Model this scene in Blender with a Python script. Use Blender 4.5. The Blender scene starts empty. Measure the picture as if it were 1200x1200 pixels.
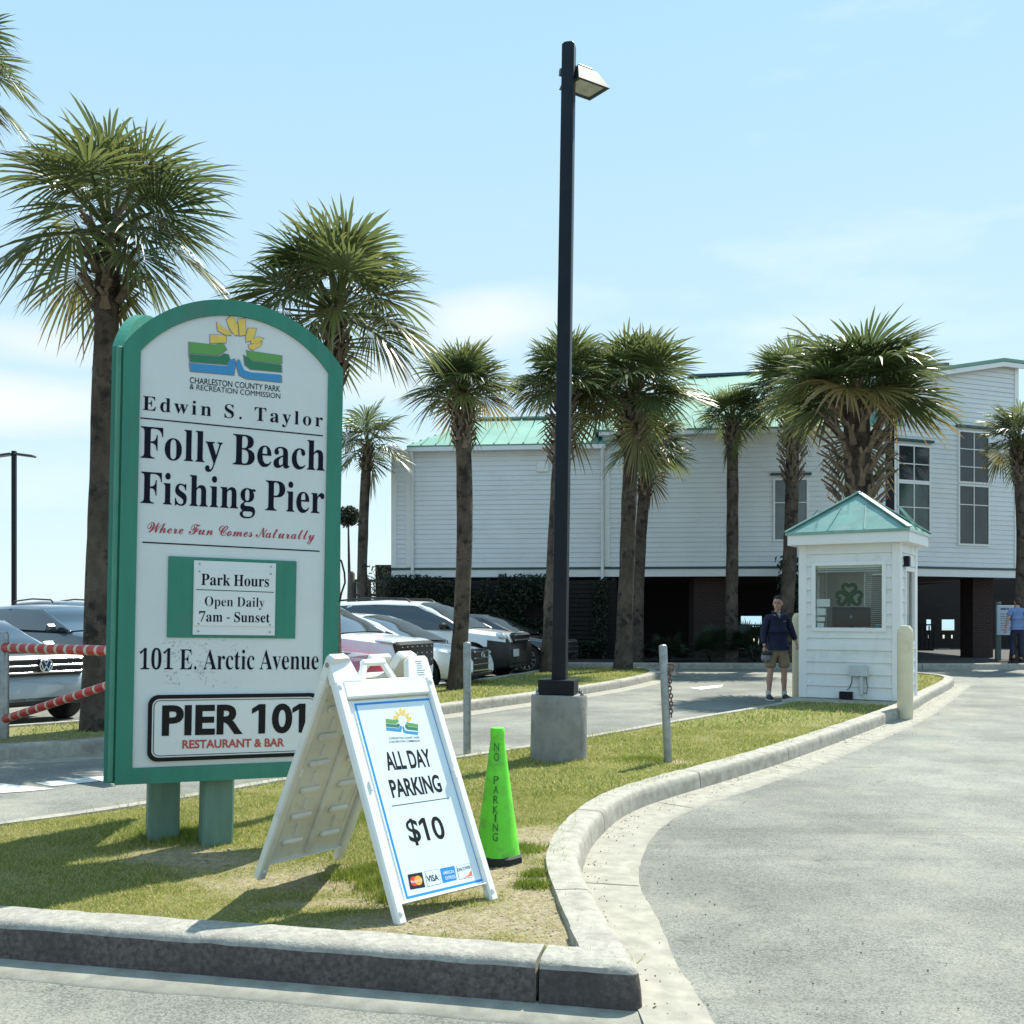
import bpy, bmesh, math, random, json
import numpy as np
from mathutils import Vector, Matrix, noise
from mathutils.geometry import delaunay_2d_cdt
R = math.radians
pi = math.pi
rnd = random.Random(7)
scene = bpy.context.scene
COL = scene.collection

# ------------------------------------------------------------------ camera, sky, sun, exposure
HC = 1.46                                   # eye height above the road
cam = bpy.data.cameras.new('camera')
cam.sensor_width = 36.0
cam.lens = 36.0
cam.shift_y = 119.0 / 1200.0
cam.clip_start = 0.1
cam.clip_end = 6000
camo = bpy.data.objects.new('camera', cam)
camo.location = (0, 0, HC)
camo.rotation_euler = (R(90), 0, 0)
COL.objects.link(camo)
scene.camera = camo

SUN_AZ, SUN_EL = R(36.5), R(54.5)             # azimuth from +Y towards +X
world = bpy.data.worlds.new('World')
scene.world = world
world.use_nodes = True
nt = world.node_tree
for n in list(nt.nodes):
    nt.nodes.remove(n)
out = nt.nodes.new('ShaderNodeOutputWorld')
bg = nt.nodes.new('ShaderNodeBackground')
bg.inputs['Strength'].default_value = 0.105
sky = nt.nodes.new('ShaderNodeTexSky')
sky.sky_type = 'NISHITA'
sky.sun_disc = False
sky.sun_elevation = SUN_EL
sky.sun_rotation = SUN_AZ
sky.altitude = 0
sky.air_density = 1.0
sky.dust_density = 0.35
sky.ozone_density = 1.2
tc = nt.nodes.new('ShaderNodeTexCoord')
mp = nt.nodes.new('ShaderNodeMapping')
mp.inputs['Scale'].default_value = (1.0, 1.0, 3.6)
mp.inputs['Location'].default_value = (0.35, 0.1, 0.28)
cn = nt.nodes.new('ShaderNodeTexNoise')
cn.inputs['Scale'].default_value = 2.3
cn.inputs['Detail'].default_value = 7
cn.inputs['Roughness'].default_value = 0.58
cr = nt.nodes.new('ShaderNodeValToRGB')
cr.color_ramp.elements[0].position = 0.56
cr.color_ramp.elements[1].position = 0.85
cr.color_ramp.elements[1].color = (0.7, 0.7, 0.7, 1)
cmix = nt.nodes.new('ShaderNodeMix')
cmix.data_type = 'RGBA'
cmix.inputs['B'].default_value = (5.0, 5.4, 5.6, 1)
nt.links.new(tc.outputs['Generated'], mp.inputs['Vector'])
nt.links.new(mp.outputs['Vector'], cn.inputs['Vector'])
nt.links.new(cn.outputs['Fac'], cr.inputs['Fac'])
nt.links.new(cr.outputs['Color'], cmix.inputs['Factor'])
# thin sea haze: the pale cyan veil that evens out the sky towards the horizon
sz_ = nt.nodes.new('ShaderNodeSeparateXYZ')
nt.links.new(tc.outputs['Generated'], sz_.inputs['Vector'])
hz = nt.nodes.new('ShaderNodeValToRGB')
hz.color_ramp.elements[0].position = 0.0
hz.color_ramp.elements[0].color = (0.74, 0.92, 0.98, 1)
hz.color_ramp.elements[1].position = 0.62
hz.color_ramp.elements[1].color = (0.42, 0.75, 1.04, 1)
hm = nt.nodes.new('ShaderNodeMix')
hm.data_type = 'RGBA'
hm.blend_type = 'MULTIPLY'
hm.inputs['Factor'].default_value = 1
hm.inputs['B'].default_value = (5.0, 5.0, 5.0, 1)
nt.links.new(sz_.outputs['Z'], hz.inputs['Fac'])
nt.links.new(hz.outputs['Color'], hm.inputs['A'])
veil = nt.nodes.new('ShaderNodeMix')
veil.data_type = 'RGBA'
veil.inputs['Factor'].default_value = 0.88
nt.links.new(sky.outputs['Color'], veil.inputs['A'])
nt.links.new(hm.outputs['Result'], veil.inputs['B'])
nt.links.new(veil.outputs['Result'], cmix.inputs['A'])
# two or three low banks of fair-weather cloud, fixed in the sky
last_c = cmix.outputs['Result']
n2_ = nt.nodes.new('ShaderNodeTexNoise')
n2_.inputs['Scale'].default_value = 9
n2_.inputs['Detail'].default_value = 8
n2_.inputs['Roughness'].default_value = .62
mp2 = nt.nodes.new('ShaderNodeMapping')
mp2.inputs['Scale'].default_value = (1, 1, 2.6)
nt.links.new(tc.outputs['Generated'], mp2.inputs['Vector'])
nt.links.new(mp2.outputs['Vector'], n2_.inputs['Vector'])
for cd, sx_, sz2, am in (((-.03, 1, .285), .12, .045, .75), ((-.50, 1, .205), .17, .045, .95), ((-.47, 1, .265), .12, .03, .6), ((-.12, 1, .23), .16, .04, .5)):
    cv = Vector(cd).normalized()
    sb = nt.nodes.new('ShaderNodeVectorMath'); sb.operation = 'SUBTRACT'
    sb.inputs[1].default_value = cv
    nt.links.new(tc.outputs['Generated'], sb.inputs[0])
    ml = nt.nodes.new('ShaderNodeVectorMath'); ml.operation = 'MULTIPLY'
    ml.inputs[1].default_value = (1 / sx_, 1 / sx_, 1 / sz2)
    nt.links.new(sb.outputs['Vector'], ml.inputs[0])
    ln = nt.nodes.new('ShaderNodeVectorMath'); ln.operation = 'LENGTH'
    nt.links.new(ml.outputs['Vector'], ln.inputs[0])
    mr = nt.nodes.new('ShaderNodeMapRange'); mr.interpolation_type = 'SMOOTHSTEP'
    mr.inputs['From Min'].default_value = 1.25
    mr.inputs['From Max'].default_value = 0.0
    nt.links.new(ln.outputs['Value'], mr.inputs['Value'])
    ad_ = nt.nodes.new('ShaderNodeMath'); ad_.operation = 'MULTIPLY_ADD'
    ad_.inputs[1].default_value = 1.5
    ad_.inputs[2].default_value = -1.02
    nt.links.new(mr.outputs['Result'], ad_.inputs[0])
    s2_ = nt.nodes.new('ShaderNodeMath'); s2_.operation = 'ADD'
    nt.links.new(ad_.outputs['Value'], s2_.inputs[0])
    nt.links.new(n2_.outputs['Fac'], s2_.inputs[1])
    m3_ = nt.nodes.new('ShaderNodeMath'); m3_.operation = 'MULTIPLY'; m3_.use_clamp = True
    m3_.inputs[1].default_value = am
    nt.links.new(s2_.outputs['Value'], m3_.inputs[0])
    cx_ = nt.nodes.new('ShaderNodeMix'); cx_.data_type = 'RGBA'
    cx_.inputs['B'].default_value = (4.9, 5.1, 5.2, 1)
    nt.links.new(m3_.outputs['Value'], cx_.inputs['Factor'])
    nt.links.new(last_c, cx_.inputs['A'])
    last_c = cx_.outputs['Result']
nt.links.new(last_c, bg.inputs['Color'])
nt.links.new(bg.outputs['Background'], out.inputs['Surface'])

sun = bpy.data.lights.new('sun', 'SUN')
sun.energy = 4.2
sun.angle = R(0.5)
sun.color = (1.0, 0.97, 0.86)
suno = bpy.data.objects.new('sun', sun)
sd = Vector((math.sin(SUN_AZ) * math.cos(SUN_EL), math.cos(SUN_AZ) * math.cos(SUN_EL), math.sin(SUN_EL)))
suno.rotation_euler = sd.to_track_quat('Z', 'Y').to_euler()
suno.location = (10, 15, 30)
COL.objects.link(suno)

vs = scene.view_settings
vs.view_transform = 'Standard'
vs.look = 'None'
vs.gamma = 1
vs.use_curve_mapping = False
vs.exposure = 0.97
scene.cycles.use_denoising = True
scene.cycles.max_bounces = 8
scene.cycles.transparent_max_bounces = 12

# ------------------------------------------------------------------ helpers
F = 1200.0


def P(px, py, Y):
    """point at depth Y seen at photo pixel (px, py)"""
    return Vector(((px - 600) / F * Y, Y, HC - (py - 719) / F * Y))


def G(px, py, z=0.0):
    """point of the level z seen at photo pixel (px, py)"""
    Y = F * (HC - z) / (py - 719)
    return Vector(((px - 600) / F * Y, Y, z))


def tag(o, label=None, cat=None, group=None, kind=None):
    if label: o['label'] = label
    if cat: o['category'] = cat
    if group: o['group'] = group
    if kind: o['kind'] = kind
    return o


def empty(name, loc, rz=0, label=None, cat=None, group=None):
    o = bpy.data.objects.new(name, None)
    o.empty_display_size = 0.2
    o.location = loc
    o.rotation_euler = (0, 0, rz)
    COL.objects.link(o)
    return tag(o, label, cat, group)


def copy_tree(o, parent=None):
    c = o.copy()
    COL.objects.link(c)
    c.parent = parent
    for ch in list(o.children):
        copy_tree(ch, c)
    return c


class MB:
    def __init__(self):
        self.v, self.f, self.m, self.s = [], [], [], []
        self.T = None

    def add(self, verts, faces, mi=0, smooth=False):
        b = len(self.v)
        if self.T is not None:
            verts = [self.T @ Vector(p) for p in verts]
        self.v.extend([tuple(p) for p in verts])
        for f in faces:
            self.f.append(tuple(i + b for i in f))
            self.m.append(mi)
            self.s.append(smooth)
        return self

    def box(self, c, s, rot=None, mi=0, bev=0.0):
        hx, hy, hz = s[0] / 2, s[1] / 2, s[2] / 2
        if bev > 0:
            b = min(bev, hx * .9, hy * .9, hz * .9)
            vs_, fs = [], []
            idx = {}
            for sx in (-1, 1):
                for sy in (-1, 1):
                    for sz in (-1, 1):
                        for k in range(3):
                            p = [sx * (hx - b), sy * (hy - b), sz * (hz - b)]
                            p[k] = (sx * hx, sy * hy, sz * hz)[k]
                            idx[(sx, sy, sz, k)] = len(vs_)
                            vs_.append(p)
            S = (-1, 1)
            for k in range(3):
                a, c2 = [i for i in range(3) if i != k]
                for s_ in S:
                    q = []
                    for (u, w) in ((-1, -1), (1, -1), (1, 1), (-1, 1)):
                        t = [0, 0, 0]; t[k] = s_; t[a] = u; t[c2] = w
                        q.append(idx[(t[0], t[1], t[2], k)])
                    fs.append(q)
            for k in range(3):            # edges along axis k
                a, c2 = [i for i in range(3) if i != k]
                for u in S:
                    for w in S:
                        t0 = [0, 0, 0]; t0[a] = u; t0[c2] = w
                        t1 = list(t0); t0[k] = -1; t1[k] = 1
                        fs.append([idx[(*t0, a)], idx[(*t1, a)], idx[(*t1, c2)], idx[(*t0, c2)]])
            for sx in S:
                for sy in S:
                    for sz in S:
                        fs.append([idx[(sx, sy, sz, 0)], idx[(sx, sy, sz, 1)], idx[(sx, sy, sz, 2)]])
        else:
            vs_ = [(x, y, z) for x in (-hx, hx) for y in (-hy, hy) for z in (-hz, hz)]
            fs = [(0, 1, 3, 2), (4, 6, 7, 5), (0, 4, 5, 1), (2, 3, 7, 6), (0, 2, 6, 4), (1, 5, 7, 3)]
        M = Matrix.Translation(Vector(c))
        if rot is not None:
            M = M @ (rot.to_4x4() if not isinstance(rot, (tuple, list)) else Matrix.Rotation(rot[2], 4, 'Z') @ Matrix.Rotation(rot[1], 4, 'Y') @ Matrix.Rotation(rot[0], 4, 'X'))
        return self.add([M @ Vector(p) for p in vs_], fs, mi)

    def bar(self, a, b, w, h, mi=0, up=(0, 0, 1), bev=0.0):
        a, b = Vector(a), Vector(b)
        d = b - a
        L = d.length
        x = d.normalized()
        u = Vector(up)
        if abs(x.dot(u)) > .98: u = Vector((0, 1, 0))
        y = u.cross(x).normalized()
        z = x.cross(y)
        M = Matrix((x, y, z)).transposed()
        return self.box((a + b) / 2, (L, w, h), M, mi, bev)

    def tube(self, pts, rad, n=10, mi=0, cap=True, smooth=True):
        pts = [Vector(p) for p in pts]
        if not isinstance(rad, (list, tuple)): rad = [rad] * len(pts)
        N = len(pts)
        vs_, fs = [], []
        prev = None
        for i, p in enumerate(pts):
            d = (pts[min(i + 1, N - 1)] - pts[max(i - 1, 0)])
            if d.length < 1e-9: d = Vector((0, 0, 1))
            d.normalize()
            if prev is None:
                u = Vector((1, 0, 0)) if abs(d.x) < .9 else Vector((0, 1, 0))
            else:
                u = prev
            u = (u - d * u.dot(d)).normalized()
            prev = u
            w = d.cross(u)
            for k in range(n):
                a = 2 * pi * k / n
                vs_.append(p + (u * math.cos(a) + w * math.sin(a)) * rad[i])
        for i in range(N - 1):
            for k in range(n):
                k2 = (k + 1) % n
                fs.append((i * n + k, i * n + k2, (i + 1) * n + k2, (i + 1) * n + k))
        self.add(vs_, fs, mi, smooth)
        if cap:
            self.add(vs_[:n], [tuple(reversed(range(n)))], mi)
            self.add(vs_[-n:], [tuple(range(n))], mi)
        return self

    def lathe(self, prof, n=24, c=(0, 0, 0), mi=0, smooth=True, sx=1, sy=1):
        vs_, fs = [], []
        for r, z in prof:
            for k in range(n):
                a = 2 * pi * k / n
                vs_.append((c[0] + r * math.cos(a) * sx, c[1] + r * math.sin(a) * sy, c[2] + z))
        for i in range(len(prof) - 1):
            for k in range(n):
                k2 = (k + 1) % n
                fs.append((i * n + k, i * n + k2, (i + 1) * n + k2, (i + 1) * n + k))
        fs.append(tuple(reversed(range(n))))
        fs.append(tuple(range((len(prof) - 1) * n, len(prof) * n)))
        return self.add(vs_, fs, mi, smooth)

    def prism(self, poly, y0, y1, mi=0, mside=None):
        """outline in local x,z from y0 (front) to y1 (back); outline counter-clockwise seen from -y"""
        n = len(poly)
        vs_ = [(x, y0, z) for x, z in poly] + [(x, y1, z) for x, z in poly]
        self.add(vs_, [tuple(range(n)), tuple(reversed(range(n, 2 * n)))], mi)
        self.add(vs_, [(i, i + n, (i + 1) % n + n, (i + 1) % n) for i in range(n)], mi if mside is None else mside)
        return self

    def ring(self, outer, inner, y0, y1, mi=0):
        """frame between two outlines with the same count of points"""
        n = len(outer)
        vs_ = [(x, y0, z) for x, z in outer] + [(x, y0, z) for x, z in inner] + [(x, y1, z) for x, z in outer] + [(x, y1, z) for x, z in inner]
        fs = []
        for i in range(n):
            j = (i + 1) % n
            fs += [(i, j, n + j, n + i), (2 * n + i, 3 * n + i, 3 * n + j, 2 * n + j),
                   (i, 2 * n + i, 2 * n + j, j), (n + i, n + j, 3 * n + j, 3 * n + i)]
        return self.add(vs_, fs, mi)

    def ball(self, c, r, n=12, m=8, mi=0, rot=None):
        if not isinstance(r, (tuple, list)): r = (r, r, r)
        vs_ = [(0, 0, -1)]
        for i in range(1, m):
            t = -pi / 2 + pi * i / m
            for k in range(n):
                a = 2 * pi * k / n
                vs_.append((math.cos(t) * math.cos(a), math.cos(t) * math.sin(a), math.sin(t)))
        vs_.append((0, 0, 1))
        fs = []
        for k in range(n):
            fs.append((0, 1 + (k + 1) % n, 1 + k))
            fs.append((len(vs_) - 1, 1 + (m - 2) * n + k, 1 + (m - 2) * n + (k + 1) % n))
        for i in range(m - 2):
            for k in range(n):
                fs.append((1 + i * n + k, 1 + i * n + (k + 1) % n, 1 + (i + 1) * n + (k + 1) % n, 1 + (i + 1) * n + k))
        M = rot.to_3x3() if rot is not None else Matrix.Identity(3)
        vv = [M @ Vector((p[0] * r[0], p[1] * r[1], p[2] * r[2])) + Vector(c) for p in vs_]
        return self.add(vv, fs, mi, True)

    def build(self, name, mats, parent=None, smooth_angle=None):
        me = bpy.data.meshes.new(name)
        me.from_pydata(self.v, [], self.f)
        if not isinstance(mats, (list, tuple)): mats = [mats]
        for m in mats: me.materials.append(m)
        me.polygons.foreach_set('material_index', self.m)
        if smooth_angle is not None:
            me.polygons.foreach_set('use_smooth', [True] * len(self.f))
            me.update()
            me.set_sharp_from_angle(angle=R(smooth_angle))
        else:
            me.polygons.foreach_set('use_smooth', self.s)
        me.update()
        o = bpy.data.objects.new(name, me)
        COL.objects.link(o)
        o.parent = parent
        return o


def fast_mesh(name, verts, faces, mats, parent=None, smooth=False, attr=None):
    """verts (N,3) and faces (M,k) numpy arrays, k the same for all"""
    me = bpy.data.meshes.new(name)
    nv, nf, k = len(verts), len(faces), faces.shape[1]
    me.vertices.add(nv)
    me.vertices.foreach_set('co', np.ascontiguousarray(verts, dtype=np.float32).ravel())
    me.loops.add(nf * k)
    me.loops.foreach_set('vertex_index', np.ascontiguousarray(faces, dtype=np.int32).ravel())
    me.polygons.add(nf)
    me.polygons.foreach_set('loop_start', np.arange(0, nf * k, k, dtype=np.int32))
    if smooth: me.polygons.foreach_set('use_smooth', np.ones(nf, dtype=bool))
    for m in (mats if isinstance(mats, (list, tuple)) else [mats]): me.materials.append(m)
    if attr:
        for an, (dom, vals) in attr.items():
            a = me.attributes.new(an, 'FLOAT', dom)
            a.data.foreach_set('value', np.ascontiguousarray(vals, dtype=np.float32))
    me.update(calc_edges=True)
    o = bpy.data.objects.new(name, me)
    COL.objects.link(o)
    o.parent = parent
    return o


# ------------------------------------------------------------------ materials
def mat(name, col, rough=.6, metal=0., var=0., vscale=6., col2=None, bump=0., bscale=60., coat=0., spec=.5,
        stretch=(1, 1, 1), lo=.35, hi=.65, detail=6, bstretch=None, dirt=None, dscale=3., dlo=.55, dhi=.75):
    m = bpy.data.materials.new(name)
    m.use_nodes = True
    t = m.node_tree
    b = t.nodes['Principled BSDF']
    b.inputs['Base Color'].default_value = (*col, 1)
    b.inputs['Roughness'].default_value = rough
    b.inputs['Metallic'].default_value = metal
    b.inputs['Specular IOR Level'].default_value = spec
    b.inputs['Coat Weight'].default_value = coat
    b.inputs['Coat Roughness'].default_value = .05
    tcn = t.nodes.new('ShaderNodeTexCoord')
    last = None

    def nz(scale, st, det=detail):
        mpn = t.nodes.new('ShaderNodeMapping')
        mpn.inputs['Scale'].default_value = st
        t.links.new(tcn.outputs['Object'], mpn.inputs['Vector'])
        n = t.nodes.new('ShaderNodeTexNoise')
        n.inputs['Scale'].default_value = scale
        n.inputs['Detail'].default_value = det
        n.inputs['Roughness'].default_value = .6
        t.links.new(mpn.outputs['Vector'], n.inputs['Vector'])
        return n

    def ramp(n, a, c, e0=(0, 0, 0, 1), e1=(1, 1, 1, 1)):
        r = t.nodes.new('ShaderNodeValToRGB')
        r.color_ramp.elements[0].position = a
        r.color_ramp.elements[1].position = c
        r.color_ramp.elements[0].color = e0
        r.color_ramp.elements[1].color = e1
        t.links.new(n.outputs['Fac'], r.inputs['Fac'])
        return r
    if var > 0 or col2:
        c2 = col2 or tuple(c * (1 - var) for c in col)
        r = ramp(nz(vscale, stretch), lo, hi, (*c2, 1), (*col, 1))
        last = r.outputs['Color']
    if dirt:
        r = ramp(nz(dscale, (1, 1, 1), 9), dlo, dhi)
        mx = t.nodes.new('ShaderNodeMix')
        mx.data_type = 'RGBA'
        if last: t.links.new(last, mx.inputs['A'])
        else: mx.inputs['A'].default_value = (*col, 1)
        mx.inputs['B'].default_value = (*dirt, 1)
        t.links.new(r.outputs['Color'], mx.inputs['Factor'])
        last = mx.outputs['Result']
    if last: t.links.new(last, b.inputs['Base Color'])
    if bump > 0:
        n = nz(bscale, bstretch or (1, 1, 1))
        bp = t.nodes.new('ShaderNodeBump')
        bp.inputs['Strength'].default_value = bump
        bp.inputs['Distance'].default_value = .02
        t.links.new(n.outputs['Fac'], bp.inputs['Height'])
        t.links.new(bp.outputs['Normal'], b.inputs['Normal'])
    return m


def leaf_mat(name, col, col2, trans=.35, rough=.38, dry=None):
    m = bpy.data.materials.new(name)
    m.use_nodes = True
    t = m.node_tree
    b = t.nodes['Principled BSDF']
    o = t.nodes['Material Output']
    a = t.nodes.new('ShaderNodeAttribute')
    a.attribute_name = 'tint'
    r = t.nodes.new('ShaderNodeValToRGB')
    r.color_ramp.elements[0].color = (*col2, 1)
    r.color_ramp.elements[1].color = (*col, 1)
    if dry:
        r.color_ramp.elements[1].position = .85
        e = r.color_ramp.elements.new(1.0)
        e.color = (*dry, 1)
    t.links.new(a.outputs['Fac'], r.inputs['Fac'])
    t.links.new(r.outputs['Color'], b.inputs['Base Color'])
    b.inputs['Roughness'].default_value = rough
    tr = t.nodes.new('ShaderNodeBsdfTranslucent')
    hs = t.nodes.new('ShaderNodeHueSaturation')
    hs.inputs['Value'].default_value = 1.6
    hs.inputs['Hue'].default_value = .49
    t.links.new(r.outputs['Color'], hs.inputs['Color'])
    t.links.new(hs.outputs['Color'], tr.inputs['Color'])
    mx = t.nodes.new('ShaderNodeMixShader')
    mx.inputs['Fac'].default_value = trans
    t.links.new(b.outputs['BSDF'], mx.inputs[1])
    t.links.new(tr.outputs['BSDF'], mx.inputs[2])
    t.links.new(mx.outputs['Shader'], o.inputs['Surface'])
    return m


def glass_mat(name, tint=(.9, .95, .95), refl=.12, rough=.02):
    m = bpy.data.materials.new(name)
    m.use_nodes = True
    t = m.node_tree
    t.nodes.remove(t.nodes['Principled BSDF'])
    o = t.nodes['Material Output']
    tr = t.nodes.new('ShaderNodeBsdfTransparent')
    tr.inputs['Color'].default_value = (*tint, 1)
    gl = t.nodes.new('ShaderNodeBsdfGlossy')
    gl.inputs['Roughness'].default_value = rough
    fr = t.nodes.new('ShaderNodeFresnel')
    fr.inputs['IOR'].default_value = 1.3
    mx = t.nodes.new('ShaderNodeMixShader')
    ad = t.nodes.new('ShaderNodeMath')
    ad.operation = 'ADD'
    ad.inputs[1].default_value = refl * .5
    t.links.new(fr.outputs['Fac'], ad.inputs[0])
    t.links.new(ad.outputs['Value'], mx.inputs['Fac'])
    t.links.new(tr.outputs['BSDF'], mx.inputs[1])
    t.links.new(gl.outputs['BSDF'], mx.inputs[2])
    t.links.new(mx.outputs['Shader'], o.inputs['Surface'])
    return m


def paint(name, col, metal=0., rough=.32, coat=1.):
    return mat(name, col, rough, metal, coat=coat, spec=.5)


M = {}
M['white_siding'] = mat('white_siding', (.69, .72, .73), .55, var=.07, vscale=1.3, bump=.05, bscale=30, dirt=(.62, .63, .58), dscale=1.1, dlo=.58, dhi=.85)
M['booth_siding'] = mat('booth_siding', (.72, .74, .73), .5, var=.08, vscale=2.5, bump=.05, bscale=40, dirt=(.50, .51, .46), dscale=3.2, dlo=.54, dhi=.82)
M['trim_white'] = mat('trim_white', (.74, .75, .74), .5, var=.05, vscale=3)
M['teal_trim'] = mat('teal_trim', (.03, .075, .075), .5, var=.2)
M['metal_roof'] = mat('metal_roof', (.20, .37, .305), .7, var=.16, vscale=.6, spec=.15)
M['booth_roof'] = mat('booth_roof', (.19, .36, .31), .28, var=.25, vscale=4, bump=.06, bscale=5, spec=.6, dirt=(.24, .33, .29), dscale=5, dlo=.5, dhi=.75)
M['sign_green'] = mat('sign_green', (.02, .20, .135), .5, var=.15, vscale=5, bump=.05, bscale=60, stretch=(3, 3, .6), dirt=(.05, .16, .12), dscale=4)
M['sign_green_light'] = mat('sign_green_light', (.055, .25, .165), .5, var=.2, vscale=5)
M['post_green'] = mat('post_green', (.125, .235, .185), .6, var=.25, vscale=3, bump=.15, bscale=25, stretch=(4, 4, .7))
M['sign_white'] = mat('sign_white', (.60, .64, .64), .45, var=.06, vscale=3, dirt=(.55, .60, .58), dscale=5, dlo=.62, dhi=.8)
M['plate_white'] = mat('plate_white', (.64, .67, .67), .35, var=.03)
M['ink'] = mat('ink', (.008, .011, .025), .6, spec=.1, var=.35, vscale=15)
M['ink_black'] = mat('ink_black', (.012, .011, .011), .6, spec=.15)
M['script_red'] = mat('script_red', (.36, .025, .055), .5)
M['brick_red_ink'] = mat('brick_red_ink', (.42, .06, .045), .5)
M['logo_yellow'] = mat('logo_yellow', (.78, .55, .10), .5, var=.15, vscale=20)
M['logo_green'] = mat('logo_green', (.10, .30, .07), .5)
M['logo_dark_green'] = mat('logo_dark_green', (.015, .17, .08), .5)
M['logo_blue'] = mat('logo_blue', (.03, .24, .48), .5)
M['plastic_white'] = mat('plastic_white', (.82, .83, .80), .4, var=.06, vscale=4, dirt=(.62, .60, .52), dscale=6, dlo=.58, dhi=.82, bump=.03, bscale=30)
M['plastic_old'] = mat('plastic_old', (.76, .745, .69), .5, var=.12, vscale=5, dirt=(.50, .46, .38), dscale=7, dlo=.52, dhi=.8, bump=.04, bscale=30)
M['poster_white'] = mat('poster_white', (.72, .82, .86), .3, var=.03)
M['poster_blue'] = mat('poster_blue', (.02, .25, .62), .35)
M['bolt'] = mat('bolt', (.25, .25, .24), .4, .8)
M['cone_green'] = mat('cone_green', (.15, .76, .03), .45, var=.18, vscale=7, bump=.05, bscale=20, dirt=(.12, .38, .05), dscale=9, dlo=.50, dhi=.70)
M['cone_ink'] = mat('cone_ink', (.03, .24, .03), .6, var=.5, vscale=40)
M['rubber'] = mat('rubber', (.02, .02, .02), .8, var=.3)
M['concrete'] = mat('concrete', (.385, .365, .31), .85, var=.3, vscale=14, bump=.35, bscale=110, dirt=(.20, .18, .155), dscale=4, dlo=.52, dhi=.76)
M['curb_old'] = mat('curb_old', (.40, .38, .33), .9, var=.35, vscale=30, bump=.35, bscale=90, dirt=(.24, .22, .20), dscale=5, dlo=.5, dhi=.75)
M['curb_face'] = mat('curb_face', (.17, .14, .125), .95, var=.55, vscale=45, bump=.4, bscale=120, dirt=(.07, .06, .058), dscale=2.2, dlo=.42, dhi=.68, spec=.2)  # tyre-black stain, with some of the front face's shade put into the colour
M['gutter'] = mat('gutter', (.345, .325, .27), .88, var=.3, vscale=9, bump=.2, bscale=150, dirt=(.27, .25, .22), dscale=3, dlo=.52, dhi=.75)
M['base_concrete'] = mat('base_concrete', (.30, .29, .27), .9, var=.3, vscale=6, bump=.3, bscale=40, dirt=(.16, .15, .14), dscale=4, dlo=.5, dhi=.75)
M['black_metal'] = mat('black_metal', (.007, .010, .016), .42, .0, var=.3, vscale=4, spec=.22, dirt=(.014, .017, .022), dscale=3)
M['fixture_metal'] = mat('fixture_metal', (.03, .05, .05), .4, .2, var=.2)
M['lens'] = mat('lens', (.55, .55, .48), .15, var=.3, vscale=10)
M['galvanised'] = mat('galvanised', (.36, .38, .38), .42, .75, var=.3, vscale=14, bump=.05, bscale=60, dirt=(.20, .17, .13), dscale=6)
M['rust'] = mat('rust', (.20, .09, .06), .8, .3, var=.4, vscale=60)
M['cream'] = mat('cream', (.70, .62, .42), .5, var=.1, vscale=4, dirt=(.5, .45, .34), dscale=5)
M['stripe_red'] = mat('stripe_red', (.52, .035, .03), .4, var=.2, vscale=12)
M['stripe_pale'] = mat('stripe_pale', (.62, .55, .42), .5, var=.25, vscale=15)
M['window_dark'] = mat('window_dark', (.03, .04, .045), .06, spec=.6, var=.5, vscale=1.2)
M['window_green'] = mat('window_green', (.05, .085, .07), .06, spec=.6, var=.5, vscale=1.5)
M['window_blind'] = mat('window_blind', (.16, .19, .20), .25, var=.3, vscale=2)
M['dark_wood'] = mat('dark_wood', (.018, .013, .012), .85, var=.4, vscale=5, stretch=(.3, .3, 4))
M['grey_wood'] = mat('grey_wood', (.16, .13, .11), .85, var=.4, vscale=5, stretch=(4, 4, .4), bump=.3, bscale=30)
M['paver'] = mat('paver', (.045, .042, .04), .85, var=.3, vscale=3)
M['mulch'] = mat('mulch', (.05, .038, .03), .95, var=.5, vscale=14, bump=.8, bscale=30)
M['line_white'] = mat('line_white', (.68, .68, .64), .7, var=.15, vscale=14, dirt=(.35, .35, .33), dscale=9, dlo=.5, dhi=.65)
M['sea'] = mat('sea', (.10, .22, .26), .25, bump=.4, bscale=2)
M['beach'] = mat('beach', (.40, .35, .26), .95, var=.2, vscale=.4)
M['glass'] = glass_mat('glass', (.86, .92, .92), .01)
M['paper'] = mat('paper', (.78, .80, .80), .7)
M['screen_black'] = mat('screen_black', (.012, .012, .014), .35)
M['grey_mark'] = mat('grey_mark', (.25, .25, .27), .4)
M['shamrock'] = mat('shamrock', (.025, .11, .03), .6, var=.5, vscale=40, bump=.5, bscale=60)
M['blind'] = mat('blind', (.78, .80, .76), .5)
M['interior'] = mat('interior', (.50, .50, .46), .8, var=.1)
M['board_green'] = mat('board_green', (.09, .13, .115), .6)


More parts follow.
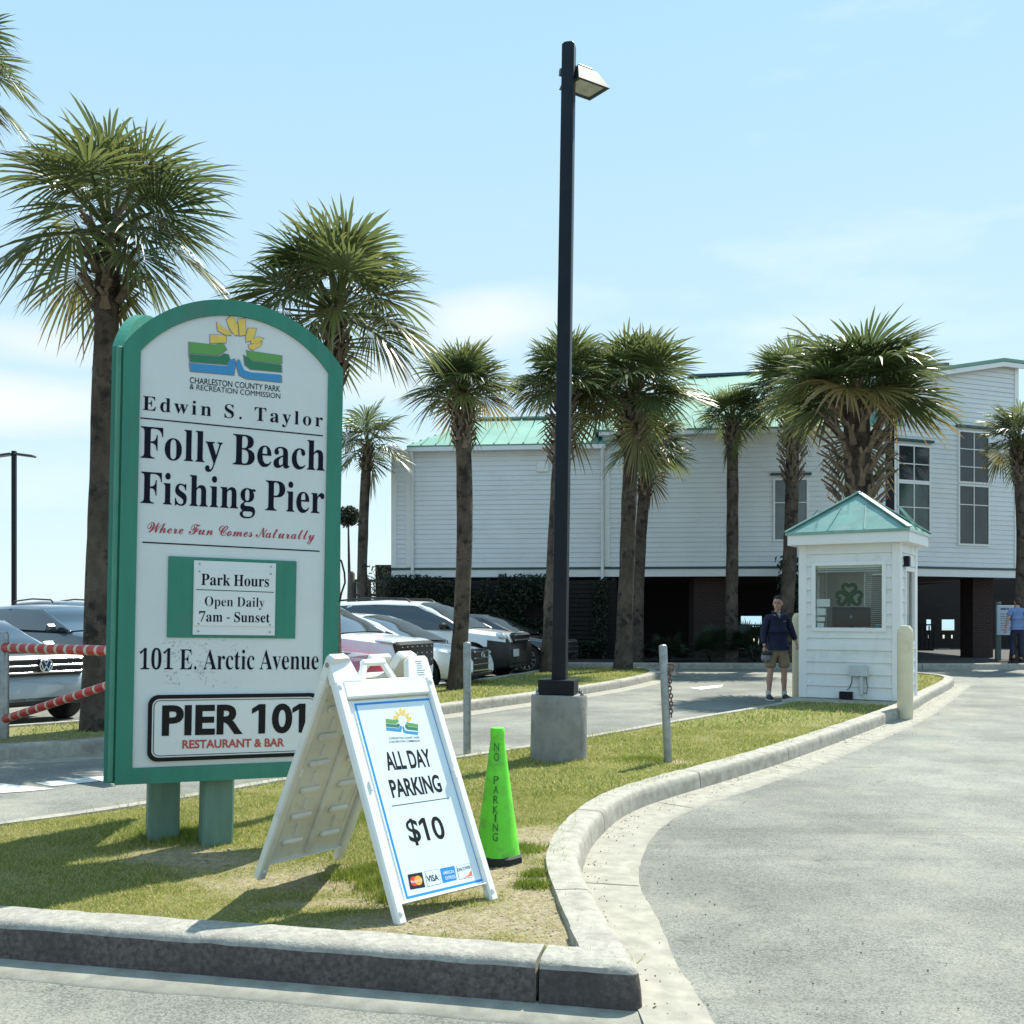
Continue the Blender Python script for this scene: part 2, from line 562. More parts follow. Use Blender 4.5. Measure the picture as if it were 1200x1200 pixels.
def brick_mat():
    m = bpy.data.materials.new('brick')
    m.use_nodes = True
    t = m.node_tree
    b = t.nodes['Principled BSDF']
    b.inputs['Roughness'].default_value = .9
    tcn = t.nodes.new('ShaderNodeTexCoord')
    sp = t.nodes.new('ShaderNodeSeparateXYZ')
    ad = t.nodes.new('ShaderNodeMath'); ad.operation = 'ADD'
    cb = t.nodes.new('ShaderNodeCombineXYZ')
    br = t.nodes.new('ShaderNodeTexBrick')
    br.inputs['Color1'].default_value = (.045, .022, .018, 1)
    br.inputs['Color2'].default_value = (.033, .017, .014, 1)
    br.inputs['Mortar'].default_value = (.05, .042, .038, 1)
    br.inputs['Scale'].default_value = 1
    br.inputs['Brick Width'].default_value = .21
    br.inputs['Row Height'].default_value = .075
    br.inputs['Mortar Size'].default_value = .009
    t.links.new(tcn.outputs['Object'], sp.inputs['Vector'])
    t.links.new(sp.outputs['X'], ad.inputs[0])
    t.links.new(sp.outputs['Y'], ad.inputs[1])
    t.links.new(ad.outputs['Value'], cb.inputs['X'])
    t.links.new(sp.outputs['Z'], cb.inputs['Y'])
    t.links.new(cb.outputs['Vector'], br.inputs['Vector'])
    t.links.new(br.outputs['Color'], b.inputs['Base Color'])
    return m


M['brick'] = brick_mat()


def asphalt_mat():
    m = bpy.data.materials.new('asphalt')
    m.use_nodes = True
    t = m.node_tree
    b = t.nodes['Principled BSDF']
    b.inputs['Roughness'].default_value = .85
    tcn = t.nodes.new('ShaderNodeTexCoord')

    def nz(s, d=5, r=.6):
        n = t.nodes.new('ShaderNodeTexNoise')
        n.inputs['Scale'].default_value = s
        n.inputs['Detail'].default_value = d
        n.inputs['Roughness'].default_value = r
        t.links.new(tcn.outputs['Object'], n.inputs['Vector'])
        return n

    def rp(n, a, c, e0, e1):
        r = t.nodes.new('ShaderNodeValToRGB')
        r.color_ramp.elements[0].position = a
        r.color_ramp.elements[1].position = c
        r.color_ramp.elements[0].color = (*e0, 1)
        r.color_ramp.elements[1].color = (*e1, 1)
        t.links.new(n.outputs[0 if 'Fac' not in n.outputs else 'Fac'], r.inputs['Fac'])
        return r
    base = rp(nz(.7, 8), .32, .70, (.158, .165, .152), (.245, .246, .217))
    vo = t.nodes.new('ShaderNodeTexVoronoi')
    vo.inputs['Scale'].default_value = 130
    t.links.new(tcn.outputs['Object'], vo.inputs['Vector'])
    sep = t.nodes.new('ShaderNodeSeparateColor')
    t.links.new(vo.outputs['Color'], sep.inputs['Color'])
    r2 = t.nodes.new('ShaderNodeValToRGB')
    r2.color_ramp.elements[0].position = .05
    r2.color_ramp.elements[0].color = (.48, .48, .48, 1)
    r2.color_ramp.elements[1].position = .55
    r2.color_ramp.elements[1].color = (1, 1, 1, 1)
    e = r2.color_ramp.elements.new(1.0)
    e.color = (1.3, 1.28, 1.2, 1)
    t.links.new(sep.outputs[0], r2.inputs['Fac'])
    mx = t.nodes.new('ShaderNodeMix')
    mx.data_type = 'RGBA'
    mx.blend_type = 'MULTIPLY'
    mx.inputs['Factor'].default_value = .9
    t.links.new(base.outputs['Color'], mx.inputs['A'])
    t.links.new(r2.outputs['Color'], mx.inputs['B'])
    # sand drifts and worn patches
    mx2 = t.nodes.new('ShaderNodeMix')
    mx2.data_type = 'RGBA'
    s = rp(nz(1.1, 10, .74), .46, .72, (0, 0, 0), (.62, .62, .62))
    t.links.new(s.outputs['Color'], mx2.inputs['Factor'])
    t.links.new(mx.outputs['Result'], mx2.inputs['A'])
    mx2.inputs['B'].default_value = (.36, .335, .265, 1)
    # hairline cracks and darker worn lanes
    wv = t.nodes.new('ShaderNodeTexVoronoi')
    wv.feature = 'DISTANCE_TO_EDGE'
    wv.inputs['Scale'].default_value = .55
    mpw = t.nodes.new('ShaderNodeVectorMath')
    mpw.operation = 'ADD'
    nw = nz(2.2, 8)
    t.links.new(tcn.outputs['Object'], mpw.inputs[0])
    t.links.new(nw.outputs['Color'], mpw.inputs[1])
    t.links.new(mpw.outputs['Vector'], wv.inputs['Vector'])
    rw = t.nodes.new('ShaderNodeValToRGB')
    rw.color_ramp.elements[0].position = 0.0
    rw.color_ramp.elements[0].color = (.55, .55, .55, 1)
    rw.color_ramp.elements[1].position = .008
    rw.color_ramp.elements[1].color = (1, 1, 1, 1)
    t.links.new(wv.outputs['Distance'], rw.inputs['Fac'])
    mx3 = t.nodes.new('ShaderNodeMix')
    mx3.data_type = 'RGBA'
    mx3.blend_type = 'MULTIPLY'
    mx3.inputs['Factor'].default_value = .5
    t.links.new(mx2.outputs['Result'], mx3.inputs['A'])
    t.links.new(rw.outputs['Color'], mx3.inputs['B'])
    wl = rp(nz(.35, 4), .42, .62, (.80, .80, .80), (1.04, 1.04, 1.04))
    mx4 = t.nodes.new('ShaderNodeMix')
    mx4.data_type = 'RGBA'
    mx4.blend_type = 'MULTIPLY'
    mx4.inputs['Factor'].default_value = 1
    t.links.new(mx3.outputs['Result'], mx4.inputs['A'])
    # oil drips and old tyre scuffs
    oil = rp(nz(3.1, 3), .66, .74, (1, 1, 1), (.62, .62, .62))
    mpt = t.nodes.new('ShaderNodeMapping')
    mpt.inputs['Rotation'].default_value = (0, 0, R(-52))
    mpt.inputs['Scale'].default_value = (.16, 3.2, 1)
    t.links.new(tcn.outputs['Object'], mpt.inputs['Vector'])
    ntt = nz(1.4, 5)
    t.links.new(mpt.outputs['Vector'], ntt.inputs['Vector'])
    tyre_ = rp(ntt, .56, .72, (1, 1, 1), (.80, .80, .80))
    mx5 = t.nodes.new('ShaderNodeMix')
    mx5.data_type = 'RGBA'; mx5.blend_type = 'MULTIPLY'
    mx5.inputs['Factor'].default_value = 1
    t.links.new(wl.outputs['Color'], mx5.inputs['A'])
    t.links.new(oil.outputs['Color'], mx5.inputs['B'])
    mx6 = t.nodes.new('ShaderNodeMix')
    mx6.data_type = 'RGBA'; mx6.blend_type = 'MULTIPLY'
    mx6.inputs['Factor'].default_value = 1
    t.links.new(mx5.outputs['Result'], mx6.inputs['A'])
    t.links.new(tyre_.outputs['Color'], mx6.inputs['B'])
    t.links.new(mx6.outputs['Result'], mx4.inputs['B'])
    t.links.new(mx4.outputs['Result'], b.inputs['Base Color'])
    n3 = nz(160, 3)
    bp = t.nodes.new('ShaderNodeBump')
    bp.inputs['Strength'].default_value = .55
    bp.inputs['Distance'].default_value = .01
    t.links.new(n3.outputs['Fac'], bp.inputs['Height'])
    t.links.new(bp.outputs['Normal'], b.inputs['Normal'])
    return m


M['asphalt'] = asphalt_mat()


def soil_mat():
    m = bpy.data.materials.new('soil')
    m.use_nodes = True
    t = m.node_tree
    b = t.nodes['Principled BSDF']
    b.inputs['Roughness'].default_value = .95
    b.inputs['Specular IOR Level'].default_value = .1
    tcn = t.nodes.new('ShaderNodeTexCoord')
    a = t.nodes.new('ShaderNodeAttribute')
    a.attribute_name = 'bare'

    def nz(s, d=6):
        n = t.nodes.new('ShaderNodeTexNoise')
        n.inputs['Scale'].default_value = s
        n.inputs['Detail'].default_value = d
        n.inputs['Roughness'].default_value = .65
        t.links.new(tcn.outputs['Object'], n.inputs['Vector'])
        return n

    def rp(n, p0, p1, e0, e1):
        r = t.nodes.new('ShaderNodeValToRGB')
        r.color_ramp.elements[0].position = p0
        r.color_ramp.elements[1].position = p1
        r.color_ramp.elements[0].color = (*e0, 1)
        r.color_ramp.elements[1].color = (*e1, 1)
        t.links.new(n.outputs['Fac'], r.inputs['Fac'])
        return r
    turf = rp(nz(18), .3, .7, (.12, .14, .035), (.27, .27, .10))
    sand = rp(nz(26), .3, .7, (.22, .17, .11), (.46, .40, .28))
    mx = t.nodes.new('ShaderNodeMix')
    mx.data_type = 'RGBA'
    t.links.new(a.outputs['Fac'], mx.inputs['Factor'])
    t.links.new(turf.outputs['Color'], mx.inputs['A'])
    t.links.new(sand.outputs['Color'], mx.inputs['B'])
    t.links.new(mx.outputs['Result'], b.inputs['Base Color'])
    n3 = nz(70)
    bp = t.nodes.new('ShaderNodeBump')
    bp.inputs['Strength'].default_value = .9
    bp.inputs['Distance'].default_value = .02
    t.links.new(n3.outputs['Fac'], bp.inputs['Height'])
    t.links.new(bp.outputs['Normal'], b.inputs['Normal'])
    return m


M['soil'] = soil_mat()
M['pebble'] = mat('pebble', (.20, .16, .12), .9, var=.4, vscale=30)
M['grass'] = leaf_mat('grass', (.28, .29, .065), (.125, .185, .026), .35, .65, dry=(.48, .41, .19))
M['palm'] = leaf_mat('palm', (.122, .145, .046), (.044, .074, .030), .34, .36, dry=(.22, .16, .06))
M['ivy'] = leaf_mat('ivy', (.022, .036, .014), (.008, .017, .007), .15, .5)
M['trunk'] = mat('trunk', (.125, .10, .08), .95, var=.5, vscale=5, spec=.15, bump=1.0, bscale=14, stretch=(1, 1, .6), bstretch=(1, 1, 2.2), dirt=(.035, .03, .027), dscale=4.5, dlo=.52, dhi=.62)
M['boot'] = mat('boot', (.20, .155, .115), .85, var=.5, vscale=9, bump=.4, bscale=40)

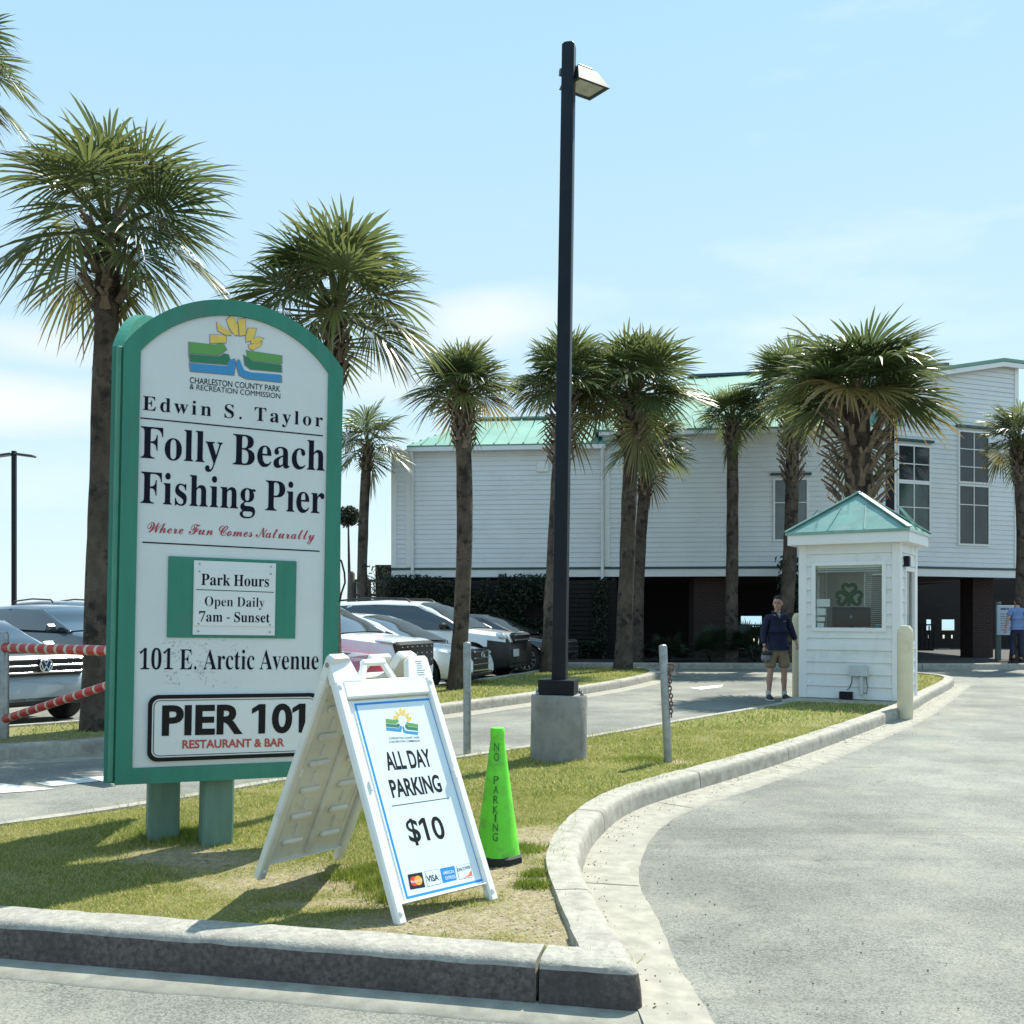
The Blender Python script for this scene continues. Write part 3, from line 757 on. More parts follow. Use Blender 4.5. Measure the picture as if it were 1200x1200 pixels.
# ------------------------------------------------------------------ lettering
GL = json.loads(r'''{"S":{"-":[216,[27,154,27,206,189,206,189,154]],".":[180,[89,-9,74,-7,60,1,51,15,48,36,51,57,60,71,74,79,89,81,106,79,119,71,129,57,132,36,129,15,119,1,106,-7]],"0":[375,[188,-7,150,-3,118,7,91,24,69,48,51,76,39,111,30,150,25,193,23,241,25,289,30,332,39,371,51,405,69,433,91,456,118,473,150,483,189,486,225,483,257,473,283,456,305,433,322,405,336,370,345,331,351,288,353,240,351,193,345,150,336,110,322,76,305,47,283,24,256,7,225,-3],[188,37,219,50,237,91,243,131,247,181,248,240,247,300,243,349,237,390,219,429,189,443,157,429,139,390,132,349,128,300,127,240,128,181,132,131,139,91,157,50]],"1":[375,[65,0,65,36,120,36,135,38,146,45,152,58,154,79,154,416,130,388,108,365,87,351,67,346,52,349,40,359,31,375,28,396,50,402,74,412,101,426,132,447,179,482,254,482,254,79,256,61,261,47,271,38,288,36,343,36,343,0]],"7":[375,[111,0,289,406,113,406,86,398,74,372,70,338,30,338,33,480,353,480,353,447,168,0]],"A":[437,[-9,0,-9,18,9,21,24,30,36,47,49,75,206,466,224,465,384,87,399,55,411,34,425,22,443,18,443,0,229,0,229,18,270,25,283,46,281,59,273,81,253,132,103,132,79,71,77,65,76,59,75,48,87,26,124,18,128,18,128,0],[113,161,242,161,177,319]],"B":[443,[16,0,16,17,45,22,62,32,72,51,75,82,75,369,73,394,69,412,62,425,51,433,36,437,15,439,15,455,220,455,284,451,333,439,368,418,389,388,396,351,384,302,348,268,287,247,360,223,404,185,418,132,413,93,397,61,371,35,335,15,291,4,238,0],[182,252,188,252,234,257,263,272,279,301,285,345,281,385,269,412,248,428,216,434,198,432,188,425,183,412,182,391],[222,24,259,30,283,49,293,69,299,95,301,128,298,162,290,188,277,208,258,221,231,228,197,231,182,231,182,65,184,46,190,33,202,26]],"D":[496,[20,0,20,17,47,21,63,30,71,46,74,75,74,374,71,407,61,426,43,435,15,439,15,455,222,455,296,449,357,429,405,396,440,351,461,295,468,228,459,146,430,82,382,36,315,9,228,0],[222,24,262,30,295,47,319,75,337,115,347,166,351,229,345,303,330,360,305,401,269,425,223,433,202,431,190,423,184,409,182,385,182,72,184,48,190,34,202,27]],"E":[442,[14,0,14,17,44,20,62,30,72,48,75,78,75,369,72,405,62,425,44,435,16,439,16,455,399,455,399,320,383,320,375,357,361,386,340,406,312,420,276,428,232,430,213,430,200,428,191,424,186,417,184,405,183,388,183,246,193,246,232,252,259,269,272,288,281,313,288,345,304,345,304,118,287,118,282,154,273,181,259,201,241,213,216,220,185,222,183,222,183,67,185,47,192,35,206,29,230,28,261,29,289,32,313,39,345,53,371,75,393,105,411,143,430,143,402,0]],"F":[404,[15,0,15,17,45,23,62,34,72,53,75,84,75,375,71,405,61,423,43,433,14,439,14,455,394,455,394,320,377,320,369,357,355,385,336,406,310,420,288,426,261,430,230,431,212,431,200,429,191,427,186,421,183,412,182,398,182,247,190,247,229,253,256,270,269,289,278,314,284,347,302,347,302,118,285,118,279,154,269,181,257,200,229,218,189,224,182,224,182,81,183,59,188,43,196,31,210,24,229,19,257,17,257,0]],"H":[523,[15,0,15,17,45,22,62,32,72,50,75,81,75,379,71,406,62,424,44,434,16,439,16,455,242,455,242,439,220,436,204,432,193,425,187,415,183,400,182,379,182,251,342,251,342,379,341,400,337,415,331,425,320,432,304,436,282,439,282,455,507,455,507,439,478,434,461,424,452,407,449,379,449,81,452,52,461,33,478,22,507,17,507,0,282,0,282,17,311,21,329,31,339,49,342,81,342,221,182,221,182,81,185,50,194,32,212,22,242,17,242,0]],"O":[525,[261,-11,228,-9,198,-3,169,7,142,21,117,38,94,58,75,81,58,106,45,134,35,163,29,195,28,228,29,260,35,292,45,321,58,349,75,374,95,397,117,417,143,434,170,448,200,458,232,464,265,466,298,464,328,458,357,448,384,435,409,418,431,399,451,376,467,351,481,323,490,293,496,261,498,228,496,195,490,163,481,134,467,106,450,81,430,58,408,38,383,21,355,7,325,-3,294,-9],[265,12,306,21,338,47,361,90,375,150,379,228,376,293,365,346,348,389,324,419,294,437,260,443,219,435,186,409,163,366,150,305,145,228,149,163,159,109,177,67,201,37,230,18]],"P":[418,[15,0,15,17,45,22,62,32,72,50,75,81,75,379,71,406,62,424,44,434,16,439,16,455,214,455,265,454,306,449,336,440,366,422,390,398,404,367,409,332,404,296,390,266,367,240,334,221,292,209,242,206,182,206,182,81,185,50,194,32,212,22,242,17,242,0],[182,230,201,230,244,235,272,253,287,283,292,329,288,375,275,406,252,425,216,431,199,429,189,424,184,414,182,398]],"S":[390,[43,-11,43,158,62,158,75,113,91,77,111,50,136,30,164,19,197,15,231,20,257,36,273,60,279,89,273,117,255,140,225,160,163,191,127,210,99,231,77,253,62,276,53,302,50,332,54,370,67,403,88,429,115,449,148,462,185,466,206,465,229,461,255,456,282,448,291,446,300,445,313,450,320,466,339,466,339,319,322,319,310,354,293,385,272,410,248,429,222,441,194,445,163,440,140,426,125,406,120,380,124,356,137,336,159,319,189,303,253,273,290,253,317,233,337,211,350,188,357,162,359,133,354,93,339,58,314,29,281,8,254,-2,225,-8,192,-10,175,-9,158,-8,142,-4,126,1,110,6,98,9,90,11,85,12,75,11,69,7,65,0,61,-11]],"T":[423,[92,0,92,17,123,21,142,31,152,50,156,81,156,433,149,433,116,430,88,420,65,403,47,380,35,352,29,318,11,318,11,455,410,455,410,317,394,317,375,382,333,420,269,433,263,433,263,81,267,49,276,30,296,21,328,17,328,0]],"a":[344,[255,-10,216,1,200,35,168,11,133,-4,95,-9,64,-4,40,11,25,34,20,63,25,91,39,115,63,136,98,155,143,173,199,190,199,241,196,266,187,282,171,292,148,296,115,290,104,274,106,268,113,257,121,243,123,231,120,215,110,202,95,194,77,191,59,194,45,203,36,218,33,236,37,259,49,278,69,295,95,308,126,316,162,318,205,315,239,307,263,292,280,271,290,244,293,210,293,62,293,48,295,40,298,36,304,34,312,36,320,42,329,28,306,7,281,-6],[151,34,162,35,174,41,187,50,199,63,199,169,154,151,127,123,118,84,126,46]],"c":[293,[156,-10,119,-5,87,11,59,35,38,68,28,93,21,120,19,150,22,181,29,210,40,237,55,260,74,280,96,297,120,309,146,317,175,319,218,314,250,298,271,275,277,245,275,228,266,215,253,207,236,204,206,216,196,251,197,261,197,271,190,290,169,297,138,285,118,248,112,187,115,142,123,105,137,76,166,48,204,38,239,47,271,72,285,60,248,21,205,-2]],"d":[370,[140,-10,107,-5,78,10,53,35,35,66,26,91,21,118,19,147,21,180,27,210,36,237,55,272,81,297,112,313,146,318,175,314,201,301,223,280,223,401,220,419,212,430,198,437,176,439,176,455,319,455,319,75,320,54,325,41,335,32,353,28,353,11,315,8,271,1,223,-10,223,39,201,12,173,-5],[171,28,187,31,202,41,215,56,223,76,223,242,217,257,206,270,191,278,174,281,147,273,130,250,123,225,119,193,118,153,119,115,123,83,130,58,146,36]],"e":[301,[154,-10,117,-5,85,10,58,35,37,69,27,95,21,125,19,157,21,187,28,215,38,240,59,273,87,298,120,313,157,318,193,314,224,301,249,280,268,251,279,216,283,173,283,166,117,166,127,97,154,56,199,42,225,47,248,62,270,86,285,73,248,27,205,-1],[116,192,201,192,201,215,199,252,193,277,181,292,161,297,136,286,121,255,116,203]],"g":[327,[146,-140,106,-138,73,-132,48,-122,22,-100,14,-75,28,-46,69,-26,35,-1,24,30,28,54,42,74,67,92,102,110,58,135,31,169,22,212,27,242,40,268,60,289,88,305,120,315,157,318,196,315,233,304,317,304,317,268,268,268,286,237,291,203,288,176,276,151,258,131,234,116,205,106,172,103,157,103,142,104,126,102,112,94,104,84,101,71,111,55,141,49,175,49,208,48,236,45,259,40,285,29,303,13,312,-9,316,-37,311,-67,296,-92,272,-113,239,-128,197,-137],[157,124,178,130,190,146,197,173,199,211,197,249,190,276,178,292,157,297,137,292,124,276,117,249,114,211,117,173,124,146,137,130],[161,-116,218,-111,252,-94,263,-66,260,-51,249,-41,231,-36,205,-34,97,-34,79,-52,73,-73,79,-89,95,-103,122,-113]],"h":[381,[18,0,18,16,35,19,45,26,51,37,52,56,52,399,51,417,46,429,36,437,19,440,19,455,148,455,148,267,175,295,207,313,243,318,292,306,321,271,330,212,330,56,332,38,337,26,347,19,363,16,363,0,202,0,202,16,207,16,228,26,235,56,235,217,234,241,229,258,219,268,203,271,173,262,148,235,148,56,149,38,154,26,164,19,180,16,180,0]],"i":[198,[101,362,81,366,65,376,54,393,50,412,54,432,65,449,81,460,101,463,120,460,137,449,147,432,151,412,147,393,136,376,120,366],[18,0,18,16,35,19,45,26,51,37,52,56,52,252,51,272,47,285,37,291,20,293,21,310,148,310,148,56,150,38,154,26,164,19,180,16,180,0]],"k":[359,[17,0,17,16,35,19,45,26,51,38,52,56,52,398,51,417,47,429,38,436,20,439,21,455,148,455,148,169,227,248,240,264,244,278,235,290,209,293,206,293,206,310,345,310,345,293,308,284,275,260,222,209,346,34,360,21,376,16,376,0,211,0,211,16,217,16,234,20,239,32,237,40,232,49,163,147,148,134,148,56,149,38,154,26,164,19,180,16,180,0]],"l":[199,[18,0,18,16,35,19,45,26,51,37,52,56,52,398,51,417,47,429,38,436,20,439,20,455,148,455,148,56,150,38,154,26,164,19,180,16,180,0]],"m":[554,[18,0,18,16,35,19,45,26,51,37,52,56,52,253,51,271,46,284,36,291,19,294,19,310,146,310,146,265,173,294,204,312,237,318,277,312,305,293,320,261,348,293,381,312,418,318,465,306,494,271,504,212,504,56,505,38,510,26,520,19,536,16,536,0,377,0,377,16,393,19,403,26,408,38,410,56,410,217,408,241,404,258,394,268,377,271,349,263,324,237,324,56,326,38,331,26,340,19,356,16,356,0,199,0,199,16,215,19,225,26,230,38,232,56,232,217,230,241,226,258,216,268,199,271,170,262,146,235,146,56,148,38,152,27,162,19,177,16,177,0]],"n":[381,[18,0,18,16,35,19,45,26,51,37,52,56,52,253,51,271,46,284,36,291,19,294,19,310,148,310,148,267,175,296,207,313,243,318,292,306,321,271,330,212,330,56,332,38,337,26,347,19,363,16,363,0,202,0,202,16,207,16,228,26,235,56,235,217,234,241,229,258,219,268,203,271,173,262,148,235,148,56,149,38,154,26,164,19,180,16,180,0]],"o":[336,[169,-10,140,-8,114,-1,90,11,60,37,38,70,27,96,21,124,19,154,21,184,27,213,38,239,60,272,90,297,114,309,140,316,168,318,209,313,245,298,275,273,298,240,308,214,315,185,317,154,315,123,308,94,298,69,275,36,245,11,210,-5],[169,11,193,18,209,39,214,56,217,81,219,114,220,154,218,206,214,245,208,271,192,292,169,299,144,292,128,271,122,245,118,206,117,154,118,114,120,82,123,56,128,39,144,18]],"p":[371,[17,-139,17,-124,31,-122,40,-117,47,-110,50,-101,52,-86,52,-64,52,243,51,269,46,283,37,291,19,295,19,310,143,310,143,263,166,294,195,313,230,319,264,314,293,298,317,274,335,241,343,216,348,189,350,160,348,128,343,99,334,72,316,38,291,12,261,-5,227,-10,196,-5,170,9,148,32,148,-58,149,-81,152,-99,158,-110,167,-118,180,-121,197,-123,197,-139],[195,28,222,36,239,59,247,84,251,116,253,154,251,192,247,223,241,248,225,270,199,278,171,267,148,235,148,69,167,38]],"r":[287,[18,0,18,16,35,19,45,26,51,37,52,56,52,252,51,273,46,285,37,291,20,293,21,310,146,310,146,252,165,280,187,301,210,314,233,318,258,315,275,304,286,287,289,266,287,248,278,234,265,225,248,222,233,224,222,231,214,240,207,250,199,257,189,260,175,255,162,241,152,220,149,192,149,56,152,37,159,25,173,19,197,16,197,0]],"s":[288,[151,-10,122,-6,87,6,80,8,73,9,60,4,51,-9,36,-9,36,105,53,105,66,68,87,39,112,21,140,15,162,18,179,27,189,40,192,58,183,84,156,105,107,130,76,148,54,169,41,193,37,220,44,259,65,291,86,306,111,316,141,319,153,318,166,316,181,312,199,308,206,306,213,305,223,308,230,319,244,319,244,222,228,222,215,254,196,277,174,291,149,296,130,294,116,286,108,274,105,259,107,244,115,232,128,222,146,212,191,189,221,172,241,151,253,127,257,95,254,65,244,39,228,18,206,2,181,-7]],"t":[228,[124,-9,89,-4,66,10,53,36,48,71,48,279,20,279,20,300,46,324,68,347,88,369,112,398,129,424,144,424,144,310,208,310,208,279,144,279,144,82,146,64,149,51,157,43,168,40,189,49,206,75,222,66,198,24,165,-1]],"u":[375,[131,-10,91,-3,65,17,54,38,48,65,46,97,46,248,44,268,39,282,29,291,11,294,11,310,142,310,142,74,144,58,151,46,162,38,177,36,205,43,228,66,228,248,226,269,221,283,209,291,189,294,189,310,324,310,324,70,326,51,331,39,342,33,360,30,360,13,321,10,277,3,228,-10,228,40,209,19,186,3,160,-7]],"v":[306,[142,-10,38,248,30,267,22,281,12,290,-3,293,-3,310,164,310,164,294,156,294,136,290,129,276,130,268,185,122,236,253,240,264,241,272,232,289,203,294,203,310,305,310,305,295,289,289,278,279,269,264,260,243,160,-10]],"w":[435,[122,-10,17,265,12,276,6,284,-1,290,-11,293,-11,310,138,310,138,293,127,292,120,289,116,284,114,276,116,266,120,253,167,127,211,235,201,266,195,280,190,288,181,293,168,295,168,310,323,310,323,293,302,288,296,276,296,269,298,262,336,141,382,256,386,266,387,275,385,283,380,289,370,292,356,295,356,310,445,310,445,295,433,292,425,284,418,273,412,258,304,-10,289,-10,223,197,140,-10]],"y":[300,[52,-140,29,-137,10,-125,-3,-107,-7,-84,-4,-67,5,-53,18,-43,36,-40,51,-42,64,-49,72,-61,75,-76,74,-81,74,-87,77,-96,86,-99,99,-92,114,-74,122,-60,129,-44,135,-26,140,-5,36,251,30,264,25,275,19,283,15,287,8,292,-3,293,-5,293,-5,310,162,310,162,293,146,292,136,289,130,284,128,275,130,267,133,257,185,119,230,241,234,251,236,260,237,267,238,274,236,284,229,289,219,292,203,293,203,310,300,310,300,293,287,290,277,281,268,265,259,242,162,-24,145,-65,129,-96,113,-117,95,-131,76,-138]]},"C":{"C":[468,[297,-4,259,0,226,10,199,28,178,50,164,77,160,107,163,132,171,161,126,176,99,206,90,251,93,278,104,305,121,331,144,356,172,377,204,396,239,409,275,418,312,420,342,418,352,410,347,403,330,401,294,397,258,384,225,365,195,341,169,314,150,285,137,257,133,230,144,193,179,176,192,199,207,222,225,245,244,268,265,290,287,311,310,331,334,350,358,367,393,388,428,405,460,415,489,418,516,415,536,405,548,390,552,369,548,349,537,326,519,302,496,278,467,253,435,230,411,216,386,203,359,191,332,181,305,173,277,167,257,130,246,98,242,71,248,39,267,20,298,13,324,16,349,22,373,33,395,46,413,62,427,79,436,97,439,115,436,135,427,149,413,157,397,159,379,157,362,149,347,137,336,122,332,114,328,104,326,94,324,84,320,67,313,61,306,63,301,68,296,76,295,88,298,113,308,134,324,152,344,165,368,174,395,177,421,173,442,161,454,141,459,116,455,93,444,71,427,50,406,32,381,17,354,6,325,-2],[289,186,318,194,349,208,379,226,408,247,435,270,459,294,480,319,496,344,506,366,509,385,505,399,494,403,472,396,443,376,406,341,367,296,328,245]],"F":[492,[232,173,203,178,181,191,168,212,163,240,167,266,178,293,197,320,222,346,253,370,290,391,330,407,370,417,410,420,427,419,446,417,467,412,491,406,515,400,534,396,550,394,563,393,575,393,584,395,593,398,603,402,611,406,616,407,619,405,620,400,618,394,611,387,602,378,590,369,576,361,562,354,547,349,533,347,510,350,482,357,447,369,419,378,396,385,376,389,358,390,328,387,297,376,267,360,240,339,217,316,198,290,187,265,183,240,185,222,192,208,203,199,217,196,232,199,248,208,265,221,280,238,293,259,304,282,311,308,314,334,313,344,312,353,316,359,326,361,334,357,343,345,350,327,353,303,349,268,337,237,318,211,294,190,265,178],[183,-5,147,-2,117,5,92,16,68,41,60,73,65,95,78,114,98,127,123,131,144,129,160,121,169,110,173,94,169,81,159,72,144,65,127,62,114,57,109,45,114,35,127,25,149,17,181,14,210,18,238,30,263,50,286,77,308,113,328,156,299,149,269,136,238,116,230,110,225,109,219,110,218,115,227,127,255,145,274,155,294,164,315,172,336,177,350,211,368,242,388,271,409,296,429,317,447,333,462,343,473,347,480,345,483,338,475,327,466,308,458,283,450,254,444,222,439,190,465,192,478,221,490,241,504,253,520,257,537,252,543,236,539,221,527,204,508,188,486,178,485,163,483,155,482,146,475,117,426,106,433,124,441,142,449,159,457,175,440,174,432,173,410,119,380,75,343,40,297,15,244,0],[488,194,501,203,513,213,522,225,525,236,523,240,518,241,507,237,499,227,492,211]],"N":[443,[318,-9,313,28,309,63,305,95,303,124,301,151,301,175,303,236,311,290,323,338,309,315,295,291,282,266,269,242,218,138,194,95,166,59,137,31,105,11,72,-1,37,-5,5,0,-20,14,-35,36,-40,63,-36,88,-21,108,0,123,25,128,46,125,61,118,70,107,73,93,70,78,61,69,46,63,26,58,8,51,2,38,5,29,12,21,24,16,40,15,69,19,98,31,128,52,157,85,190,136,225,205,243,242,260,275,277,304,300,342,321,371,356,407,379,420,385,419,390,417,393,415,394,412,392,404,390,392,387,374,384,353,382,332,381,312,380,296,379,285,380,255,380,226,381,199,384,161,387,127,428,225,442,258,455,285,466,307,477,322,498,342,522,349,534,347,543,343,549,336,551,328,542,314,514,304,493,293,474,272,457,242,440,205,429,177,417,146,405,115,394,83,400,31]],"W":[623,[163,-4,148,-1,144,7,155,25,189,60,208,79,229,104,251,132,274,163,295,195,315,228,332,261,345,293,354,324,357,351,346,387,314,400,287,396,257,385,224,368,191,345,161,319,134,290,114,260,102,233,98,208,101,190,109,176,122,166,137,163,152,166,169,175,185,189,201,207,217,227,231,249,243,273,252,296,258,317,260,336,260,343,259,349,261,357,265,360,275,355,284,341,290,319,292,289,287,251,273,216,250,185,221,162,188,147,152,142,120,146,97,160,83,181,79,208,82,231,90,255,104,280,122,305,144,330,168,352,194,373,221,390,257,407,292,417,324,420,357,417,384,407,407,390,424,368,434,343,438,314,433,277,417,239,390,200,354,159,310,116,259,71,314,108,370,154,427,208,487,270,547,340,585,383,611,408,627,417,631,416,635,414,638,412,639,408,623,369,610,338,600,314,589,287,576,258,564,228,553,200,543,173,533,147,521,114,515,91,533,120,555,150,578,181,602,212,627,240,650,267,672,289,692,307,721,330,738,337,747,336,750,331,717,304,682,270,645,230,609,185,575,136,542,83,513,37,490,9,473,0,458,5,445,22,435,47,432,77,440,128,464,187,504,255,473,223,446,195,421,171,399,150,378,131,358,115,330,93,302,73,273,54,240,35,202,13,176,0]],"a":[355,[210,-5,194,-2,180,7,170,21,167,40,141,16,113,1,83,-4,56,0,35,12,21,32,16,58,20,83,32,109,50,135,73,158,99,178,128,193,158,203,187,207,219,199,234,177,247,204,322,207,260,79,246,50,242,42,241,37,243,32,247,30,254,32,264,37,275,45,288,55,300,65,311,75,324,62,292,33,262,12,234,0],[97,12,120,19,146,40,163,60,180,83,196,109,214,143,220,164,219,173,213,181,206,186,197,188,185,185,171,176,156,163,141,145,126,126,112,104,100,83,90,62,84,43,82,27,83,22,87,17,93,13]],"e":[276,[101,-5,65,1,37,16,18,40,11,66,16,90,28,114,47,138,71,160,98,179,126,194,155,204,182,207,205,204,224,194,236,180,240,162,236,142,222,123,199,105,171,90,136,78,97,69,88,47,85,30,90,19,106,15,135,19,165,30,196,48,228,75,240,62,217,42,194,25,170,12,134,-1],[104,86,126,91,147,100,165,114,181,131,191,148,194,165,191,181,182,186,172,183,159,173,145,157,131,136,117,112]],"h":[381,[343,62,329,49,317,38,298,21,269,2,240,-4,221,0,206,11,196,29,192,52,194,68,199,83,203,92,210,103,220,116,233,132,271,175,274,181,273,184,271,185,251,179,222,160,205,145,186,125,167,101,147,74,99,1,14,-5,101,160,90,147,79,135,67,124,56,113,43,127,64,147,84,167,103,189,122,213,140,241,158,273,221,385,302,394,164,132,207,173,245,198,278,207,297,203,313,192,322,174,326,150,322,131,312,111,296,89,276,64,260,42,255,28,256,22,259,21,268,24,282,34,303,51,329,75]],"l":[281,[203,62,173,33,147,12,122,-1,95,-5,73,-1,55,8,44,24,40,44,43,65,52,90,66,120,79,141,61,124,49,113,35,124,59,147,82,170,102,194,120,220,220,385,302,394,157,131,136,93,121,64,112,45,109,33,111,24,118,21,128,24,142,33,163,50,191,76]],"m":[538,[-1,-5,16,19,31,41,45,62,78,109,97,139,103,153,102,157,99,158,95,155,85,147,71,134,51,113,38,127,59,148,79,167,97,183,122,200,147,206,168,195,175,163,174,149,171,132,214,173,251,198,281,207,296,204,307,195,314,181,317,162,316,148,313,132,356,173,394,198,426,207,445,203,461,193,472,177,475,153,472,127,460,101,444,77,428,56,416,40,412,28,413,22,416,21,424,24,439,34,459,51,486,75,500,62,480,44,464,29,450,19,440,11,429,5,419,0,408,-3,398,-4,379,0,363,11,353,29,349,52,350,66,354,79,359,91,368,105,381,121,396,141,415,167,422,181,421,184,418,185,393,174,359,141,337,116,313,84,294,59,274,31,253,0,152,-5,176,29,196,59,214,85,234,115,246,135,255,149,260,160,263,168,264,172,263,177,259,179,241,171,216,150,184,114,146,64,99,0]],"n":[388,[-1,-5,16,19,31,41,45,62,78,109,97,139,103,153,102,157,99,158,95,155,85,147,71,134,51,113,38,127,59,148,79,167,97,183,122,200,147,206,168,194,175,160,174,147,171,132,214,173,252,198,284,207,303,203,319,192,328,174,332,150,329,135,322,119,312,102,300,85,288,69,277,55,265,39,261,28,262,22,266,21,274,24,288,34,309,51,335,75,349,62,330,44,313,29,300,19,289,11,279,5,268,0,258,-3,247,-4,228,0,213,11,202,29,199,52,200,68,205,83,216,103,239,132,277,175,280,179,280,181,279,184,277,185,251,174,212,141,188,116,161,84,142,59,121,31,99,0]],"o":[300,[91,-5,62,0,38,14,23,37,17,64,21,88,33,113,51,137,74,160,100,179,129,194,159,204,188,207,217,203,239,191,252,172,257,146,254,123,245,101,231,80,210,56,222,60,233,66,245,74,258,83,271,69,248,50,224,37,200,29,177,27,149,9,120,-1],[106,17,122,21,140,33,138,37,138,43,140,52,148,61,161,68,175,72,199,106,213,137,218,165,214,180,202,185,188,180,169,163,157,150,144,134,132,116,121,97,110,78,102,61,97,45,95,34,98,21]],"r":[275,[237,62,214,40,196,24,182,13,172,6,154,-2,136,-4,108,-1,86,10,71,26,66,46,69,64,77,84,89,106,105,127,125,147,148,165,134,163,120,163,101,163,90,150,77,138,64,126,50,113,36,127,48,137,60,148,72,158,81,168,89,201,95,216,100,220,106,222,112,221,115,220,116,216,116,210,116,206,116,201,122,193,143,189,161,187,178,184,192,179,204,173,212,163,214,150,213,142,208,131,200,117,191,103,181,88,171,75,156,54,147,40,144,30,147,23,154,21,163,24,177,33,198,50,225,76]],"s":[235,[206,71,175,42,150,21,128,8,108,0,88,-4,67,-5,40,-2,20,9,8,25,4,42,6,55,13,65,23,72,36,74,48,72,57,66,62,57,64,48,62,38,56,30,48,24,40,22,35,23,42,16,52,14,74,23,92,50,99,70,104,92,108,117,109,144,109,157,108,163,107,169,92,154,70,133,48,113,36,127,68,157,89,176,113,199,116,204,120,210,130,222,140,226,149,224,152,216,150,210,146,204,141,197,140,189,141,183,146,176,163,149,173,123,176,98,172,73,161,55,177,69,193,84]],"t":[297,[36,127,58,148,77,167,93,185,109,205,124,227,140,252,215,377,300,380,251,295,296,295,289,273,236,273,219,246,204,219,188,193,174,167,159,141,146,117,126,80,113,55,106,39,103,28,105,22,111,20,123,23,140,33,162,50,190,75,203,62,173,34,144,13,116,0,87,-4,66,-1,51,9,41,25,38,44,40,58,45,74,50,85,57,101,68,122,83,148,63,128,47,113]],"u":[396,[359,62,322,28,299,10,277,0,254,-3,228,0,210,9,198,24,194,42,195,52,197,62,171,33,143,13,115,1,88,-3,67,0,51,9,40,24,37,42,40,57,48,79,61,108,81,144,72,135,62,127,48,113,36,127,54,143,73,162,92,182,109,201,207,207,137,83,122,55,118,37,120,29,128,27,150,39,186,77,207,103,228,133,248,165,267,201,365,207,284,64,271,40,267,30,269,24,276,21,291,27,314,45,346,75]],"y":[388,[345,62,312,37,281,16,249,1,226,-38,204,-72,184,-102,156,-138,132,-163,102,-185,70,-198,36,-202,8,-198,-11,-187,-23,-170,-27,-148,-22,-124,-8,-100,15,-77,46,-55,83,-35,128,-16,164,-3,195,55,164,22,135,2,110,-5,88,-1,70,8,59,24,55,44,57,63,63,82,74,102,88,124,100,142,103,152,103,156,100,158,92,153,77,140,62,126,49,113,35,127,48,140,62,153,76,165,90,177,102,186,111,192,121,198,130,203,139,205,148,206,175,195,185,163,182,141,173,117,159,92,141,62,133,49,126,38,122,30,121,26,123,19,130,17,150,29,184,66,205,93,228,124,244,148,260,173,277,200,366,206,266,30,282,39,299,50,316,62,333,75],[36,-185,60,-175,87,-144,101,-121,117,-94,135,-62,154,-26,111,-44,75,-65,46,-87,18,-121,8,-154,10,-165,15,-175,24,-182]]}}''')


def _mesh2d(cu):
    o = bpy.data.objects.new('tmp', cu)
    COL.objects.link(o)
    bpy.context.view_layer.update()
    me = bpy.data.meshes.new_from_object(o.evaluated_get(bpy.context.evaluated_depsgraph_get()))
    vs_ = [(v.co.x, v.co.y) for v in me.vertices]
    fs = [tuple(p.vertices) for p in me.polygons]
    bpy.data.objects.remove(o)
    bpy.data.meshes.remove(me)
    bpy.data.curves.remove(cu)
    return vs_, fs


def text2d(s, font='sans', offset=0.0, space=0.0):
    """filled outline of a string: baseline at 0, returned with its ink width and cap height"""
    if font == 'sans':
        cu = bpy.data.curves.new('t', 'FONT')
        cu.body = s
        cu.offset = offset
        cu.space_character = 1 + space
        cu.resolution_u = 5
        vs_, fs = _mesh2d(cu)
    else:
        cu = bpy.data.curves.new('t', 'CURVE')
        cu.dimensions = '2D'
        cu.fill_mode = 'BOTH'
        cu.offset = offset
        x = 0.0
        for ch in s:
            if ch == ' ':
                x += .17 + space
                continue
            g = GL[font][ch]
            for sp in g[1:]:
                n = len(sp) // 2
                q = cu.splines.new('POLY')
                q.points.add(n - 1)
                for i in range(n):
                    q.points[i].co = (x + sp[2 * i] / 1000, sp[2 * i + 1] / 1000, 0, 1)
                q.use_cyclic_u = True
            x += g[0] / 1000 + space
        vs_, fs = _mesh2d(cu)
    if font == 'sans' and '1' in s and len(s) > 1:
        # the figure 1 gets its flag
        for i, ch in enumerate(s):
            if ch != '1': continue
            cu = bpy.data.curves.new('t', 'FONT')
            cu.body = s[:i + 1]
            cu.offset = offset
            cu.space_character = 1 + space
            q, _ = _mesh2d(cu)
            xr = max(v[0] for v in q)
            xl = xr - .098 - 2 * offset
            h = .683 + offset
            b0 = len(vs_)
            vs_ += [(xl + .01, h), (xl - .165, h - .115), (xl - .165, h - .245), (xl + .01, h - .145)]
            fs.append((b0, b0 + 1, b0 + 2, b0 + 3))
    x0 = min(v[0] for v in vs_)
    vs_ = [(v[0] - x0, v[1]) for v in vs_]
    return vs_, fs, max(v[0] for v in vs_)


CAP = {'sans': .683, 'S': .455, 'C': .42}


def put_text(mb, s, font, u0, u1, v, cap, y, mi=0, offset=0.0, space=0.0, v1=None):
    """text in the local x,z plane facing -y: ink from u0 to u1, baseline v"""
    vs_, fs, w = text2d(s, font, offset, space)
    sx = (u1 - u0) / w
    sz = cap / CAP[font]
    dv = 0 if v1 is None else (v1 - v)
    mb.add([(u0 + a * sx, y, v + b * sz + dv * a / w) for a, b in vs_], fs, mi)


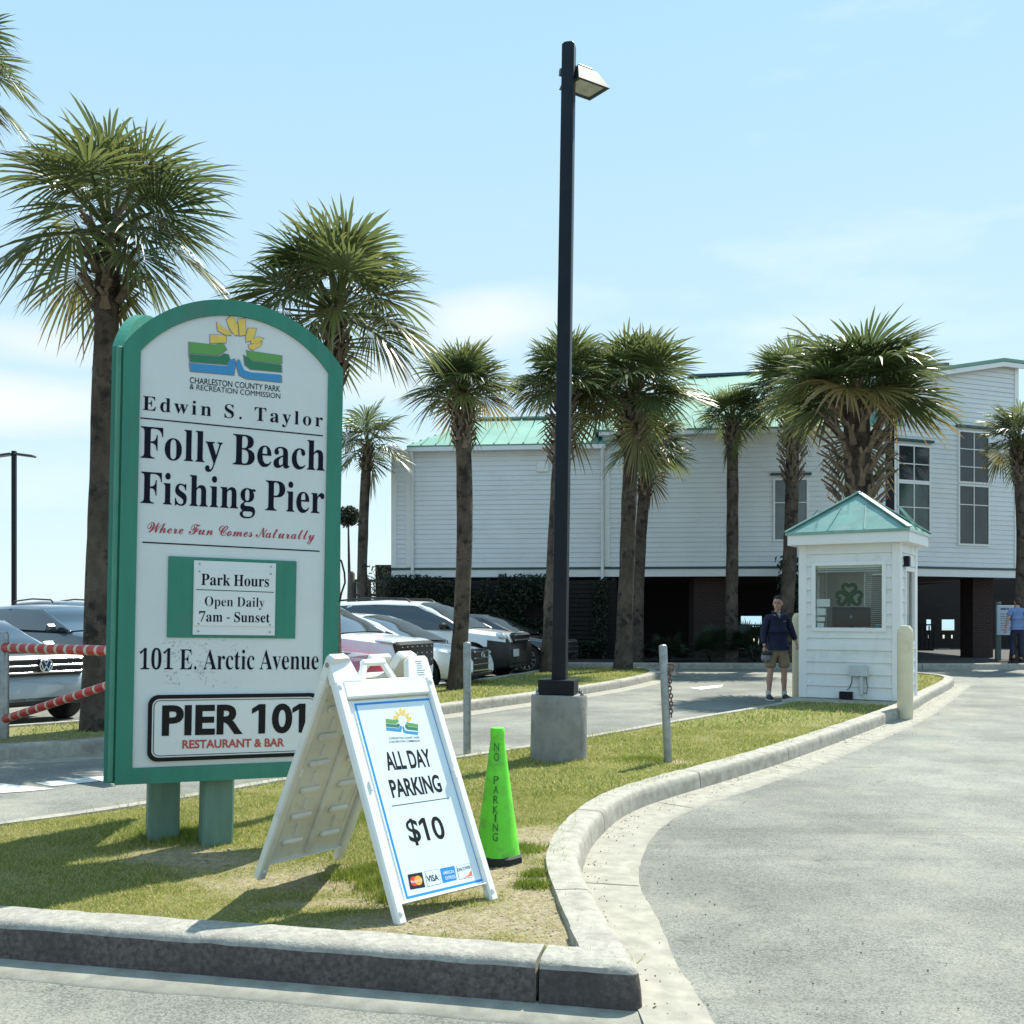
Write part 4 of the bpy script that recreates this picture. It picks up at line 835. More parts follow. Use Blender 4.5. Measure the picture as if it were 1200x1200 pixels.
class Plane:
    """a tilted board: local x right, z up, y into the board; maps photo pixels on it to local x,z"""

    def __init__(self, org, rot):
        self.M = Matrix.Translation(org) @ rot.to_4x4()
        self.I = self.M.inverted()

    def uv(self, px, py, off=0.0):
        o = self.I @ Vector((0, 0, HC))
        d = (self.I.to_3x3() @ Vector(((px - 600) / F, 1, -(py - 719) / F)))
        t = (off - o.y) / d.y
        p = o + d * t
        return p.x, p.z

    def text(self, mb, s, font, bl, cap_top, br, y, mi=0, offset=0.0, space=0.0):
        u0, v0 = self.uv(*bl)
        u1, v1 = self.uv(*br)
        uc, vc = self.uv(*cap_top)
        put_text(mb, s, font, u0, u1, v0, vc - v0, y, mi, offset, space, v1)

    def poly(self, mb, pts, y, mi=0):
        q = [self.uv(*p) for p in pts]
        a = sum(q[i][0] * q[(i + 1) % len(q)][1] - q[(i + 1) % len(q)][0] * q[i][1] for i in range(len(q)))
        if a < 0: q.reverse()
        mb.add([(u, y, v) for u, v in q], [tuple(range(len(q)))], mi)

    def line(self, mb, a, b, th, y, mi=0):
        (u0, v0), (u1, v1) = self.uv(*a), self.uv(*b)
        mb.add([(u0, y, v0 - th / 2), (u1, y, v1 - th / 2), (u1, y, v1 + th / 2), (u0, y, v0 + th / 2)], [(0, 1, 2, 3)], mi)


# ------------------------------------------------------------------ ground, roads, kerbs
def smooth01(a, b, x):
    t = min(1, max(0, (x - a) / (b - a)))
    return t * t * (3 - 2 * t)


def catmull(pts, step, closed=False):
    pts = [Vector(p).to_2d() if len(p) > 2 else Vector(p) for p in pts]
    n = len(pts)
    res = []
    for i in range(n if closed else n - 1):
        p = [pts[(i + k) % n] if closed else pts[min(max(i + k, 0), n - 1)] for k in (-1, 0, 1, 2)]
        L = (p[2] - p[1]).length
        m = max(1, int(L / step))
        for j in range(m):
            t = j / m
            res.append(.5 * ((2 * p[1]) + (p[2] - p[0]) * t + (2 * p[0] - 5 * p[1] + 4 * p[2] - p[3]) * t * t + (3 * p[1] - p[0] - 3 * p[2] + p[3]) * t ** 3))
    if not closed: res.append(pts[-1])
    return res


def inside(poly, x, y):
    c = False
    j = len(poly) - 1
    for i in range(len(poly)):
        xi, yi = poly[i]
        xj, yj = poly[j]
        if (yi > y) != (yj > y) and x < (xj - xi) * (y - yi) / (yj - yi) + xi: c = not c
        j = i
    return c


def inside_np(poly, X, Y):
    c = np.zeros(len(X), bool)
    n = len(poly)
    for i in range(n):
        xi, yi = poly[i]
        xj, yj = poly[i - 1]
        if yi == yj: continue
        k = ((yi > Y) != (yj > Y)) & (X < (xj - xi) * (Y - yi) / (yj - yi) + xi)
        c ^= k
    return c


def normals2d(pts, closed):
    n = len(pts)
    res = []
    for i in range(n):
        a = pts[(i - 1) % n] if closed or i > 0 else pts[i]
        b = pts[(i + 1) % n] if closed or i < n - 1 else pts[i]
        d = (b - a).normalized()
        res.append(Vector((-d.y, d.x)))          # left of travel
    return res


def sweep(mb, pts, nrm, prof, mi=0, cap=True, jit=0.0, seed=0, smooth=False):
    """profile points (inward offset, z) swept along pts"""
    k = len(prof)
    vs_, fs = [], []
    for i, (p, n) in enumerate(zip(pts, nrm)):
        for q, (o, z) in enumerate(prof):
            j = jit * noise.noise(Vector((p.x * 9, p.y * 9, q * 3.3 + seed))) if z > .02 else 0
            vs_.append((p.x + n.x * (o + j), p.y + n.y * (o + j), z + j * .6))
    for i in range(len(pts) - 1):
        for q in range(k - 1):
            fs.append((i * k + q, (i + 1) * k + q, (i + 1) * k + q + 1, i * k + q + 1))
    if cap:
        fs.append(tuple(reversed(range(k))))
        fs.append(tuple(range((len(pts) - 1) * k, len(pts) * k)))
    mb.add(vs_, fs, mi, smooth)


def patch(outline, step, zf, name, mats, attrf=None, ranges=None):
    """triangulated sheet inside an outline with its own relief"""
    xs = [p[0] for p in outline]
    ys = [p[1] for p in outline]
    pts = [Vector((p[0], p[1])) for p in outline]
    nb = len(pts)
    y = min(ys)
    while y < max(ys):
        st = step(y) if callable(step) else step
        x = min(xs) + rnd.random() * st
        while x < max(xs):
            if inside(outline, x, y):
                pts.append(Vector((x + rnd.uniform(-.3, .3) * st, y + rnd.uniform(-.3, .3) * st)))
            x += st
        y += st
    r = delaunay_2d_cdt(pts, [], [list(range(nb))], 1, 1e-4)
    vs_, fs = r[0], r[2]
    me = bpy.data.meshes.new(name)
    me.from_pydata([(v.x, v.y, zf(v.x, v.y)) for v in vs_], [], fs)
    for m in mats: me.materials.append(m)
    me.polygons.foreach_set('use_smooth', [True] * len(fs))
    if attrf:
        a = me.attributes.new('bare', 'FLOAT', 'POINT')
        a.data.foreach_set('value', [attrf(v.x, v.y) for v in vs_])
    me.update()
    o = bpy.data.objects.new(name, me)
    COL.objects.link(o)
    return o


# the sheet to the horizon, the beach sand, the sea
mb = MB()
mb.add([(-3000, -300, -.03), (3000, -300, -.03), (3000, 3500, -.03), (-3000, 3500, -.03)], [(0, 1, 2, 3)])
tag(mb.build('ground', M['beach']), kind='structure')
mb = MB()
mb.add([(-2500, 95, -.02), (2500, 95, -.02), (2500, 3400, -.02), (-2500, 3400, -.02)], [(0, 1, 2, 3)])
tag(mb.build('sea', M['sea']), kind='structure')
mb = MB()
mb.add([(-45, -12, 0), (60, -12, 0), (60, 46, 0), (-45, 46, 0)], [(0, 1, 2, 3)])
tag(mb.build('road', M['asphalt']), kind='structure')

# entrance island
V2 = lambda p: Vector((p[0], p[1]))
right_pts = [V2(G(*p)) for p in ((727, 1140), (703, 1096), (687, 1058), (683, 1025), (703, 985), (752, 950), (860, 915), (935, 890), (1050, 845), (1090, 822), (1118, 803))]
front_a, front_b = V2(G(757, 1192)), V2(G(0, 1128))
fdir = (front_b - front_a).normalized()
front_c = front_a + fdir * 6.2
left_pts = [Vector(p) for p in ((-5.0, 5.62), (-4.2, 6.0), (-3.3, 6.56), (-2.6, 7.3), (-1.72, 8.5), (-.5, 9.62), (.8, 11.2), (2.14, 12.95), (4.2, 15.6), (5.6, 17.9), (7.6, 21.2))]
# counter-clockwise: front from left to right, right side away, nose, left side back
corner = [front_a + fdir * .10, front_a + fdir * .03 + Vector((.015, .03)), front_a + Vector((.0, .10))]
right_side = catmull([corner[-1]] + right_pts + [Vector((9.15, 22.6)), Vector((8.75, 23.1)), Vector((8.2, 22.7))], .12)
left_side = catmull([Vector((8.2, 22.7))] + left_pts[::-1] + [Vector((-5.9, 5.35)), front_c], .2)
front_side = [front_c + (front_a + fdir * .10 - front_c) * (i / 40) for i in range(41)]
outline = front_side[:-1] + [corner[0], corner[1]] + right_side[:-1] + left_side[:-1]

CURB = [(0, 0), (.010, .10), (.018, .138), (.034, .153), (.075, .158), (.19, .158), (.20, .10)]
mbF = MB()
fr = front_side + [corner[1], corner[2]]
# one long weathered run up to the gap, then the short end block round the corner
nf = len(front_side)
seg = [front_c + (front_a + fdir * .41 - front_c) * (i / 70) for i in range(71)]
OLD = [(0, -.0), (.006, .08), (.012, .140), (.022, .160), (.042, .170), (.09, .173), (.20, .172), (.21, .10)]
sweep(mbF, seg, normals2d(seg, False), OLD, jit=.006, seed=3, smooth=True)
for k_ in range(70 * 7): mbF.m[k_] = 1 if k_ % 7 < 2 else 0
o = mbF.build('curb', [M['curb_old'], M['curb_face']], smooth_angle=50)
tag(o, kind='structure')
# the end block: front arm, rounded corner, side arm, with one mitred inner corner
d2 = (right_pts[1] - front_a).normalized()
nA = Vector((-fdir.y, fdir.x)) * -1
nB = Vector((-d2.y, d2.x))
OW = .21
mit = front_a + (fdir + d2).normalized() * (OW / math.sin(fdir.angle(d2) / 2))
rc_ = .07
blk, bn = [], []
for i in range(9):
    p_ = front_a + fdir * (.395 - (.395 - rc_) * i / 8)
    m_ = p_ + nA * OW
    if (m_ - front_a).dot(fdir) < (mit - front_a).dot(fdir): m_ = mit
    blk.append(p_); bn.append((m_ - p_) / OW)
for i in range(1, 6):
    t_ = i / 6
    a_, b_ = front_a + fdir * rc_, front_a + d2 * rc_
    p_ = a_ * (1 - t_) ** 2 + front_a * 2 * t_ * (1 - t_) + b_ * t_ * t_
    blk.append(p_); bn.append((mit - p_) / OW)
side = [front_a + d2 * (rc_ + (.52 - rc_) * i / 12) for i in range(13)]
for p_ in side:
    m_ = p_ + nB * OW
    if (m_ - front_a).dot(d2) < (mit - front_a).dot(d2): m_ = mit
    blk.append(p_); bn.append((m_ - p_) / OW)
mbF = MB()
sweep(mbF, blk, bn, OLD, jit=.005, seed=9, smooth=True)
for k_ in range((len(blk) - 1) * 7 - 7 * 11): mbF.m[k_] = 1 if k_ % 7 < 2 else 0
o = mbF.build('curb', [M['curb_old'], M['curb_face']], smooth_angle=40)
tag(o, kind='structure')


def curb_run(pts, prof, joint, gap=.012, first=0.0, jit=.0055):
    """curb in lengths with open joints between them"""
    mbx = MB()
    cur, d = [pts[0]], first
    for i in range(1, len(pts)):
        d += (pts[i] - pts[i - 1]).length
        cur.append(pts[i])
        if d >= joint or i == len(pts) - 1:
            q = list(cur)
            if len(q) > 1:
                e = (q[-1] - q[-2]).normalized()
                q[-1] = q[-1] - e * gap
                sweep(mbx, q, normals2d(q, False), prof, jit=jit, smooth=True)
            cur, d = [pts[i]], 0.0
    o_ = mbx.build('curb', M['concrete'], smooth_angle=50)
    return tag(o_, kind='structure')


rs = catmull([blk[-1] + d2 * .015] + right_pts[2:] + [Vector((9.15, 22.6)), Vector((8.75, 23.1)), Vector((8.2, 22.7))], .05)
curb_run(rs, CURB, 1.9, first=1.3)
curb_run(left_side, [(0, 0), (.012, .10), (.03, .13), (.05, .138), (.15, .138), (.16, .09)], 3.0)

# concrete gutter pan along the right side and the front
mbg = MB()
gl = catmull([V2(G(800, 1290)), V2(G(768, 1215)), V2(G(745, 1165))] + right_pts[1:], .1)
gl = [p for p in gl if p.y < 21.5]
gn = normals2d(gl, False)
cur = []
for i, (p, n) in enumerate(zip(gl, gn)):
    w = .31 - .08 * smooth01(5.0, 3.9, p.y)
    cur.append((p, n, w))
vs_, fs = [], []
for i, (p, n, w) in enumerate(cur):
    j = .012 * noise.noise(Vector((p.x * 6, p.y * 6, 1.7)))
    for o_, z in ((-.03, .022), (.10, .016), (w * .6, .010), (w + j, .005), (w + j + .004, -.01)):
        vs_.append((p.x - n.x * o_, p.y - n.y * o_, z))
for i in range(len(cur) - 1):
    for q in range(4):
        fs.append((i * 5 + q, i * 5 + q + 1, (i + 1) * 5 + q + 1, (i + 1) * 5 + q))
mbg.add(vs_, fs, 0, True)
tag(mbg.build('gutter', M['gutter']), kind='structure')
mbj = MB()
acc = 0
for i in range(1, len(cur)):
    acc += (cur[i][0] - cur[i - 1][0]).length
    if acc > 2.4:
        acc = 0
        p, n, w = cur[i]
        e_ = (cur[i][0] - cur[i - 1][0]).normalized() * .004
        q = [p - n * .005 - e_, p - n * (w - .004) - e_, p - n * (w - .004) + e_, p - n * .005 + e_]
        mbj.add([(q[0].x, q[0].y, .0215), (q[1].x, q[1].y, .0078), (q[2].x, q[2].y, .0078), (q[3].x, q[3].y, .0215)], [(0, 1, 2, 3)])
tag(mbj.build('gutter_joint', M['mulch']), kind='structure')
mbg = MB()
fl = [front_c + (front_a - front_c) * (i / 60) - Vector((0, 0)) for i in range(61)]
fn = normals2d(fl, False)
vs_, fs = [], []
for i, (p, n) in enumerate(zip(fl, fn)):
    j = .02 * noise.noise(Vector((p.x * 5, 4.4, 1.7)))
    for o_, z in ((-.02, .018), (.16 + j, .008), (.17 + j, -.01)):
        vs_.append((p.x - n.x * o_, p.y - n.y * o_, z))
for i in range(60):
    for q in range(2):
        fs.append((i * 3 + q, i * 3 + q + 1, (i + 1) * 3 + q + 1, (i + 1) * 3 + q))
mbg.add(vs_, fs, 0, True)
tag(mbg.build('gutter', M['gutter']), kind='structure')


SIGN_POSTS = [Vector((-2.06, 6.06)), Vector((-1.69, 5.90))]
BARE_SPOTS = [(-.15, 5.25, .58, .60), (-.25, 4.40, .72, .30), (.14, 4.75, .33, .62), (-.95, 5.25, .62, .38), (.14, 5.9, .40, .50), (.30, 4.2, .3, .3),
              (-1.75, 5.62, .50, .28), (-.8, 4.75, .5, .15), (1.43, 9.17, .22, .16), (-.48, 4.1, .5, .2)]


def bare(x, y):
    n = noise.noise(Vector((x * 1.7, y * 1.7, 3))) * .5 + noise.noise(Vector((x * 5.1, y * 5.1, 8))) * .35 + noise.noise(Vector((x * 13, y * 13, 2))) * .25
    v = 0
    for cx, cy, rx, ry in BARE_SPOTS:
        d = math.hypot((x - cx) / rx, (y - cy) / ry)
        v = max(v, 1.25 - d)
    v = v * 1.1 + n * .95
    v = max(v, n * .9 - .18)
    return min(1, max(0, v))


def isl_z(x, y):
    z = .128 + .012 * noise.noise(Vector((x * 2.2, y * 2.2, 0))) + .006 * noise.noise(Vector((x * 9, y * 9, 5)))
    z -= .05 * smooth01(.9, 0, math.hypot(x + 1.25, y - 5.2)) * .9
    return z


inner = [p + n * .172 for p, n in zip(outline, normals2d(outline, True))]
inner = [p for i, p in enumerate(inner) if i % 2 == 0 or p.y < 6]
o = patch(inner, lambda y: .06 if y < 7.5 else .16, isl_z, 'lawn', [M['soil']], bare)
tag(o, kind='structure')

# planting strip between the exit lane and the car park
strip_front = [V2(G(-190, 912)), V2(G(0, 893)), V2(G(125, 884)), Vector((-2.7, 12.4)), V2(G(525, 838)), V2(G(700, 812)), V2(G(762, 799))]
strip = catmull(strip_front + [Vector((3.35, 23.6)), Vector((3.15, 24.9)), Vector((2.3, 25.5))], .2)
strip_back = catmull([Vector((2.3, 25.5)), Vector((.9, 24.6)), Vector((.0, 22.2)), Vector((-2.7, 16.2)), Vector((-5.0, 13.0)), Vector((-6.6, 11.6)), Vector((-9.2, 10.6)), V2(G(-190, 912))], .4)
strip_out = strip[:-1] + strip_back[:-1]
curb_run(strip, CURB, 2.6)
curb_run(strip_back, CURB, 2.6)
bare2 = lambda x, y: min(1, max(0, .5 * smooth01(13, 10.5, y) + .25 * noise.noise(Vector((x * 2, y * 2, 5))) + .4 * noise.noise(Vector((x * .7, y * .7, 1))) - .05))
sin_ = [p + n * .17 for p, n in zip(strip_out, normals2d(strip_out, True))]
o = patch(sin_, .3, lambda x, y: .13 + .02 * noise.noise(Vector((x, y, 0))), 'lawn', [M['soil']], bare2)
tag(o, kind='structure')
mbg = MB()
vs_, fs = [], []
sn = normals2d(strip, False)
for p, n in zip(strip, sn):
    for o_, z in ((-.02, .014), (.32, .007), (.325, -.01)):
        vs_.append((p.x - n.x * o_, p.y - n.y * o_, z))
for i in range(len(strip) - 1):
    for q in range(2):
        fs.append((i * 3 + q, i * 3 + q + 1, (i + 1) * 3 + q + 1, (i + 1) * 3 + q))
mbg.add(vs_, fs)
tag(mbg.build('gutter', M['gutter']), kind='structure')

# planting bed under the front of the building
bed = [Vector(p) for p in ((-12, 28.6), (-1.0, 27.4), (4, 27.0), (12, 26.6), (26, 26.3))]
bed_f = catmull(bed, .5)
curb_run(bed_f, CURB, 3.0)
bo = [p + Vector((0, .18)) for p in bed_f] + [Vector((26, 29.0)), Vector((-12, 31.5))]
o = patch(bo, .6, lambda x, y: .13 + .03 * noise.noise(Vector((x, y, 0))), 'planting_bed', [M['mulch']])
tag(o, kind='structure')
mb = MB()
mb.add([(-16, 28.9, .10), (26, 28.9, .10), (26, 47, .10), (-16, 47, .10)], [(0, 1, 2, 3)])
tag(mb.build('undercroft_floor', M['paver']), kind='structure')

# painted markings on the exit lane
mbm = MB()


def gpoly(pts, z=.005):
    q = [G(*p) for p in pts]
    a = sum(q[i].x * q[(i + 1) % len(q)].y - q[(i + 1) % len(q)].x * q[i].y for i in range(len(q)))
    if a < 0: q.reverse()
    mbm.add([(p.x, p.y, z) for p in q], [tuple(range(len(q)))])


gpoly([(-60, 921), (0, 918.5), (64, 925), (30, 928), (0, 930), (-60, 933)])
gpoly([(40, 918), (62, 922), (120, 915.5), (230, 905), (226, 899), (120, 910)])
gpoly([(808, 806.5), (826, 804.5), (848, 802.5), (845, 805.5), (828, 807.5), (822, 808.5)])
tag(mbm.build('road_marking', M['line_white']), kind='structure')

# ------------------------------------------------------------------ grass blades


def blades(name, region, poly, count, lo, hi, wid, seed, zf, barev, keep=1.0):
    g = np.random.default_rng(seed)
    x0, x1, y0, y1 = region
    X = g.uniform(x0, x1, count)
    Y = g.uniform(y0, y1, count)
    k = inside_np(poly, X, Y)
    X, Y = X[k], Y[k]
    bv = np.array([barev(a, b) for a, b in zip(X, Y)])
    k = g.random(len(X)) > np.clip(bv * 1.5 - .05, 0, .985) * keep
    X, Y, bv = X[k], Y[k], bv[k]
    n = len(X)
    Z = np.array([zf(a, b) for a, b in zip(X, Y)]) - .004
    big = np.array([noise.noise(Vector((a * 1.1, b * 1.1, 9.0))) + .6 * noise.noise(Vector((a * 3.2, b * 3.2, 4.0))) for a, b in zip(X, Y)])
    h = g.uniform(lo, hi, n) * (1 + .5 * np.clip(big, -1, 1))
    a = g.uniform(0, 2 * pi, n)
    lean = g.uniform(.2, 1.3, n) * h
    a2 = g.uniform(0, 2 * pi, n)
    w = wid * g.uniform(.6, 1.3, n)
    v = np.zeros((n, 3, 3), np.float32)
    v[:, 0] = np.stack([X - np.cos(a) * w, Y - np.sin(a) * w, Z], 1)
    v[:, 1] = np.stack([X + np.cos(a) * w, Y + np.sin(a) * w, Z], 1)
    v[:, 2] = np.stack([X + np.cos(a2) * lean, Y + np.sin(a2) * lean, Z + h], 1)
    f = np.arange(n * 3).reshape(n, 3)
    tint = np.clip(.40 - .50 * big + g.normal(0, .2, n) + .35 * bv, 0, 1)
    tint = np.where(g.random(n) < .30, .97, np.minimum(tint, .86))
    o_ = fast_mesh(name, v.reshape(-1, 3), f, M['grass'], attr={'tint': ('FACE', tint)})
    return tag(o_, 'short mown turf with straw coloured patches on the entrance island', 'grass', kind='stuff')


poly_in = [(p.x, p.y) for p in inner]
blades('grass', (-5.8, 1.2, 3.7, 7.6), poly_in, 380000, .012, .028, .0026, 1, isl_z, bare)
blades('grass', (-3.0, 4.2, 7.5, 12.0), poly_in, 150000, .014, .034, .0045, 2, isl_z, bare)
blades('grass', (.5, 9.5, 12.0, 23.2), poly_in, 60000, .02, .05, .008, 3, isl_z, bare)
o = blades('grass', (-9.5, 3.6, 10, 25.6), [(p.x, p.y) for p in sin_], 110000, .02, .06, .008, 4, lambda x, y: .13, bare2)
o['label'] = 'bright green grass under the palms on the planting strip beside the parked cars'
# blades that creep over the back of the kerb
g = np.random.default_rng(77)
vv, tt = [], []
nrm_ = normals2d(outline, True)
for i, (p, n) in enumerate(zip(outline, nrm_)):
    if p.y > 12: continue
    for k in range(int(26 * max(.1, noise.noise(Vector((p.x * 1.4, p.y * 1.4, 6))) + .35))):
        o_ = g.uniform(.10, .20)
        e_ = g.uniform(-.1, .1)
        x, y = p.x + n.x * o_ - n.y * e_, p.y + n.y * o_ + n.x * e_
        a = g.uniform(0, 2 * pi); h = g.uniform(.012, .04); l_ = g.uniform(.01, .045)
        z = .155
        vv += [(x - .0025 * math.cos(a), y - .0025 * math.sin(a), z - .02), (x + .0025 * math.cos(a), y + .0025 * math.sin(a), z - .02), (x - n.x * l_ + .02 * math.cos(a), y - n.y * l_ + .02 * math.sin(a), z + h)]
        tt.append(float(np.clip(g.normal(.5, .25), 0, 1)))
o = fast_mesh('grass', np.array(vv), np.arange(len(vv)).reshape(-1, 3), M['grass'], attr={'tint': ('FACE', np.array(tt))})
tag(o, 'stray grass blades leaning over the back edge of the kerb', 'grass', kind='stuff')
# grit and dry leaf crumbs swept into the gutter
mbl = MB()
for i in range(900):
    k = rnd.randrange(3, len(cur) - 2)
    p, n, w = cur[k]
    o_ = abs(rnd.gauss(0, .07)) if rnd.random() < .7 else rnd.uniform(0, w + .25)
    x, y = p.x - n.x * o_ + rnd.uniform(-.05, .05), p.y - n.y * o_ + rnd.uniform(-.05, .05)
    z = .022 - .014 * min(1, o_ / max(w, .1)) if o_ < w else .004
    if rnd.random() < .93:
        s_ = rnd.uniform(.0015, .005)
        mbl.ball((x, y, z), (s_, s_, s_ * .6), 5, 4, rnd.randrange(2))
    else:
        a = rnd.uniform(0, pi); L = rnd.uniform(.004, .014)
        mbl.bar((x - L * math.cos(a), y - L * math.sin(a), z + .002), (x + L * math.cos(a), y + L * math.sin(a), z + .004), .004, .002, 1)
tag(mbl.build('gutter_litter', [M['pebble'], M['mulch']]), 'grit and dry leaf crumbs lying along the gutter', 'litter', kind='stuff')
# dead thatch lying on the thin ground
g = np.random.default_rng(21)
n_ = 90000
X = g.uniform(-5, 1, n_); Y = g.uniform(3.7, 7.2, n_)
k = inside_np(poly_in, X, Y)
X, Y = X[k], Y[k]
n_ = len(X)
Z = np.array([isl_z(a, b) for a, b in zip(X, Y)]) + .001
A = g.uniform(0, 2 * pi, n_); Lh = g.uniform(.012, .04, n_); hh = g.uniform(.002, .012, n_)
v = np.zeros((n_, 3, 3), np.float32)
v[:, 0] = np.stack([X - np.sin(A) * .0014, Y + np.cos(A) * .0014, Z], 1)
v[:, 1] = np.stack([X + np.sin(A) * .0014, Y - np.cos(A) * .0014, Z], 1)
v[:, 2] = np.stack([X + np.cos(A) * Lh, Y + np.sin(A) * Lh, Z + hh], 1)
o = fast_mesh('thatch', v.reshape(-1, 3), np.arange(n_ * 3).reshape(-1, 3), M['grass'], attr={'tint': ('FACE', np.clip(g.normal(.93, .08, n_), .5, 1))})
tag(o, 'dry straw coloured thatch lying between the grass blades', 'dead grass', kind='stuff')
# taller clumps left by the mower
CL = [(-.62, 5.05, .13, .06), (-.75, 5.3, .16, .06), (.13, 3.95, .06, .05), (.03, 5.75, .13, .04), (.12, 5.2, .06, .04), (-1.15, 6.6, .25, .06), (-.52, 4.8, .1, .08),
      (-1.95, 6.12, .25, .06), (.10, 5.0, .07, .045), (1.2, 9.3, .2, .04)]
g = np.random.default_rng(11)
vv, tt = [], []
for cx, cy, r, h in CL:
    for i in range(int(2600 * r / .15)):
        q = abs(g.normal(0, .5)) * r
        a = g.uniform(0, 2 * pi)
        x, y = cx + q * math.cos(a) * 1.4, cy + q * math.sin(a)
        z = isl_z(x, y)
        hh = h * g.uniform(.3, 1.0)
        a1 = g.uniform(0, 2 * pi)
        ln = g.uniform(.1, .9) * hh
        w = .0032
        vv += [(x - w * math.cos(a1), y - w * math.sin(a1), z), (x + w * math.cos(a1), y + w * math.sin(a1), z), (x + ln * math.sin(a1 * 3), y + ln * math.cos(a1 * 3), z + hh)]
        tt.append(min(.8, max(0, .2 + g.normal(0, .2))))
o = fast_mesh('grass', np.array(vv), np.arange(len(vv)).reshape(-1, 3), M['grass'], attr={'tint': ('FACE', np.array(tt))})
tag(o, 'darker green grass tufts growing round the sandwich board and cone', 'grass', kind='stuff')
# pebbles and crumbs of soil
mbp = MB()
for i in range(420):
    cx, cy, rx, ry = rnd.choice(BARE_SPOTS[:8])
    x, y = cx + rnd.gauss(0, rx * .6), cy + rnd.gauss(0, ry * .6)
    if not inside(poly_in, x, y): continue
    s = rnd.uniform(.002, .006) if rnd.random() < .95 else rnd.uniform(.007, .012)
    mbp.ball((x, y, isl_z(x, y) + s * .3), (s, s * rnd.uniform(.6, 1), s * .6), 6, 4, rnd.randrange(2))
for i in range(90):
    p = G(rnd.uniform(690, 1150), rnd.uniform(860, 1190))
    if inside([(q.x, q.y) for q in outline], p.x, p.y): continue
    s = rnd.uniform(.002, .006)
    mbp.ball((p.x, p.y, .006), (s, s, s * .7), 6, 4, rnd.randrange(2))
tag(mbp.build('gravel', [M['concrete'], M['pebble']]), 'small pebbles and crumbs of soil on the bare ground', 'gravel', kind='stuff')

# ------------------------------------------------------------------ the big park sign
RZ_SIGN, ROLL = R(24.6), R(1.1)
ORG = Vector((-2.172, 5.57, 0))
rot = Matrix.Rotation(RZ_SIGN, 3, 'Z') @ Matrix.Rotation(ROLL, 3, 'Y')
SP = Plane(ORG, rot)
sign = empty('park_sign', ORG, 0, 'tall arched white park sign with a green frame, on two green posts in the grass', 'sign')
sign.rotation_euler = (0, ROLL, RZ_SIGN)
W_S = SP.uv(399, 600)[0]
ZB = SP.uv(135, 920)[1]
ZS = SP.uv(139.5, 402)[1]
ZT = SP.uv(265, 350.5)[1]


def arch(inset, n=28):
    x0, x1, b = inset, W_S - inset, ZB + inset
    h = ZT - ZS
    r = (W_S * W_S / 4 + h * h) / (2 * h)
    cz, cx = ZT - r, W_S / 2
    rr = r - inset
    a0 = math.asin((x1 - cx) / rr)
    pts = [(x0, b), (x1, b)]
    for i in range(n + 1):
        a = a0 - 2 * a0 * i / n
        pts.append((cx + rr * math.sin(a), cz + rr * math.cos(a)))
    return pts


for k in range(2):
    T = None
    if k == 1:                    # the second face of the V, hinged at the left edge
        T = Matrix.Translation((0.0, .065, 0)) @ Matrix.Rotation(R(68), 4, 'Z')
    mb = MB(); mb.T = T
    mb.prism(arch(.01), .008, .05)
    mb.build('panel', M['sign_white'], sign)
    mb = MB(); mb.T = T
    mb.ring(arch(0), arch(.088), -.006 if k == 0 else 0, .058, 0)
    mb.build('frame', M['sign_green'], sign)
mb = MB()
mb.box((-.018, .045, (ZB + ZS) / 2), (.03, .07, ZS - ZB - .02), None, 0, .008)
mb.build('hinge_strip', M['sign_green_light'], sign)
for i, (sp, zt) in enumerate(zip(SIGN_POSTS, (1.35, 1.35))):
    mb = MB()
    mb.T = Matrix(SP.I)
    c = sp
    mb.T = None
    q_ = SP.I @ Vector((c.x, c.y, .6))
    mb.box((q_.x, .152 if i == 1 else q_.y, .62), (.175, .17, 1.3), None, 0, .012)
    mb.build('post', M['post_green'], sign)
# lettering
mb = MB()
YT = .0055
SP.text(mb, 'Edwin S. Taylor', 'S', (167.3, 480), (167.3, 463.5), (378.4, 500), YT, 0, -.002, .10)
SP.text(mb, 'Folly Beach', 'S', (164.7, 536.2), (164.7, 499), (380.7, 551.6), YT, 0, -.001)
SP.text(mb, 'Fishing Pier', 'S', (164.7, 589.2), (164.7, 552.2), (379.9, 601.8), YT, 0, -.001)
SP.line(mb, (164.7, 489.5), (378.8, 510.5), .007, YT)
SP.line(mb, (166.8, 635.3), (374.8, 645.9), .007, YT)
SP.text(mb, '101 E. Arctic Avenue', 'S', (163.5, 784.6), (163.5, 760.5), (373.5, 784.6), YT, 0, -.004)
SP.text(mb, 'CHARLESTON COUNTY PARK', 'sans', (222.5, 448.5), (222.5, 441.5), (328.7, 458.9), YT, 0, .004)
SP.text(mb, '& RECREATION COMMISSION', 'sans', (222.5, 455.6), (222.5, 449.4), (328.7, 467.0), YT, 0, .0)
mb.build('lettering', M['ink'], sign)
mb = MB()
SP.text(mb, 'Where Fun Comes Naturally', 'C', (172.7, 623.7), (173, 611.5), (369, 632.6), YT, 0, .001, .0)
mb.build('tagline', M['script_red'], sign)
